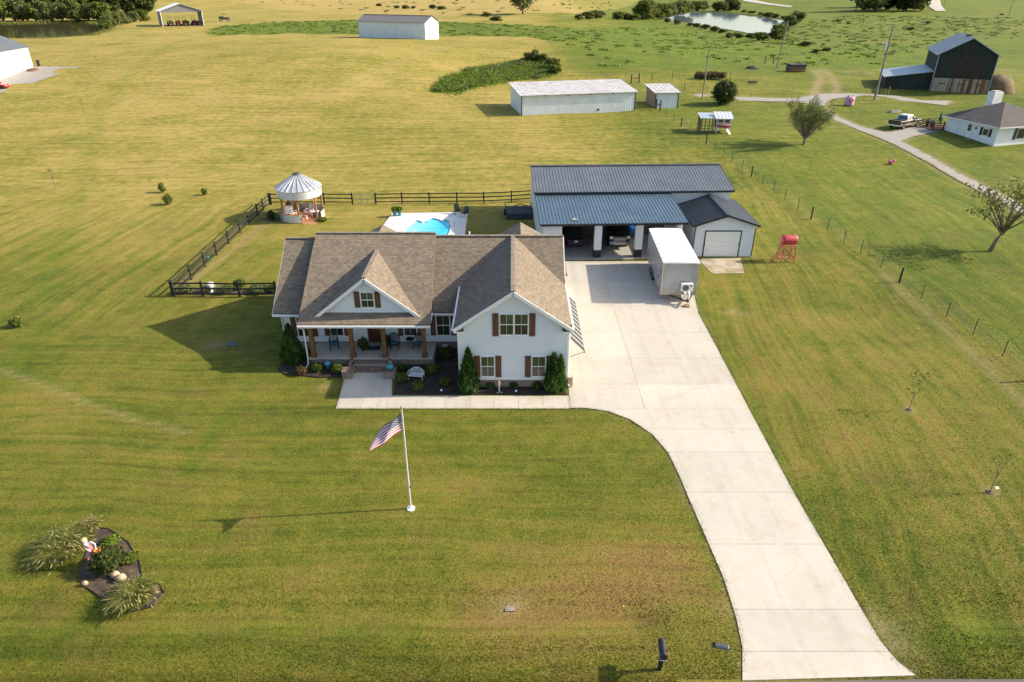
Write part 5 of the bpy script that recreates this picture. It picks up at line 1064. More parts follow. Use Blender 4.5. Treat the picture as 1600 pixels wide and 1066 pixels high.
# ---------------------------------------------------------------- mailbox, culvert, lids
q = gz(1030, 1046); R = thing('mailbox', 'black mailbox on a black post by the road', 'mailbox', q, math.radians(-4)); MB().box(-.06, .06, -.06, .06, -.1, 1.02).build('post', BLACK, R); MB().box(-.13, .13, -.42, .3, 1.02, 1.05).bar((0, .05, .7), (0, -.3, 1.0), .05, .05).build('bracket', TRIM, R)
m = MB(); secs = [[(.125*math.cos(a) if a < PI else (.125 if a > 1.5*PI else -.125), y, 1.2 + (.13*math.sin(a) if a < PI else -.14)) for a in [i*PI/8 for i in range(9)] + [1.3*PI, 1.7*PI]] for y in (-.40, .3)]; m.loft(secs).build('box', BLACK, R); MB().box(-.12, .12, -.415, -.40, 1.06, 1.3).build('door', BLACK, R); MB().box(.13, .145, -.2, -.15, 1.15, 1.35).build('signal_flag', M('flag_signal_red', (.5, .03, .03), .5), R); MB().box(-.09, .09, -.075, -.06, .2, .7).build('number_board', BLACK, R)
q = gz(1128, 1010); R = thing('culvert_pipe', 'corrugated metal culvert end beside the driveway', 'pipe', (q.x, q.y, gh(q.x, q.y) - .27), math.radians(-14)); R.scale = (.85,)*3; m = MB(); prof = [(.19 + .012*(i % 2), i*.045) for i in range(14)] + [(.165, 13*.045), (.165, 0)]
m.lathe(prof, n=20, cap=False); m.v = [(v[2] - .3, v[0], v[1] + .22) for v in m.v]; m.build('barrel', M('galvanised_culvert', (.11, .12, .125), .5, .6, var=.2), R, True); MB().lathe([(.2, 0), (.165, 0)], n=20, cap=False).build('rim', GAL, R).rotation_euler = (0, PI/2, 0)
R.children[-1].location = (-.31, 0, .22)
q = P(797, 950); o = MB().box(-.2, .2, -.16, .16, -.03, .012).box(-.14, .14, -.1, .1, .012, .02).build('meter_lid', M('meter_concrete', (.24, .21, .17), .9, var=.25, vscale=4)); o.location = q; tag(o, 'small concrete utility lid set in the front lawn', 'utility lid')
q = gz(362, 538); o = MB().lathe([(.36, -.02), (.36, .05), (.3, .07), (.05, .075)], n=20).build('septic_lid', M('lid_green', (.05, .10, .08), .7, var=.2)); o.location = q; tag(o, 'round dark green lid in the house shadow on the left lawn', 'utility lid')
o = MB().ball((0, 0, .03), .035).build('ball', M('yellow_ball', (.7, .6, .05), .5)); o.location = gz(974, 948); tag(o, 'tiny yellow ball lying in the front lawn', 'ball')
# flower border behind the front-left fence
for px, py, r, h, mt, lb in ((290, 457, .7, .6, LF_OLIVE, 'straggly border plant at the left end behind the fence'), (352, 457, .7, .55, LF_OLIVE, 'olive border plant right of the white urn'), (375, 452, .5, .9, LF_TREE, 'tall leafy border plant behind the middle fence post'), (405, 457, .8, .55, LF_OLIVE, 'wide olive border plant near the house wall'), (323, 457, .4, .5, LF_TREE, 'small green border plant left of the white urn'), (427, 457, .4, .7, LF_TREE, 'green border plant touching the house corner')):
    ball_shrub('border_plant', lb, gz(px, py), r, h, mt, px, 600, 'plants in the fenced border', .10, 'plant')
q = gz(331, 457); R = thing('garden_urn', 'white urn with two handles behind the black fence', 'urn', q); MB().lathe([(.2, 0), (.2, .08), (.08, .18), (.1, .3), (.26, .5), (.3, .8), (.24, .82)], n=16).build('vase', TRIM, R, True)
for s in (-1, 1): MB().path([(s*.24, 0, .45), (s*.4, 0, .55), (s*.38, 0, .75), (s*.27, 0, .76)], .03).build('handle', TRIM, R)
q = gz(325, 405); o = MB().ball((0, 0, .14), .13).tube((.1, 0, .1), (.3, .05, .3), .03).build('watering_can', M('green_plastic', (.03, .28, .2), .5)); o.location = q; tag(o, 'green watering can by the side fence', 'watering can')
# ---------------------------------------------------------------- pool
POOL = W0((634,362),(638,354),(645,351),(649,346.5),(655,346.5),(660,349.5),(666,345),(676,342.5),(688,345.5),(691,348),(695,344.5),(702,347),(705,356),(703,364)) + [(-6.5, 61.5), (-8, 60), (-10, 60.3), (-11.4, 62.5)]
bm = bmesh.new(); eds = []
for pl in (DECK, POOL):
    vs = [bm.verts.new((x, y, .12)) for x, y in pl]; eds += [bm.edges.new((vs[i], vs[(i+1) % len(vs)])) for i in range(len(vs))]
bmesh.ops.triangle_fill(bm, edges=eds, use_beauty=True)
for f in bm.faces:
    if f.normal.z < 0: f.normal_flip()
r = bmesh.ops.extrude_face_region(bm, geom=bm.faces[:]); [setattr(v.co, 'z', .02) for v in r['geom'] if isinstance(v, bmesh.types.BMVert)]; bmesh.ops.recalc_face_normals(bm, faces=bm.faces[:])
me = bpy.data.meshes.new('pool_deck'); bm.to_mesh(me); bm.free(); me.materials.append(concrete('pool_concrete', (.62, .60, .57))); o = bpy.data.objects.new('pool_deck', me); COL.objects.link(o); struct(o)
pc = (sum(p[0] for p in POOL)/len(POOL), sum(p[1] for p in POOL)/len(POOL)); R = thing('swimming_pool', 'freeform turquoise swimming pool in a pale concrete deck', 'pool', (pc[0], pc[1], .1))
m = MB(); n = len(POOL); m.add([(x, y, .11) for x, y in POOL] + [(x, y, -.75) for x, y in POOL], [(i, (i+1) % n, n + (i+1) % n, n + i) for i in range(n)] + [tuple(range(n, 2*n))]); m.build('basin', M('pool_liner', (.10, .66, .86), .5, var=.12, vscale=1.2, col2=(.30, .82, .92)), R, world=True)
wm, nt, b = node_mat('pool_water'); nn = N(nt); wp_ = nn.pos(); sx = nn.new('ShaderNodeSeparateXYZ'); nn.link(wp_, sx.inputs[0])
depth_tint = nn.math('ADD', nn.maprange(sx.outputs[0], -11.5, -7.2), nn.math('MULTIPLY', nn.math('SUBTRACT', nn.noise(wp_, 1.3, 4, .6), .5), .9), clamp=True)  # shallow-to-deep change is only a tint painted across the water
nn.link(nn.mix(depth_tint, (.34, .78, .84, 1), (.02, .50, .74, 1)), b.inputs['Base Color']); b.inputs['Roughness'].default_value = .06; b.inputs['IOR'].default_value = 1.33; nn.bump(nn.noise(wp_, 4, 3), .3, .05, b)
MB().add([(x, y, .04) for x, y in (POOL if sum(POOL[i][0]*POOL[(i+1) % n][1] - POOL[(i+1) % n][0]*POOL[i][1] for i in range(n)) > 0 else POOL[::-1])], [tuple(range(n))]).build('water', wm, R, world=True)
MB().path([(x, y, .125) for x, y in POOL + POOL[:1]], .05, 6).build('coping', M('coping_white', (.74, .73, .70), .6), R, world=True)
ld = MB(); q = gz(707, 355)
for dx in (0, .5): ld.path([(q.x + .25, q.y - dx, .1), (q.x + .25, q.y - dx, .7), (q.x - .1, q.y - dx, .85), (q.x - .35, q.y - dx, .6), (q.x - .35, q.y - dx, -.3)], .025)
ld.build('ladder_rail', CHROME, R, world=True); MB().box(q.x - 2.9, q.x - 2.6, q.y + 1.4, q.y + 1.6, .12, .22).build('skimmer', TRIM, R, world=True)
st = [gz(x, y) for x, y in ((636, 357), (646, 353), (648, 358), (640, 362))]; MB().poly([(v.x, v.y) for v in st], -.5, -.02).build('entry_step', M('pool_step', (.6, .74, .76), .5), R, world=True)
for px, lb in ((617, 'left of the two teal planters at the pool deck corner'), (624.5, 'right of the two teal planters at the pool deck corner')):
    R = thing('planter', lb, 'planter', gz(px, 337, .12), 0, 'planters at the pool'); MB().lathe([(.16, 0), (.24, .45), (.26, .5), (.22, .5)], n=16).build('pot', TEAL, R); V, Fq = leaf_quads([(0, 0, .72, .32, .32, .28)], 350, .11, int(px), .3); np_mesh('foliage', V, Fq, LF_BRIGHT, R)
def patio_chair(px, py, rz, label):
    R = thing('patio_chair', label, 'chair', gz(px, py, .12), rz, 'patio chairs by the pool')
    for sx in (-.28, .28):
        for sy in (-.26, .26): MB().tube((sx, sy, 0), (sx, sy, .42), .02).build('leg', BLACK, R)
        MB().bar((sx, -.28, .62), (sx, .28, .64), .05, .03).build('armrest', BLACK, R)
    MB().box(-.28, .28, -.28, .28, .4, .47).build('seat', BLACK, R); MB().slab([(-.28, .26, .47), (.28, .26, .47), (.28, .42, 1.05), (-.28, .42, 1.05)], .05).build('backrest', BLACK, R)
patio_chair(715, 335, math.radians(20), 'black patio chair standing upright at the pool deck edge'); patio_chair(726, 339, math.radians(-35), 'black patio chair nearest the pool deck corner')
# black utility trailer on the grass
a, b_ = gz(790, 342), gz(831, 341); R = thing('utility_trailer', 'low black slatted utility trailer on the shaded grass by the workshop', 'trailer', ((a.x + b_.x)/2, a.y + 1.4, 0), math.radians(3)); hw = (b_.x - a.x)/2
for i in range(9): MB().box(-hw + .1, hw - .1, -1.3 + i*.3, -1.3 + i*.3 + .24, .5, .55).build('deck_board', M('weathered_deck', (.06, .06, .062), .8, var=.3), R)
f = MB()
for x in (-hw, hw):
    f.bar((x, -1.4, .45), (x, 1.5, .45), .07, .12)
    for y in (-1.35, 0, 1.45): f.bar((x, y, .45), (x, y, .95), .05, .05)
    f.bar((x, -1.35, .95), (x, 1.45, .95), .04, .04)
f.bar((-hw, -1.4, .45), (hw, -1.4, .45), .07, .1).bar((-hw, 1.5, .45), (hw, 1.5, .45), .07, .1).bar((-hw, 1.45, .95), (hw, 1.45, .95), .04, .04); f.build('frame', BLACK, R)
MB().bar((hw - .1, 1.5, .45), (.3, 2.7, .4), .07, .08).bar((-hw*.4, 1.5, .45), (.3, 2.7, .4), .07, .08).build('tongue', BLACK, R)
for x in (-hw - .1, hw + .1): wheel(R, x, .1, .32, .18)
MB().slab([(-hw, -1.42, .5), (hw, -1.42, .5), (hw, -1.75, .12), (-hw, -1.75, .12)], .03).build('tailgate_ramp', BLACK, R)
# ---------------------------------------------------------------- grain-bin gazebo
def gazebo():
    cx, cy, rr = -22.3, 70.5, 2.3; R = thing('grain_bin_gazebo', 'round gazebo made from a corrugated grain bin with cone roof', 'gazebo', (cx, cy, 0))
    GALV = M('galvanised_bin', (.62, .63, .64), .38, .55, var=.12, vscale=1.5); BW = M('cedar_post', (.38, .20, .075), .7, var=.2, vscale=2)
    def ring(name, z0, z1, a0, a1, r):
        m = MB(); k = int((z1 - z0)/.035); prof = [(r + .014*math.sin(i*1.25), z0 + (z1 - z0)*i/k) for i in range(k + 1)]; m.lathe(prof, n=48, a0=a0, a1=a1, cap=False)
        prof2 = [(r - .03, z) for _, z in (prof[0], prof[-1])]; m.lathe(prof2, n=48, a0=a0, a1=a1, cap=False); return m.build(name, GALV, R, True)
    ring('lower_ring', .05, .85, math.radians(-38) + math.radians(20), math.radians(282), rr); ring('upper_ring', 2.45, 3.3, 0, 2*PI, rr)
    n = 24
    for i in range(n):
        a0, a1 = 2*PI*i/n, 2*PI*(i+1)/n; e = lambda a, r, z: Vector((r*math.cos(a), r*math.sin(a), z))
        MB().slab([e(a0, rr + .08, 3.28), e(a1, rr + .08, 3.28), e(a1, .38, 4.5), e(a0, .38, 4.5)], .03).build('roof_panel', GALV, R)
    m = MB()
    for i in range(n): a = 2*PI*i/n; m.bar((math.cos(a)*(rr + .1), math.sin(a)*(rr + .1), 3.31), (math.cos(a)*.38, math.sin(a)*.38, 4.54), .04, .06)
    stuff(m.build('roof_ribs', GALV, R)); MB().lathe([(.40, 4.46), (.40, 4.62), (.36, 4.7), (.05, 4.74)], n=18).build('roof_cap', M('dark_cap', (.06, .05, .04), .6), R)
    MB().slab([(1.0, -.9, 4.08), (1.05, -.85, 4.08), (1.75, -1.2, 3.62), (1.7, -1.25, 3.62)], .01).build('roof_scratch', BLACK, R)
    for i in range(7):
        a = 2*PI*i/7 + .35; x, y = math.cos(a)*(rr - .16), math.sin(a)*(rr - .16); p = MB().box(x - .08, x + .08, y - .08, y + .08, .05, 2.55).build('post', BW, R)
        for s in (-1, 1): a2 = a + s*.22; MB().bar((x, y, 1.95), (math.cos(a2)*(rr - .14), math.sin(a2)*(rr - .14), 2.45), .06, .08).build('brace', BW, p)
    MB().lathe([(rr + .02, -.05), (rr + .02, .05), (.02, .06)], n=32).build('floor', M('brick_paving', (.33, .15, .075), .85, var=.25, vscale=3, fine=.2, fscale=10), R)
    q = MB().lathe([(rr + .04, -.05), (rr + .6, -.05), (rr + .6, .06), (rr + .04, .06)], n=16, a0=math.radians(-75), a1=math.radians(-15)); q.build('entry_step', M('brick_paving2', (.40, .20, .1), .85, var=.25, vscale=3), R)
    def adir(x, y, rz, label, col):
        C = thing('lawn_chair', label, 'chair', (cx + x, cy + y, .06), rz, 'chairs in the gazebo')
        for s in (-.3, .3): MB().bar((s, -.4, 0), (s, -.4, .5), .08, .04).build('leg', col, C); MB().bar((s, .4, 0), (s, .3, .5), .08, .04).build('leg', col, C); MB().bar((s*1.15, -.5, .52), (s*1.15, .4, .52), .13, .03).build('armrest', col, C)
        for i in range(5): MB().bar((-.28, -.42 + i*.15, .36 - i*.03), (.28, -.42 + i*.15, .36 - i*.03), .12, .025).build('seat_slat', col, C); MB().bar((-.24 + i*.12, .26, .25), (-.24 + i*.13, .52, 1.05 - abs(i - 2)*.06), .1, .025, (0,1,0)).build('back_slat', col, C)
    PINKW = M('pale_pink_plastic', (.62, .5, .52), .6); adir(.55, .75, math.radians(-20), 'pale pink slatted chair at the back of the gazebo', PINKW); adir(-.35, .9, math.radians(25), 'dark slatted chair at the back of the gazebo', BLACK); adir(-1.2, .2, math.radians(70), 'white slatted chair at the left of the gazebo', TRIM)
    T = thing('patio_table', 'small blue and white table in the gazebo opening', 'table', (cx + 1.35, cy + .15, .06), .2); MB().box(-.4, .4, -.25, .25, .48, .53).build('top', TRIM, T, bevel=.01); MB().box(-.36, .36, -.2, .2, .3, .34).build('shelf', M('blue_paint', (.12, .25, .45), .5), T)
    for sx in (-.34, .34):
        for sy in (-.2, .2): MB().box(sx - .03, sx + .03, sy - .03, sy + .03, 0, .48).build('leg', TRIM, T)
    FPt = thing('fire_pit', 'round tan stone fire pit on the gazebo floor', 'fire pit', (cx + .25, cy - .9, .06))
    for i in range(12): a = 2*PI*i/12; o = MB().box(-.12, .12, -.08, .08, 0, .3).build('stone', M('pit_stone', (.50, .34, .2), .85, var=.2), FPt); o.location = (.42*math.cos(a), .42*math.sin(a), 0); o.rotation_euler = (0, 0, a + PI/2)
    B_ = thing('timber_bench', 'low orange timber bench at the front of the gazebo', 'bench', (cx - .75, cy - .8, .06), .3); MB().box(-.45, .45, -.15, .15, .36, .42).build('seat', BW, B_)
    for sx in (-.36, .36): MB().box(sx - .05, sx + .05, -.13, .13, 0, .36).build('leg', BW, B_)
    ball_shrub('gazebo_shrub', 'low green plant at the right step of the gazebo', (cx + 2.45, cy - 1.5, 0), .5, .4, LF_TREE, 21, 500, None, .1); ball_shrub('gazebo_shrub', 'dark upright shrub left of the gazebo', (cx - 2.9, cy - 1.2, 0), .45, 1.1, LF_DARK, 22, 700, None, .1); ball_shrub('gazebo_shrub', 'reddish flowering shrub behind the gazebo left post', (cx - 1.95, cy + 2.7, 0), .6, 1.1, leafmat('reddish_leaf', [(.06, .045, .02)]), 23, 600, None, .1)
    struct(MB().poly([(cx - 4.1, cy - 1.0), (cx - 2.2, cy - 1.5), (cx - 2.1, cy + .8), (cx - 3.6, cy + .9)], -.05, .03).build('mulch_bed', MATS['mulch_c']))
gazebo()
for px, py, r, h, lb in ((255, 301, .45, 1.15, 'taller dark cone shrub of the pair in the left field'), (263, 320, .55, 1.15, 'nearer bushy shrub of the pair in the left field'), (320, 305, .32, .8, 'small thin shrub alone right of the pair'), (28, 511, .42, .75, 'low bushy shrub at the left edge of the lawn')):
    ball_shrub('field_shrub', lb, P(px, py), r, h, LF_TREE, px, 420, 'young shrubs in the left field', .12)
# ---------------------------------------------------------------- farm buildings behind
WROOF = M('weathered_white_roof', (.56, .54, .53), .6, .1, var=.16, vscale=.9, fine=.15, fscale=7, col2=(.42, .40, .40), streak=(1, 2, 2))
FMETAL = M('pale_blue_white_metal', (.63, .68, .70), .5, var=.08, vscale=.6)
BARNW = M('grey_barn_board', (.16, .12, .095), .9, var=.3, vscale=1, fine=.3, fscale=5, streak=(6, 6, 1))
def frame_from(a, b_):
    """thing frame: a = front left base, b = front right base"""
    d = b_ - a; return math.atan2(d.y, d.x), math.hypot(d.x, d.y)
def gh_local(R, x, y): w_ = wmat(R) @ Vector((x, y, 0)); return gh(w_.x, w_.y) - R.location.z
def lean_shed(name, label, a, b_, dp, hf, hb, wallm, endm, ov=.35, cat='shed', ribs=True):
    rz, L = frame_from(a, b_); a = Vector(a); z = min(gh(a.x, a.y), gh(b_.x, b_.y)); R = thing(name, label, cat, (a.x, a.y, z), rz); lo = -.6
    MB().box(0, L, 0, .1, lo, hf).build('front_wall', wallm, R); MB().box(0, L, dp - .1, dp, lo, hb).build('rear_wall', wallm, R)
    for x in (0, L - .1): MB().plate([(x, .1, lo), (x, dp - .1, lo), (x, dp - .1, hb), (x, .1, hf)], (1, 0, 0), .1).build('end_wall', endm, R)
    vribs(R, (0, 0), (L, 0), lo, hf, (0, -1, 0), wallm, .45)
    metal_roof(R, (-ov, -ov, hf + .02), (L + ov, -ov, hf + .02), (L + ov, dp + ov, hb + .1), (-ov, dp + ov, hb + .1), WROOF, .75)
    for x in (0.0, L): MB().box(x - .09, x + .09, -.06, -.0, lo, hf).build('corner_trim', DARKM, R)
    MB().bar((-ov, -ov - .02, hf - .06), (L + ov, -ov - .02, hf - .06), .05, .1).build('fascia', M('weathered_fascia', (.3, .28, .26), .8), R); return R, L
a, b_, c = P(815, 181), P(991, 173), P(806, 167)
R, L = lean_shed('long_shed', 'long low white metal shed with weathered white roof', a, b_, 8.5, 3.3, 4.2, FMETAL, FMETAL)
for i in range(4): MB().box(L*(.2 + .2*i) - .2, L*(.2 + .2*i) + .2, -.1, -.03, 3.05, 3.2).build('wall_vent', BLACK, R)
MB().tube((L*.67, -.08, .5), (L*.67, -.02, .5), .2, n=12).build('pipe_outlet', BLACK, R)
a, b_ = P(1023, 170), P(1058, 169)
R, L = lean_shed('small_shed', 'small shed with weathered wood side beside the long white shed', a, b_, 6.0, 2.7, 3.3, FMETAL, BARNW)
MB().tube((L + .12, 1.2, 1.3), (L + .3, 1.2, 1.3), .35, n=14).build('hose_reel', BLACK, R)
def gable_building(name, label, a, b_, dp, ev, pk, wallm, roofm, cat='barn', ov=.3, left_sign=1, lo=-.8, step=.9, ribs=.6):
    rz, L = frame_from(a, b_); z = min(a.z, b_.z); R = thing(name, label, cat, (a.x, a.y, z), rz)
    MB().box(0, L, 0, .12, lo, ev).build('front_wall', wallm, R); MB().box(0, L, dp - .12, dp, lo, ev).build('rear_wall', wallm, R)
    for x in (0, L - .12): MB().plate([(x, .12, lo), (x, dp - .12, lo), (x, dp - .12, ev), (x, dp/2, pk), (x, .12, ev)], (1, 0, 0), .12).build('gable_wall', wallm, R)
    vribs(R, (0, 0), (L, 0), lo, ev, (0, -1, 0), wallm, ribs); s = (pk - ev)/(dp/2)
    metal_roof(R, (-ov, -ov, ev - s*ov + .1), (L + ov, -ov, ev - s*ov + .1), (L + ov, dp/2, pk + .1), (-ov, dp/2, pk + .1), roofm, step); metal_roof(R, (L + ov, dp + ov, ev - s*ov + .1), (-ov, dp + ov, ev - s*ov + .1), (-ov, dp/2, pk + .1), (L + ov, dp/2, pk + .1), roofm, step)
    MB().bar((-ov, dp/2, pk + .14), (L + ov, dp/2, pk + .14), .4, .05).build('ridge_cap', roofm, R); return R, L
gable_building('field_shed', 'pale metal shed with dark grey roof on the crest of the field', P(562, 59), P(665, 62), 7.5, 4.4, 5.9, M('pale_blue_white_metal', (.6, .6, .6)), M('charcoal_roof', (.17, .16, .165), .6, .1, var=.15), 'shed')
a, b_ = P(52, 105), P(0, 126); d = (b_ - a).normalized(); far = a + d*24; far.z = a.z
R, L = gable_building('neighbour_garage', 'white metal building with dark roof at the left edge', Vector((far.x, far.y, a.z - .5)), Vector((a.x, a.y, a.z - .5)), 13, 4.6, 7.4, M('bright_white_metal', (.78, .78, .77), .5), M('slate_metal_roof', (.085, .092, .105)), 'building')
q = P(61, 104); o = MB().lathe([(.22, 0), (.27, .9), (.29, .95), (.24, 1.0), (.02, 1.03)], n=14).build('trash_bin', BLACK); o.location = q; o.scale = (1.3, 1.3, 1.3); tag(o, 'black bin standing on grass beside the left white building', 'bin')
q = P(52, 111); R = thing('fire_pit', 'round brick fire ring on the gravel pad by the white building', 'fire pit', q)
for i in range(14): a_ = 2*PI*i/14; o = MB().box(-.2, .2, -.12, .12, 0, .45).build('stone', M('fire_brick', (.24, .11, .08), .85, var=.3), R); o.location = (.95*math.cos(a_), .95*math.sin(a_), 0); o.rotation_euler = (0, 0, a_ + PI/2)
# ---------------------------------------------------------------- black barn
def barn():
    a, b_ = P(1452, 143), P(1542, 148); rz, L = frame_from(a, b_); R = thing('black_barn', 'tall black timber barn with grey metal roof, side lean-to and rusty doors', 'barn', a, rz)
    bk = P(1419, 124); ev, pk = 7.0, 9.9; dp = 15.0; sk = -2.6                                        # skewed depth line as seen
    BB = M('black_barn_board', (.017, .034, .029), .85, var=.4, vscale=.6, fine=.3, fscale=3, streak=(5, 5, .6), col2=(.03, .022, .018)); lo = -1.0
    fr = lambda y: (0, y)
    for y, nm in ((0, 'front_wall'), (dp - .15, 'rear_wall')): MB().plate([(0, y, lo), (L, y, lo), (L, y, ev), (L/2, y, pk), (0, y, ev)], (0, 1, 0), .15).build(nm, BB, R)
    for x in (0, L - .15): MB().box(x, x + .15, .15, dp - .15, lo, ev).build('side_wall', BB, R)
    n = int(L/.35); m = MB(); rr = random.Random(5)
    for i in range(n):
        x = L*(i + .5)/n; zt = ev + (pk - ev)*(1 - abs(x - L/2)/(L/2)) - .15; m.box(x - .15, x + .15, -.03, -.002, 2.75 + rr.uniform(-.04, .04), zt)
    stuff(m.build('wall_boards', [BB], R)); MB().box(L*.32, L*.78, -.05, -.032, 2.8, 6.3).build('weathered_boards', M('rust_brown_boards', (.04, .026, .02), .9, var=.4, vscale=.5, fine=.3, fscale=3, streak=(6, 6, .5)), R)
    k = 0
    for d0, d1 in ((.02, .34), (.355, .655), (.67, .98)):
        D = MB().box(L*d0, L*d1, -.07, -.04, -.2, 2.62).build('barn_door', BARNW, R); nb = 9
        for i in range(nb):
            x0 = L*(d0 + (d1 - d0)*i/nb); x1 = L*(d0 + (d1 - d0)*(i + 1)/nb)
            col = rr.choice([('pale_door_board', (.36, .30, .23)), ('rust_door_board', (.20, .085, .035)), ('tan_door_board', (.27, .19, .12))]) if k else rr.choice([('pale_door_board', (.36, .30, .23)), ('pale_door_board', (.36, .30, .23)), ('tan_door_board', (.27, .19, .12))])
            MB().box(x0 + .02, x1 - .02, -.10, -.07, -.15, 2.58).build('plank', M(col[0], col[1], .85, var=.3, vscale=1.2, streak=(4, 4, 1)), D)
        MB().box(L*(d0 + d1)/2 - .55, L*(d0 + d1)/2 + .55, -.13, -.1, 1.5, 1.66).build('door_bar', BLACK, D); k += 1
    GM = M('grey_barn_roof', (.34, .37, .38), .5, .1, var=.2, vscale=.5, fine=.1, fscale=4, streak=(3, 1, 1)); s = (pk - ev)/(L/2)
    metal_roof(R, (-.5, dp + .4, ev - .5*s + .1), (-.5, -.5, ev - .5*s + .1), (L/2, -.5, pk + .1), (L/2, dp + .4, pk + .1), GM, .8); metal_roof(R, (L + .5, -.5, ev - .5*s + .1), (L + .5, dp + .4, ev - .5*s + .1), (L/2, dp + .4, pk + .1), (L/2, -.5, pk + .1), GM, .8)
    MB().box(L/2 - .35, L/2 + .35, dp*.3, dp*.3 + 1.6, pk + .05, pk + .4).build('ridge_vent', DARKM, R)
    PT = M('pale_edge_trim', (.36, .42, .44), .5)
    for p, q in (((-.5, -.53, ev - .5*s + .05), (L/2, -.53, pk + .05)), ((L + .5, -.53, ev - .5*s + .05), (L/2, -.53, pk + .05)), ((.0, -.05, 0), (.0, -.05, ev)), ((L, -.05, 0), (L, -.05, ev))): MB().bar(p, q, .12, .14).build('edge_trim', PT, R)
    # lean-to on the left
    lw = 8.6; y0, y1 = .8, dp - 1.0; metal_roof(R, (-lw, y1, 2.3), (-lw, y0, 2.3), (-.02, y0, 3.7), (-.02, y1, 3.7), M('pale_lean_roof', (.46, .51, .54), .5, .1, var=.15, vscale=.4, streak=(1, 3, 1)), .8)
    MB().plate([(-lw + .4, y0 + .4, -.8), (-.02, y0 + .4, -.8), (-.02, y0 + .4, 3.6), (-lw + .4, y0 + .4, 2.25)], (0, 1, 0), .1).build('lean_to_wall', BB, R); MB().box(-lw + .4, -lw + .5, y0 + .5, y1 - .3, -.8, 2.2).build('lean_to_wall', BB, R)
    for p, q in (((-lw - .02, y0, 2.25), (-.02, y0 - .02, 3.65)), ((-lw - .02, y0, 2.25), (-lw - .02, y1, 2.25))): MB().bar(p, q, .1, .14).build('edge_trim', PT, R)
    return R
barn()
q = P(1563, 148); m = MB(); rg = random.Random(8); m.ball((0, 0, 0), 1, 16, 10, (3.6, 3.0, 3.4)); m.v = [(v[0] + rg.uniform(-.3, .3), v[1] + rg.uniform(-.3, .3), max(-.3, v[2])) for v in m.v]; o = m.build('dirt_pile', M('brown_pile', (.15, .105, .06), .95, var=.35, vscale=1, fine=.3, fscale=5, bump=1, bscale=4), None, True); o.location = q + Vector((.6, 3, 0)); tag(o, 'brown heaped soil pile right of the black barn', 'soil pile')
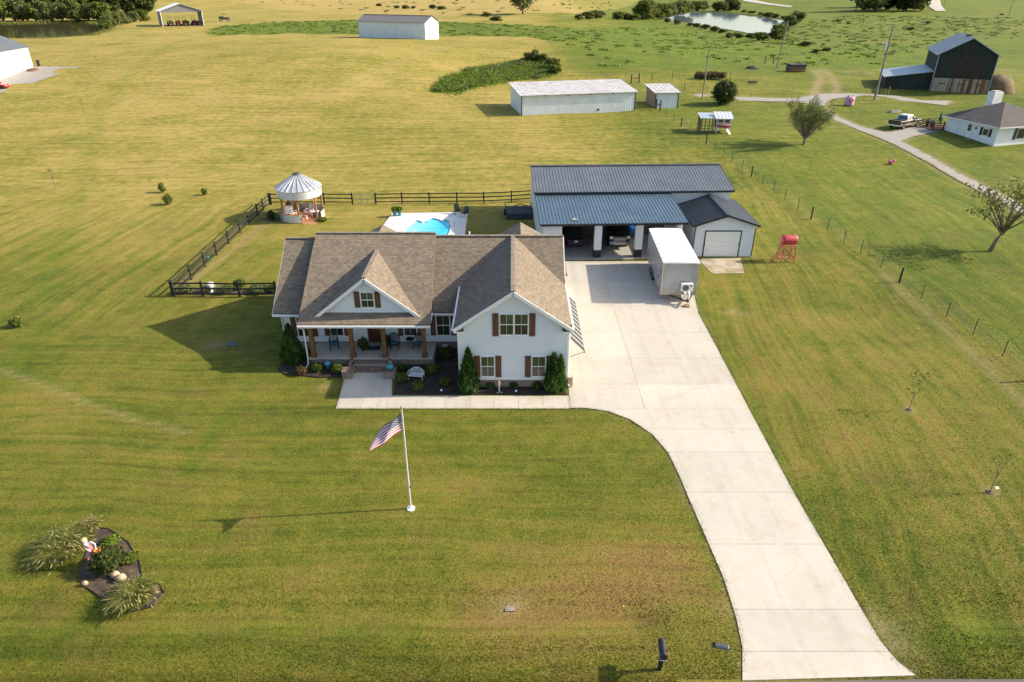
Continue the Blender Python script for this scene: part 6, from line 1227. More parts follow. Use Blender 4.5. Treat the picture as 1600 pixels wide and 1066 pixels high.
# ---------------------------------------------------------------- neighbouring house
def neighbour():
    A, Bk = P(1552, 229), P(1475.5, 204); v = Bk - A; L = math.hypot(v.x, v.y); rz = math.atan2(v.y, v.x) - PI/2                # local +y runs along the left wall to the back
    R = thing('neighbour_house', 'white house with grey hip roof at the right edge', 'house', A, rz); W_ = 11.0; wl = M('white_block_wall', (.74, .75, .75), .7, var=.08, vscale=.8); h = 2.75; lo = -.5
    MB().box(0, W_, 0, L, lo, h).build('wall', wl, R); e = .55; rp = M('grey_shingle', (.075, .068, .064), .9, var=.25, vscale=1, fine=.3, fscale=7); rh = h + 2.3; y0, y1, x1 = -e, L + e, W_ + e; xm = W_/2 
    r0 = Vector((xm, xm*.95, rh)); r1 = Vector((xm, max(L - xm*.95, xm), rh)); E0, E1, E2, E3 = (-e, y0, h), (x1, y0, h), (x1, y1, h), (-e, y1, h)
    for pts in ([E3, E0, r0, r1], [E0, E1, r0], [E1, E2, r1, r0], [E2, E3, r1]): MB().slab(pts, .12).build('roof', rp, R)
    for p, q in ((E3, E0), (E0, E1)): MB().bar(Vector(p) - Vector((0, 0, .1)), Vector(q) - Vector((0, 0, .1)), .1, .14).build('fascia', TRIM, R)
    ch = MB().box(xm - .7, xm + .9, xm + 1.2, xm + 2.4, rh - 1.2, rh + 1.2).build('chimney', M('white_chimney', (.7, .7, .68), .7, var=.15), R); MB().box(xm - .5, xm + .7, xm + 1.4, xm + 2.2, rh + 1.2, rh + 1.35).build('chimney_cap', M('stone_grey', (.4, .4, .4)), ch)
    def win(y, z0, z1, w_, side='l'):
        if side == 'l':
            f = MB().box(-.05, .02, y - w_/2, y + w_/2, z0, z1).build('window', TRIM, R); MB().box(-.07, -.05, y - w_/2 + .08, y + w_/2 - .08, z0 + .08, z1 - .08).build('pane', GL_LO, f)
            for s in (-1, 1): MB().box(-.07, 0, y + s*(w_/2 + .28) - .2, y + s*(w_/2 + .28) + .2, z0 - .05, z1 + .05).build('shutter', BLACK, R)
        else:
            f = MB().box(y - w_/2, y + w_/2, -.05, .02, z0, z1).build('window', TRIM, R); MB().box(y - w_/2 + .08, y + w_/2 - .08, -.07, -.05, z0 + .08, z1 - .08).build('pane', GL_LO, f)
            for s in (-1, 1): MB().box(y + s*(w_/2 + .3) - .22, y + s*(w_/2 + .3) + .22, -.07, 0, z0 - .05, z1 + .05).build('shutter', BLACK, R)
    win(L*.21, 1.15, 2.15, 1.0); win(4.2, .85, 2.35, 1.5, 'f'); win(8.6, .85, 2.35, 1.5, 'f')
    dr = MB().box(-.06, 0, L*.52 - .5, L*.52 + .5, .3, 2.4).build('side_door', TRIM, R); MB().box(-.08, -.06, L*.52 - .3, L*.52 + .3, 1.3, 2.2).build('door_light', GL_LO, dr)
    wr = MB().lathe([(.12, 0), (.2, 0), (.2, .05), (.12, .05)], n=14, cap=False); wr.v = [(-.1 + q[2], L*.40 + q[0], 1.9 + q[1]) for q in wr.v]; wr.build('wreath', LF_DARK, R)
    st = MB()
    for i in range(3): st.box(-1.0 - .32*i, -.7 - .32*i + .3, L*.48 - .9, L*.48 + .9, lo, .28 - .12*i)
    st.box(-.9, -.02, L*.48 - .9, L*.48 + .9, lo, .29); st.build('concrete_steps', M('old_concrete', (.2, .18, .15), .9, var=.2), R)
    # red-brown timber deck beyond the left corner
    D = thing('timber_deck', 'red-brown timber deck with railings at the end of the white house', 'deck', (wmat(R) @ Vector((.2, L + 1.8, 0)))[:], rz); D.location.z = A.z; rw = M('red_brown_timber', (.10, .028, .018), .75, var=.25)
    for i in range(10): MB().box(-2.2, 2.5, -1.6 + i*.35, -1.28 + i*.35, .62, .68).build('deck_board', rw, D)
    for x in (-2.1, -.2, 2.4):
        for y in (-1.5, 1.8): MB().box(x - .07, x + .07, y - .07, y + .07, -.4, 1.75).build('post', rw, D)
    for z in (.95, 1.25, 1.6):
        for y in (-1.5, 1.8): MB().bar((-2.1, y, z), (-.2 if y < 0 else 2.4, y, z), .04, .12).build('rail', rw, D)
        MB().bar((-2.1, -1.5, z), (-2.1, 1.8, z), .04, .12).build('rail', rw, D)
    for i in range(4): MB().box(-.1, 1.4, -1.7 - .28*(i + 1), -1.7 - .28*i, .5 - .17*i, .55 - .17*i).build('stair_tread', rw, D)
    for x in (-.15, 1.45): MB().bar((x, -1.6, .6), (x, -2.9, -.1), .05, .25).build('stringer', rw, D); MB().bar((x, -1.6, 1.5), (x, -2.9, .8), .05, .1).build('stair_rail', rw, D)
    dk = wmat(D)
    o = thing('patio_umbrella', 'closed green patio umbrella standing on the timber deck', 'umbrella', (dk @ Vector((.5, .3, .68)))[:], 0); MB().tube((0, 0, 0), (0, 0, 2.2), .03).build('pole', BLACK, o); MB().lathe([(.02, 2.2), (.12, 1.9), (.2, 1.2), (.1, .9)], n=10).build('canopy', M('green_canvas', (.02, .09, .07), .9), o)
    o = thing('patio_grill', 'dark covered grill on the timber deck', 'grill', (dk @ Vector((-.9, .6, .68)))[:], rz); MB().box(-.55, .55, -.3, .3, .5, 1.0).build('body', M('grill_cover', (.02, .05, .05), .9), o, bevel=.06)
    for x in (-.45, .45): MB().box(x - .04, x + .04, -.25, .25, 0, .5).build('leg', BLACK, o)
neighbour()
# ---------------------------------------------------------------- chicken coop
def coop():
    q = P(1127, 207); R = thing('chicken_coop', 'red and white chicken coop with a wired run on legs', 'coop', q, math.radians(-4)); RD = M('coop_red', (.30, .025, .035), .7, var=.2); WT = TRIM
    MB().box(-1.0, 1.1, -.6, 1.2, .75, 2.2).build('house', RD, R)
    for x in (-.95, 1.05):
        for y in (-.55, 1.15): MB().box(x - .06, x + .06, y - .06, y + .06, 0, .75).build('leg', WT, R)
    metal_roof(R, (-1.3, -1.05, 2.2), (1.4, -1.05, 2.2), (1.4, 1.5, 2.85), (-1.3, 1.5, 2.85), M('coop_roof', (.7, .71, .72), .4, .3), .45)
    for x0 in (-.75, .25):
        w_ = MB().box(x0 - .06, x0 + .66, -.66, -.6, 1.5, 2.05).build('window', WT, R); MB().box(x0, x0 + .29, -.675, -.66, 1.56, 2.0).build('pane', GL_LO, w_); MB().box(x0 + .31, x0 + .6, -.675, -.66, 1.56, 2.0).build('pane', GL_LO, w_)
    for z0, z1 in ((.72, .82), (1.36, 1.44), (2.1, 2.18)): MB().box(-1.03, 1.13, -.64, -.6, z0, z1).build('trim_board', WT, R)
    for x in (-1.0, 0.05, 1.07): MB().box(x - .05, x + .05, -.65, -.6, .8, 2.15).build('trim_board', WT, R)
    MB().slab([(-.9, -.62, 1.36), (1.0, -.62, 1.36), (1.0, -1.0, 1.2), (-.9, -1.0, 1.2)], .05).build('nest_box_lid', M('coop_pink', (.42, .16, .18), .7), R); MB().box(-.9, 1.0, -.95, -.62, .88, 1.18).build('nest_box', RD, R)
    MB().bar((.5, -.7, .75), (1.0, -1.5, 0), .4, .05).build('ramp', WT, R)
    FW = M('run_timber', (.12, .09, .06), .9); f = []
    for x in (-3.3, -2.7, -2.1, -1.5, -1.05):
        for y in (-.4, 2.4): MB().bar((x, y, 0), (x, y, 2.3 if y > 0 else 2.1), .09, .09).build('run_post', FW, R)
    for y in (.3, 1.0, 1.7): MB().bar((-3.3, y, 0), (-3.3, y, 2.2), .09, .09).build('run_post', FW, R)
    for z in (.1, 1.1, 2.1): 
        for p, q_ in (((-3.3, -.4, z), (-1.05, -.4, z)), ((-3.3, -.4, z), (-3.3, 2.4, z)), ((-3.3, 2.4, z), (-1.05, 2.4, z))): MB().bar(p, q_, .07, .07).build('run_rail', FW, R)
    m = MB()
    for i in range(12): y = -.4 + i*.255; m.bar((-3.3, y, .1), (-3.3, y, 2.1), .012, .012)
    for i in range(12): x = -3.3 + i*.2; m.bar((x, -.4, .1), (x, -.4, 2.1), .012, .012)
    for i in range(9): z = .1 + i*.25; m.bar((-3.3, -.4, z), (-1.05, -.4, z), .012, .012); m.bar((-3.3, -.4, z), (-3.3, 2.4, z), .012, .012)
    m.build('wire_mesh', GAL, R); metal_roof(R, (-3.5, -.6, 2.18), (-1.2, -.6, 2.18), (-1.2, 2.6, 2.5), (-3.5, 2.6, 2.5), M('run_roof', (.5, .56, .58), .4, .3), .45)
coop()
# ---------------------------------------------------------------- trees
def limbs(m, base, h, ends, r0, seed):
    rg = random.Random(seed)
    for e in ends:
        s = Vector((base.x, base.y, base.z + h*rg.uniform(.75, 1.0))); e = Vector(e); k = s.lerp(e, .5) + Vector((rg.uniform(-.2, .2), rg.uniform(-.2, .2), .15*(e - s).length*.4)); m.path([s, k, e], [r0*.55, r0*.34, r0*.12], 5)
def tree(name, label, loc, h, cr, leaf, n, size, seed, trunk=.15, bare=.3, lobes=9, rz=1.0, group=None, lean=(0, 0), shell=.25):
    R = thing(name, label, 'tree', loc, 0, group); rg = random.Random(seed); th = h*bare; L = []; m = MB()
    m.path([(0, 0, -.2), (lean[0]*.4, lean[1]*.4, th*.5), (lean[0], lean[1], th)], [trunk*1.25, trunk, trunk*.8], 8)
    for i in range(lobes):
        a = 2*PI*i/lobes + rg.uniform(-.3, .3); f = rg.uniform(.25, .85); zz = th + (h - th)*rg.uniform(.16 if bare < .06 else .25, .85); wd = cr*f*(1 - .5*abs((zz - th)/(h - th) - .45)); r = cr*rg.uniform(.28, .5)
        L.append((lean[0] + wd*math.cos(a), lean[1] + wd*math.sin(a), zz, r, r, r*rz*rg.uniform(.7, 1.0)))
    L.append((lean[0], lean[1], th + (h - th)*.62, cr*.55, cr*.55, (h - th)*.36))
    limbs(m, Vector((lean[0], lean[1], 0)), th, [q[:3] for q in L], trunk, seed); m.build('trunk', BARK, R, True)
    V, Fq = leaf_quads(L, n, size, seed, shell, up=.8); np_mesh('crown', V, Fq, leaf, R); return R
def vase_tree(label, loc, h, cr, leaf, n, size, seed, stems=26, sc=1.0):
    """many-stemmed upward fan"""
    R = thing('crape_myrtle', label, 'tree', loc); rg = random.Random(seed); m = MB(); L = []
    m.path([(0, 0, -.1), (0, 0, h*.16)], [.2, .17], 8)
    for i in range(stems):
        a = rg.uniform(0, 2*PI); f = math.sqrt(rg.random()); z = h*rg.uniform(.52, 1.0)*(1 - .15*f); e = Vector((cr*f*math.cos(a), cr*f*math.sin(a), z)); k = Vector((e.x*.42, e.y*.42, z*.52))
        m.path([(0, 0, h*.12), k, e], [.06, .035, .01], 5)
        for _ in range(3):
            t = rg.uniform(.35, .8); s = Vector((0, 0, h*.12)).lerp(k, min(1, t*2)) if t < .5 else k.lerp(e, (t - .5)*2); d = e - k; e2 = s + Vector((d.x + rg.uniform(-.6, .6), d.y + rg.uniform(-.6, .6), d.z))*rg.uniform(.4, .7); m.path([s, e2], [.02, .007], 4); L.append((e2.x, e2.y, e2.z, .35*sc, .35*sc, .35*sc))
        L.append((e.x, e.y, e.z, .38*sc, .38*sc, .4*sc))
    m.build('trunk', BARK, R); V, Fq = leaf_quads(L, n, size, seed, .1); np_mesh('crown', V, Fq, leaf, R); return R
vase_tree('fan-shaped many-stemmed tree beside the gravel drive junction', P(1256, 226), 6.6, 3.3, LF_OLIVE, 9000, .10, 31, 60, 1.5)
q = P(1546, 393); tree('shade_tree', 'sparse leafy tree leaning right in front of the gravel drive', q, 7.6, 4.2, LF_SPARSE, 1500, .16, 32, .16, .27, 20, .5, None, (.7, .1), .05)
q = P(1130, 163); ball_shrub('round_bush', 'dark rounded bush beside the utility pole and small shed', q, 2.1, 3.9, LF_DARK, 33, 3800, None, .26)
q = P(817, 22); tree('lone_tree', 'lone rounded tree on the tan field beyond the crest', q, 15, 9.5, LF_OLIVE, 2600, .9, 34, .5, .12, 12, 1.0)
q = P(1420, 641); R = tree('sapling', 'staked thin sapling in the middle of the right lawn', q, 2.9, .7, LF_SPARSE, 70, .09, 35, .02, .35, 5, 1.0, 'saplings on the right lawn'); MB().lathe([(.2, 0), (.15, .03), (.02, .05)], n=12).build('mulch_ring', MATS['mulch_c'], R)
q = P(1546, 770); R = tree('sapling', 'nearly bare sapling with a pale tag near the right edge', q, 2.6, .6, LF_SPARSE, 30, .08, 36, .02, .4, 4, 1.0, 'saplings on the right lawn'); MB().lathe([(.22, 0), (.16, .03), (.02, .05)], n=12).build('mulch_ring', MATS['mulch_c'], R); MB().slab([(.15, -.1, .3), (.32, -.1, .3), (.32, 0, .38), (.15, 0, .38)], .01).build('tag', M('pale_tag', (.75, .75, .6), .6), R)
for px, py, lb in ((130, 174, 'bare stick sapling on the worn line in the left field'), (87, 294, 'wispy bare sapling left of the field shrubs'), (152, 106, 'thin bare sapling near the gravel pad')): tree('sapling', lb, P(px, py), 2.6, .6, LF_SPARSE, 24, .12, px, .03, .4, 4, 1.0, 'saplings in the left field')
# ---------------------------------------------------------------- poles, braces, farm bits
POLEW = M('pole_timber', (.22, .20, .17), .9, var=.25, vscale=1, streak=(6, 6, .5))
def upole(px, py, h, r, label, lean=(0, 0), kit=False):
    R = thing('utility_pole', label, 'utility pole', P(px, py)); MB().path([(0, 0, -.3), (lean[0]*.5, 0, h*.5), (lean[0], 0, h)], [r, r*.85, r*.65], 10).build('pole', POLEW, R)
    if kit:
        MB().tube((-.35, -.05, h*.70), (-.35, -.05, h*.80), .22, n=14).build('transformer', M('pole_grey', (.42, .45, .46), .5), R); MB().tube((-.35, -.05, h*.80), (-.35, -.05, h*.84), .04).build('bushing', TRIM, R); MB().bar((-.5, 0, h*.97), (.2, 0, h*.97), .08, .1).build('crossarm', POLEW, R); MB().path([(.12, -.1, 0), (.12, -.12, h*.55)], .03).build('conduit', GAL, R)
    return R
upole(1366, 157, 12.5, .2, 'tall utility pole with grey transformer left of the black barn', (.3, 0), True); upole(1097, 154, 9.0, .13, 'bare wooden pole behind the dark rounded bush', (.25, 0)); upole(1213, 107, 10.5, .16, 'leaning wooden pole in front of the pond', (.9, 0)); upole(1576, 24, 12, .2, 'distant wooden pole at the top right', (.4, 0)); upole(1474, 12, 12, .2, 'distant wooden pole beside the far dark wood', (.3, 0))
def hbrace(p, q, label, h=1.9):
    R = thing('fence_brace', label, 'fence brace', p); d = q - p
    MB().tube((0, 0, -.2), (0, 0, h), .12).build('post', FBLK, R); MB().tube((d.x, d.y, -.2 + d.z), (d.x, d.y, h + d.z), .12).build('post', FBLK, R); MB().tube((0, 0, h*.55), (d.x, d.y, h*.55 + d.z), .07).build('crossbar', FBLK, R)
hbrace(P(1025, 172), P(1031, 174), 'dark H-shaped post brace in front of the small shed'); hbrace(P(986, 131), P(998, 130), 'dark H-shaped post brace behind the long shed end'); hbrace(P(1195, 100), P(1208, 99), 'dark H-shaped post brace beside the leaning pole')
WF = thing('pasture_fence', 'wire and thin-post fence line behind the small shed', 'fence', P(1018, 131)); pts = [P(*t) for t in ((1018,127),(1050,125),(1069,142),(1090,126),(1128,128),(1140,126))]
for p in pts: MB().bar(p, p + Vector((0, 0, 1.6)), .08, .08).build('post', FBLK, WF, world=True)
R = thing('hay_rack', 'brown brush-filled rack behind the wooden pole', 'hay rack', P(1109, 124)); V, Fq = leaf_quads([(x*.9, 0, .8, .8, .9, .75) for x in range(-3, 4)], 1300, .28, 41, .3); np_mesh('brush', V, Fq, leafmat('dry_brush', [(.05, .04, .025), (.11, .085, .045), (.16, .13, .06)]), R)
for x in (-3.3, 0, 3.3): MB().tube((x, -.9, 0), (x, -.9, 1.7), .06).build('post', FBLK, R)
R = thing('log_stack', 'dark covered log stack on the grass by the dirt track', 'log stack', P(1243, 112), .1)
for r_ in range(3):
    for c in range(5): MB().tube((-2.0, -.8 + c*.42 + .1*(r_ % 2), .22 + r_*.40), (2.0, -.8 + c*.42 + .1*(r_ % 2), .22 + r_*.40), .2, n=9).build('log', M('log_brown', (.17, .11, .065), .9, var=.3), R)
MB().box(-2.1, 2.1, -1.1, 1.1, 1.25, 1.7).build('cover', M('dark_tarp', (.03, .032, .035), .6, var=.3, vscale=2), R, bevel=.12)
q = P(1175, 108); m = MB(); rg = random.Random(4); m.ball((0, 0, 0), 1, 12, 8, (1.6, 1.0, .8)); m.v = [(v[0] + rg.uniform(-.12, .12), v[1], max(0, v[2] + rg.uniform(-.1, .1))) for v in m.v]; o = m.build('scrap_heap', M('scrap_dark', (.05, .048, .045), .8, var=.4, vscale=3)); o.location = q; tag(o, 'small dark heap on the grass between the poles', 'heap')
q = P(1175, 131); R = thing('feed_trough', 'low dark trough on the mown grass', 'trough', q); MB().box(-.9, .9, -.3, -.25, .1, .5).box(-.9, .9, .25, .3, .1, .5).box(-.9, -.85, -.25, .25, .1, .5).box(.85, .9, -.25, .25, .1, .5).box(-.85, .85, -.25, .25, .1, .15).build('trough', BARNW, R)
# pink bale decoration and little pink figure
q = P(1326, 165); R = thing('pink_bale_figure', 'pink wrapped bale decorated with a dark-eyed face on the lawn', 'decoration', q, math.radians(-5)); PKM = M('pink_wrap', (.52, .20, .36), .6, var=.2, vscale=2, col2=(.62, .36, .45))
MB().lathe([(.1, 0), (.75, .02), (.8, .2), (.8, 1.3), (.72, 1.5), (.1, 1.54)], n=20).build('bale', PKM, R, True)
for x in (-.28, .3): MB().ball((x, -.76, .95), .14, 10, 8, (1, .4, 1)).build('eye', BLACK, R); MB().lathe([(.16, 1.45), (.12, 1.65), (.02, 1.75)], (x*1.2, 0, 0), 8).build('ear', BLACK, R)
MB().lathe([(.24, 0), (.22, .14), (.05, .16)], n=14).build('snout', PKM, R).rotation_euler = (PI/2, 0, 0); R.children[-1].location = (0, -.76, .6)
q = P(1391, 257); R = thing('pink_lawn_ornament', 'small pink lawn ornament beside the gravel drive', 'decoration', q); MB().ball((0, 0, .28), .33, 12, 8, (1.2, .8, .8)).ball((.35, -.05, .5), .18).build('body', M('hot_pink', (.6, .13, .24), .5, var=.2), R, True); MB().tube((-.2, 0, .45), (-.35, 0, .85), .03).build('tail', BLACK, R)
for x in (-.2, .2): MB().tube((x, 0, 0), (x, 0, .2), .06).build('leg', BLACK, R)
R = thing('guy_guard', 'thin pair of yellow guy-wire guards beside the tall utility pole', 'guy wire', P(1384, 162)); MB().tube((0, 0, 0), (-.5, .2, 2.6), .035).build('guard', M('guard_yellow', (.6, .45, .12), .5), R); MB().tube((.1, 0, 0), (.15, .2, 3.0), .035).build('guard', M('guard_yellow', (.6, .45, .12)), R)
R = thing('fishing_boat', 'small dark upturned boat on the grass behind the pickup', 'boat', P(1396, 176), .2); MB().loft([[(-1.3, -.1, 0), (-1.3, .1, 0), (-1.3, 0, .25)], [(-.6, -.5, 0), (-.6, .5, 0), (-.6, 0, .45)], [(.8, -.55, 0), (.8, .55, 0), (.8, 0, .45)], [(1.2, -.45, 0), (1.2, .45, 0), (1.2, 0, .38)]]).build('hull', M('boat_grey', (.06, .055, .05), .6), R)
# ---------------------------------------------------------------- far carport with machinery, buggy
def far_carport():
    a, b_ = P(254.6, 42), P(319.5, 40.5); rz, L = frame_from(a, b_); R = thing('far_carport', 'white-roofed open metal carport full of machinery at the far left', 'carport', a, rz); dp = 11; ev, pk = L*.36, L*.52
    WP = TRIM; GS = M('grey_side_metal', (.17, .17, .18), .6, var=.1)
    for x in (.1, L - .1):
        for y in (0, dp*.5, dp): MB().box(x - .1, x + .1, y - .1, y + .1, -.8, ev).build('post', WP, R)
        MB().box(x - .04, x + .04, .1, dp - .1, .2, ev).build('side_panel', GS, R)
    MB().plate([(0, 0, ev - .5), (L, 0, ev - .5), (L, 0, ev), (L/2, 0, pk), (0, 0, ev)], (0, 1, 0), .06).build('gable_panel', GS, R); MB().plate([(0, dp, ev - .5), (L, dp, ev - .5), (L, dp, ev), (L/2, dp, pk), (0, dp, ev)], (0, -1, 0), .06).build('gable_panel', GS, R); wr = M('carport_roof_white', (.68, .70, .72), .45, .2)
    metal_roof(R, (-.5, dp + .4, ev - .1), (-.5, -.5, ev - .1), (L/2, -.5, pk + .1), (L/2, dp + .4, pk + .1), wr, 1.2); metal_roof(R, (L + .5, -.5, ev - .1), (L + .5, dp + .4, ev - .1), (L/2, dp + .4, pk + .1), (L/2, -.5, pk + .1), wr, 1.2)
    MB().box(.2, L - .2, .3, dp - .3, -.6, gh_local(R, L/2, dp/2) + .06 if False else .05).build('floor_pad', M('red_dirt', (.16, .08, .045), .95, var=.3), R)
    for i, (f, lb, cl) in enumerate(((.22, 'dark tractor at the left inside the far carport', ('tractor_black', (.03, .035, .035), .5)), (.44, 'orange tractor in the middle of the far carport', ('tractor_orange', (.42, .12, .03), .5)), (.62, 'green-grey tractor right of middle in the far carport', ('tractor_grey', (.06, .08, .07), .5)), (.86, 'red tractor by the right wall of the far carport', ('tractor_red', (.22, .04, .03), .5)))):
        w_ = wmat(R) @ Vector((L*f, 3.5, .05)); tractor(w_[:], rz + PI + .2*i, lb, cl, 'tractors in the far carport', 1.35)
far_carport()
q = P(351, 33); R = thing('utility_buggy', 'dark off-road buggy with red front parked right of the far carport', 'buggy', q, math.radians(-70)); R.scale = (1.7,)*3; MB().loft([sec(-1.3, .65, .4, .85), sec(-.2, .68, .35, .75), sec(.8, .66, .35, .9), sec(1.4, .5, .4, .7)]).build('body', M('buggy_dark', (.02, .022, .022), .5), R); MB().box(-.5, .5, .7, 1.3, .75, .92).build('hood', M('buggy_red', (.35, .05, .02), .5), R); MB().box(-.6, .6, -1.35, -.3, .8, 1.05).build('cargo_box', BLACK, R)
for x in (-.6, .6):
    for y in (-.95, .95): wheel(R, x, y, .34, .25)
    MB().path([(x*.95, -.3, .8), (x*.9, -.35, 1.75), (x*.9, .5, 1.75), (x*.95, .85, .9)], .03).build('roll_cage', BLACK, R)
MB().box(-.62, .62, -.45, .6, 1.75, 1.8).build('roof', BLACK, R); MB().box(-.5, .5, -.25, .15, .7, .85).box(-.5, .5, -.3, -.2, .85, 1.3).build('seat', BLACK, R)
# ---------------------------------------------------------------- woods and bushes
LF_WOOD = leafmat('wood_leaf', [(.045, .075, .016), (.10, .135, .026), (.17, .19, .04), (.24, .23, .06)])
protos = [tree('woodland_tree', 'x', (0, -900, 0), 15, 6.4, mt, 2600, .9, 50 + i, .35, .05, 16, 1.1) for i, mt in enumerate((LF_DARK, LF_TREE, LF_WOOD, LF_OLIVE))]
def wood(spots, label, group, s0, s1, seed, kinds=(0, 1, 2, 3), zf=1.0):
    rg = random.Random(seed)
    spots = sorted(spots)
    for i, (px, py) in enumerate(spots):
        p = protos[rg.choice(kinds)]; s = rg.uniform(s0, s1); dup(p, P(px, py) - Vector((0, 0, .5*s)), rg.uniform(0, 6.28), ORD[i] + ' from left, ' + label, group, (s*rg.uniform(1.0, 1.5), s*rg.uniform(1.0, 1.4), s*zf*rg.uniform(.8, 1.15)))
rg = random.Random(12)
wood([(x + rg.uniform(-6, 6), 33.5 + rg.uniform(-1, .8)) for x in range(-30, 175, 13)], 'tree in the front row of the wood behind the left pond', 'trees in the front row behind the left pond', .42, .66, 1, (1, 1, 2, 3))
wood([(x + rg.uniform(-8, 8), 22 + rg.uniform(-3, 3)) for x in range(-40, 240, 16)], 'taller dark tree deeper in the wood behind the left pond', 'trees deeper in the left wood', .75, 1.05, 2, (0, 2, 0, 1))
wood([(x + rg.uniform(-8, 8), 10 + rg.uniform(-3, 3)) for x in range(-40, 260, 20)], 'dark tree at the back of the wood at top left', 'trees at the back of the left wood', 1.1, 1.4, 3, (0, 2))
wood([(165, 46), (172, 43), (181, 41), (190, 39), (199, 38), (209, 36), (220, 34)], 'yellow-green bush on the right bank of the left pond', 'bushes on the bank of the left pond', .26, .38, 4, (1, 3))
wood([(x + rg.uniform(-4, 4), 14 + rg.uniform(-3, 4)) for x in range(1345, 1452, 12)], 'dark tree in the far wood at the top right', 'trees in the far wood at top right', 1.0, 1.5, 5, (0, 2))
wood([(1090, 17), (1100, 16), (1068, 21), (1060, 23), (1046, 26), (1035, 28), (1012, 30), (1004, 31), (1130, 18), (1142, 17.5), (1122, 17.5), (1150, 18), (1020, 29)], 'green tree on the far bank of the right pond', 'trees on the far bank of the right pond', .42, .72, 6, (1, 3, 1))
wood([(1162, 21), (1174, 23), (1188, 25), (1200, 27), (1212, 29), (1226, 31)], 'low dark bush along the far right bank of the right pond', 'low bushes along the right pond', .24, .36, 7, (1, 2), .6)
wood([(1242, 31), (1250, 30), (1246, 36), (1234, 42), (1224, 52), (1216, 58), (1212, 63)], 'yellow-green tree on the right end bank of the right pond', 'trees at the right end of the right pond', .28, .46, 8, (1, 3))
wood([(1043, 35), (1058, 38), (1078, 41), (1088, 43), (1101, 46), (1116, 50), (1128, 52), (1150, 57), (1156, 60), (1172, 61), (1186, 63), (1193, 63), (1139, 60)], 'small bush on the near bank of the right pond', 'bushes on the near bank of the right pond', .16, .27, 9, (1, 3, 2), .75)
wood([(905, 31), (918, 30), (931, 29), (965, 31), (975, 30), (990, 32)], 'low bush in the hedgerow left of the right pond', 'bushes in the hedgerow left of the pond', .3, .5, 10, (1, 2, 3), .6)
wood([(1325, 38), (1310, 34), (1450, 37), (1423, 47), (1258, 72), (1275, 82), (1292, 80), (1395, 20), (1565, 24)], 'dark scrubby bush in the open pasture at the right', 'scrub bushes in the right pasture', .16, .24, 11, (2, 3), .45)
wood([(592, 10), (620, 13), (634, 14), (646, 13.5), (676, 14), (690, 15), (760, 26), (775, 33)], 'straggly bush on the tan field beyond the crest', 'bushes on the tan field', .2, .32, 12, (3, 1), .5)
wood([(865, 108), (858, 102), (848, 98), (836, 96), (826, 96), (866, 116)], 'tall weedy shrub at the right end of the weed patch', 'weed shrubs in the field patch', .13, .19, 13, (3, 1))
for p in protos:
    for ch in list(p.children): bpy.data.objects.remove(ch)
    bpy.data.objects.remove(p)
# ---------------------------------------------------------------- grass blades (uncountable)
def blades(name, x, y, h, w_, mat, lean=.6, zones_=False, z=None, tri=True):
    n = len(x); r = RNG; a = r.random(n)*2*PI; hh = h*(.5 + r.random(n)); ww = w_*(.6 + .8*r.random(n)); z0 = hgt(x, y) - .01 if z is None else z
    dx, dy = np.cos(a)*ww, np.sin(a)*ww; lx, ly = r.normal(size=n)*hh*lean, r.normal(size=n)*hh*lean
    V = np.stack([np.stack([x - dx, y - dy, z0], -1), np.stack([x + dx, y + dy, z0], -1), np.stack([x + lx, y + ly, z0 + hh], -1)], 1).reshape(-1, 3)
    o = np_mesh(name, V, np.arange(3*n).reshape(n, 3), mat); stuff(o)
    if zones_: put_zones(o.data, np.repeat(x, 3), np.repeat(y, 3))
    return o
def spread(poly, n):
    xs = [p[0] for p in poly]; ys = [p[1] for p in poly]; x = RNG.uniform(min(xs), max(xs), n*3); y = RNG.uniform(min(ys), max(ys), n*3); k = inpoly(x, y, poly); return x[k][:n], y[k][:n]
n = 620000; y = 15.9 + (RNG.random(n)**1.7)*46; hw = 3 + .80*(y + 6); x = (RNG.random(n)*2 - 1)*hw
HOUSE = [(-15.4, 41.1), (-13.3, 41.1), (-13.3, 39), (-5.1, 39), (-5.1, 41.1), (-3.3, 41.1), (-3.3, 36.1), (3.5, 36.1), (3.5, 50), (-15.4, 50)]
bad = inpoly(x, y, HOUSE) | (y < RY - .02 + 0*x) & (x > 6)
for pl in (DRIVE, WALK, BED_L, BED_R, ISLAND, DECK, [(2.5, 57.6), (16, 57.8), (22, 58.6), (22, 80), (2, 80)], W0((1090,405),(1157,404),(1163,427),(1112,428))): bad |= inpoly(x, y, pl)
zz, br = zones(x, y); bad |= RNG.random(n) < br*1.1
x, y = x[~bad], y[~bad]; tag(blades('lawn_grass', x, y, .038, .017, GRASS, .45, True), 'short mown lawn grass around the house', 'grass')
x, y = spread(HAY, 9000); x, y = x + RNG.normal(size=len(x))*2.5, y + RNG.normal(size=len(x))*4; tag(blades('hay_grass', x, y, .14, .10, LF_BRIGHT, 1.5), 'tall bright green hay grass on the slope below the pond', 'grass')
x, y = spread(WEED, 12000); x, y = x + RNG.normal(size=len(x))*.8, y + RNG.normal(size=len(x))*1.2; tag(blades('weed_patch', x, y, .42, .09, LF_BRIGHT, .9), 'patch of tall green weeds in the mown field', 'weeds')
def clumps(poly, n, k, size, mat, hh, name, label, seed):
    xs, ys = spread(poly, n); rg = np.random.default_rng(seed); r = rg.uniform(.5, 1.6, len(xs)); L = np.stack([xs, ys, hgt(xs, ys) + hh*.3, r*1.3, r, hh*rg.uniform(.5, 1.1, len(xs))], -1)
    V, Fq = leaf_quads(L, k, size, seed, .3, up=2.2); return tag(stuff(np_mesh(name, V, Fq, mat)), label, 'vegetation')
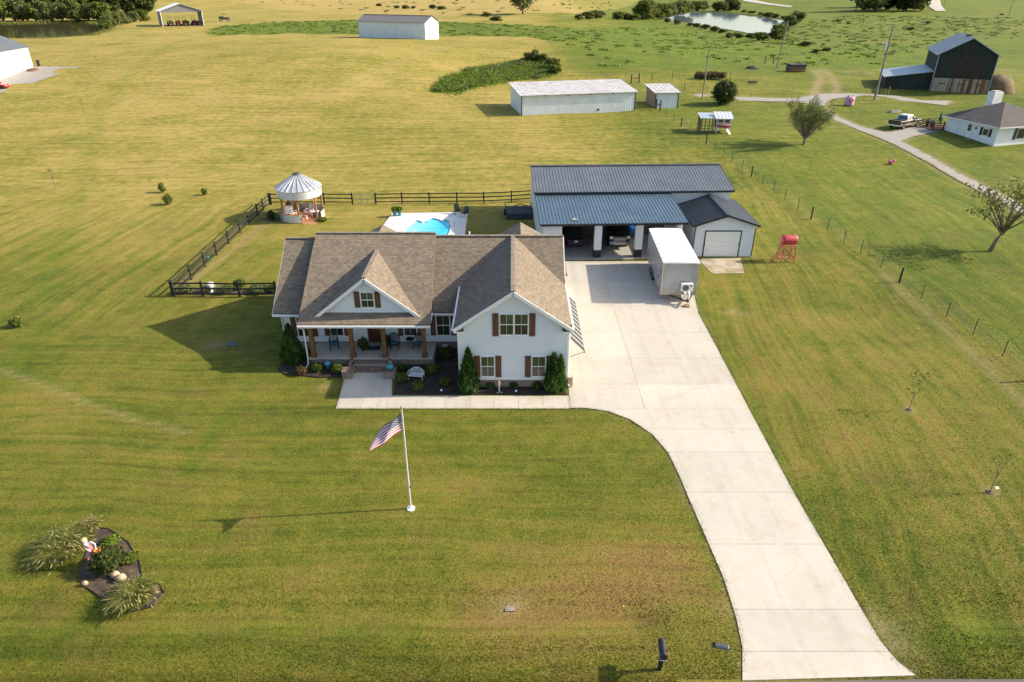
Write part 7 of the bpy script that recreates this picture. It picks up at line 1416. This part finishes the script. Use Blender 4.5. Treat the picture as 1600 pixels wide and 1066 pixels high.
clumps(WEED, 90, 5000, .30, LF_OLIVE, .6, 'weed_clumps', 'tall olive weeds broken through the green field patch', 71)
clumps(WEED, 150, 8000, .30, LF_BRIGHT, .55, 'weed_clumps', 'bright leafy weeds in the green field patch', 72)
PASTURE = W((1060,60),(1250,72),(1420,92),(1445,70),(1600,60),(1600,28),(1320,24),(1255,36),(1240,50),(1200,66),(1130,60))
clumps(PASTURE, 520, 11000, .5, LF_TREE, .26, 'pasture_scrub', 'low rough scrub scattered over the right pasture', 73)
clumps(STRIP, 300, 8000, .5, LF_BRIGHT, .3, 'crest_scrub', 'low rough scrub beyond the crest of the mown field', 74)
clumps(TANS, 110, 3500, .7, LF_STRAW, .4, 'tan_field_scrub', 'low scrub dotted over the far tan field', 75)
clumps(HAY, 200, 6000, .45, LF_BRIGHT, .3, 'hay_clumps', 'lush clumps in the bright green hay slope', 76)
x, y = spread(STRIP, 6000); x, y = x + RNG.normal(size=len(x))*2, y + RNG.normal(size=len(x))*3; tag(blades('rough_grass', x, y, .16, .12, LF_BRIGHT, 1.3), 'rough green grass strip beyond the field crest', 'grass')
for pl, lb, k, lv in ((POND_L, 'reeds and rough grass round the left pond', 5000, 6.1), (POND_R, 'reeds and rough grass round the right pond', 14000, 2.0)):
    n = len(pl); i = RNG.integers(0, n, k); f = RNG.random(k); A_ = np.array(pl); p = A_[i]*(1 - f[:, None]) + A_[(i + 1) % n]*f[:, None]; cc = A_.mean(0); d = p - cc; d /= np.linalg.norm(d, axis=1)[:, None]; p = p + d*np.abs(RNG.normal(size=k))[:, None]*2.0 + RNG.normal(size=(k, 2))*.5
    tag(blades('pond_reeds', p[:, 0], p[:, 1], .6, .14, LF_STRAW if lv > 5 else LF_OLIVE, .35, z=np.full(k, lv - .1)), lb, 'reeds')

# grass creeping over the edges of the paving
ex, ey = [], []
for pl, lo in ((DRIVE, 0), (WALK, 0)):
    for i in range(len(pl)):
        a, b_ = pl[i], pl[(i + 1) % len(pl)]; L = math.hypot(b_[0] - a[0], b_[1] - a[1])
        if max(a[1], b_[1]) > 57 and abs(a[1] - b_[1]) < 1 or (a[0] < 3.6 and b_[0] < 3.6 and pl is DRIVE) or (pl is WALK and min(a[1], b_[1]) > 34.2): continue
        k = int(L*130); f = RNG.random(k); den = np.sin(f*L*2.3 + i)*.04 + np.sin(f*L*.7)*.03
        ex.append(a[0] + (b_[0]-a[0])*f + RNG.normal(size=k)*.045 + den); ey.append(a[1] + (b_[1]-a[1])*f + RNG.normal(size=k)*.045)
ex, ey = np.concatenate(ex), np.concatenate(ey); k = (ey > RY + .25); ex, ey = ex[k], ey[k]
tag(blades('edge_grass', ex, ey, .045, .02, leafmat('edge_blade', [(.10, .13, .016), (.16, .18, .024), (.23, .22, .045)], .45), 1.1, z=np.full(len(ex), .0)), 'longer grass creeping over the driveway and walk edges', 'grass')
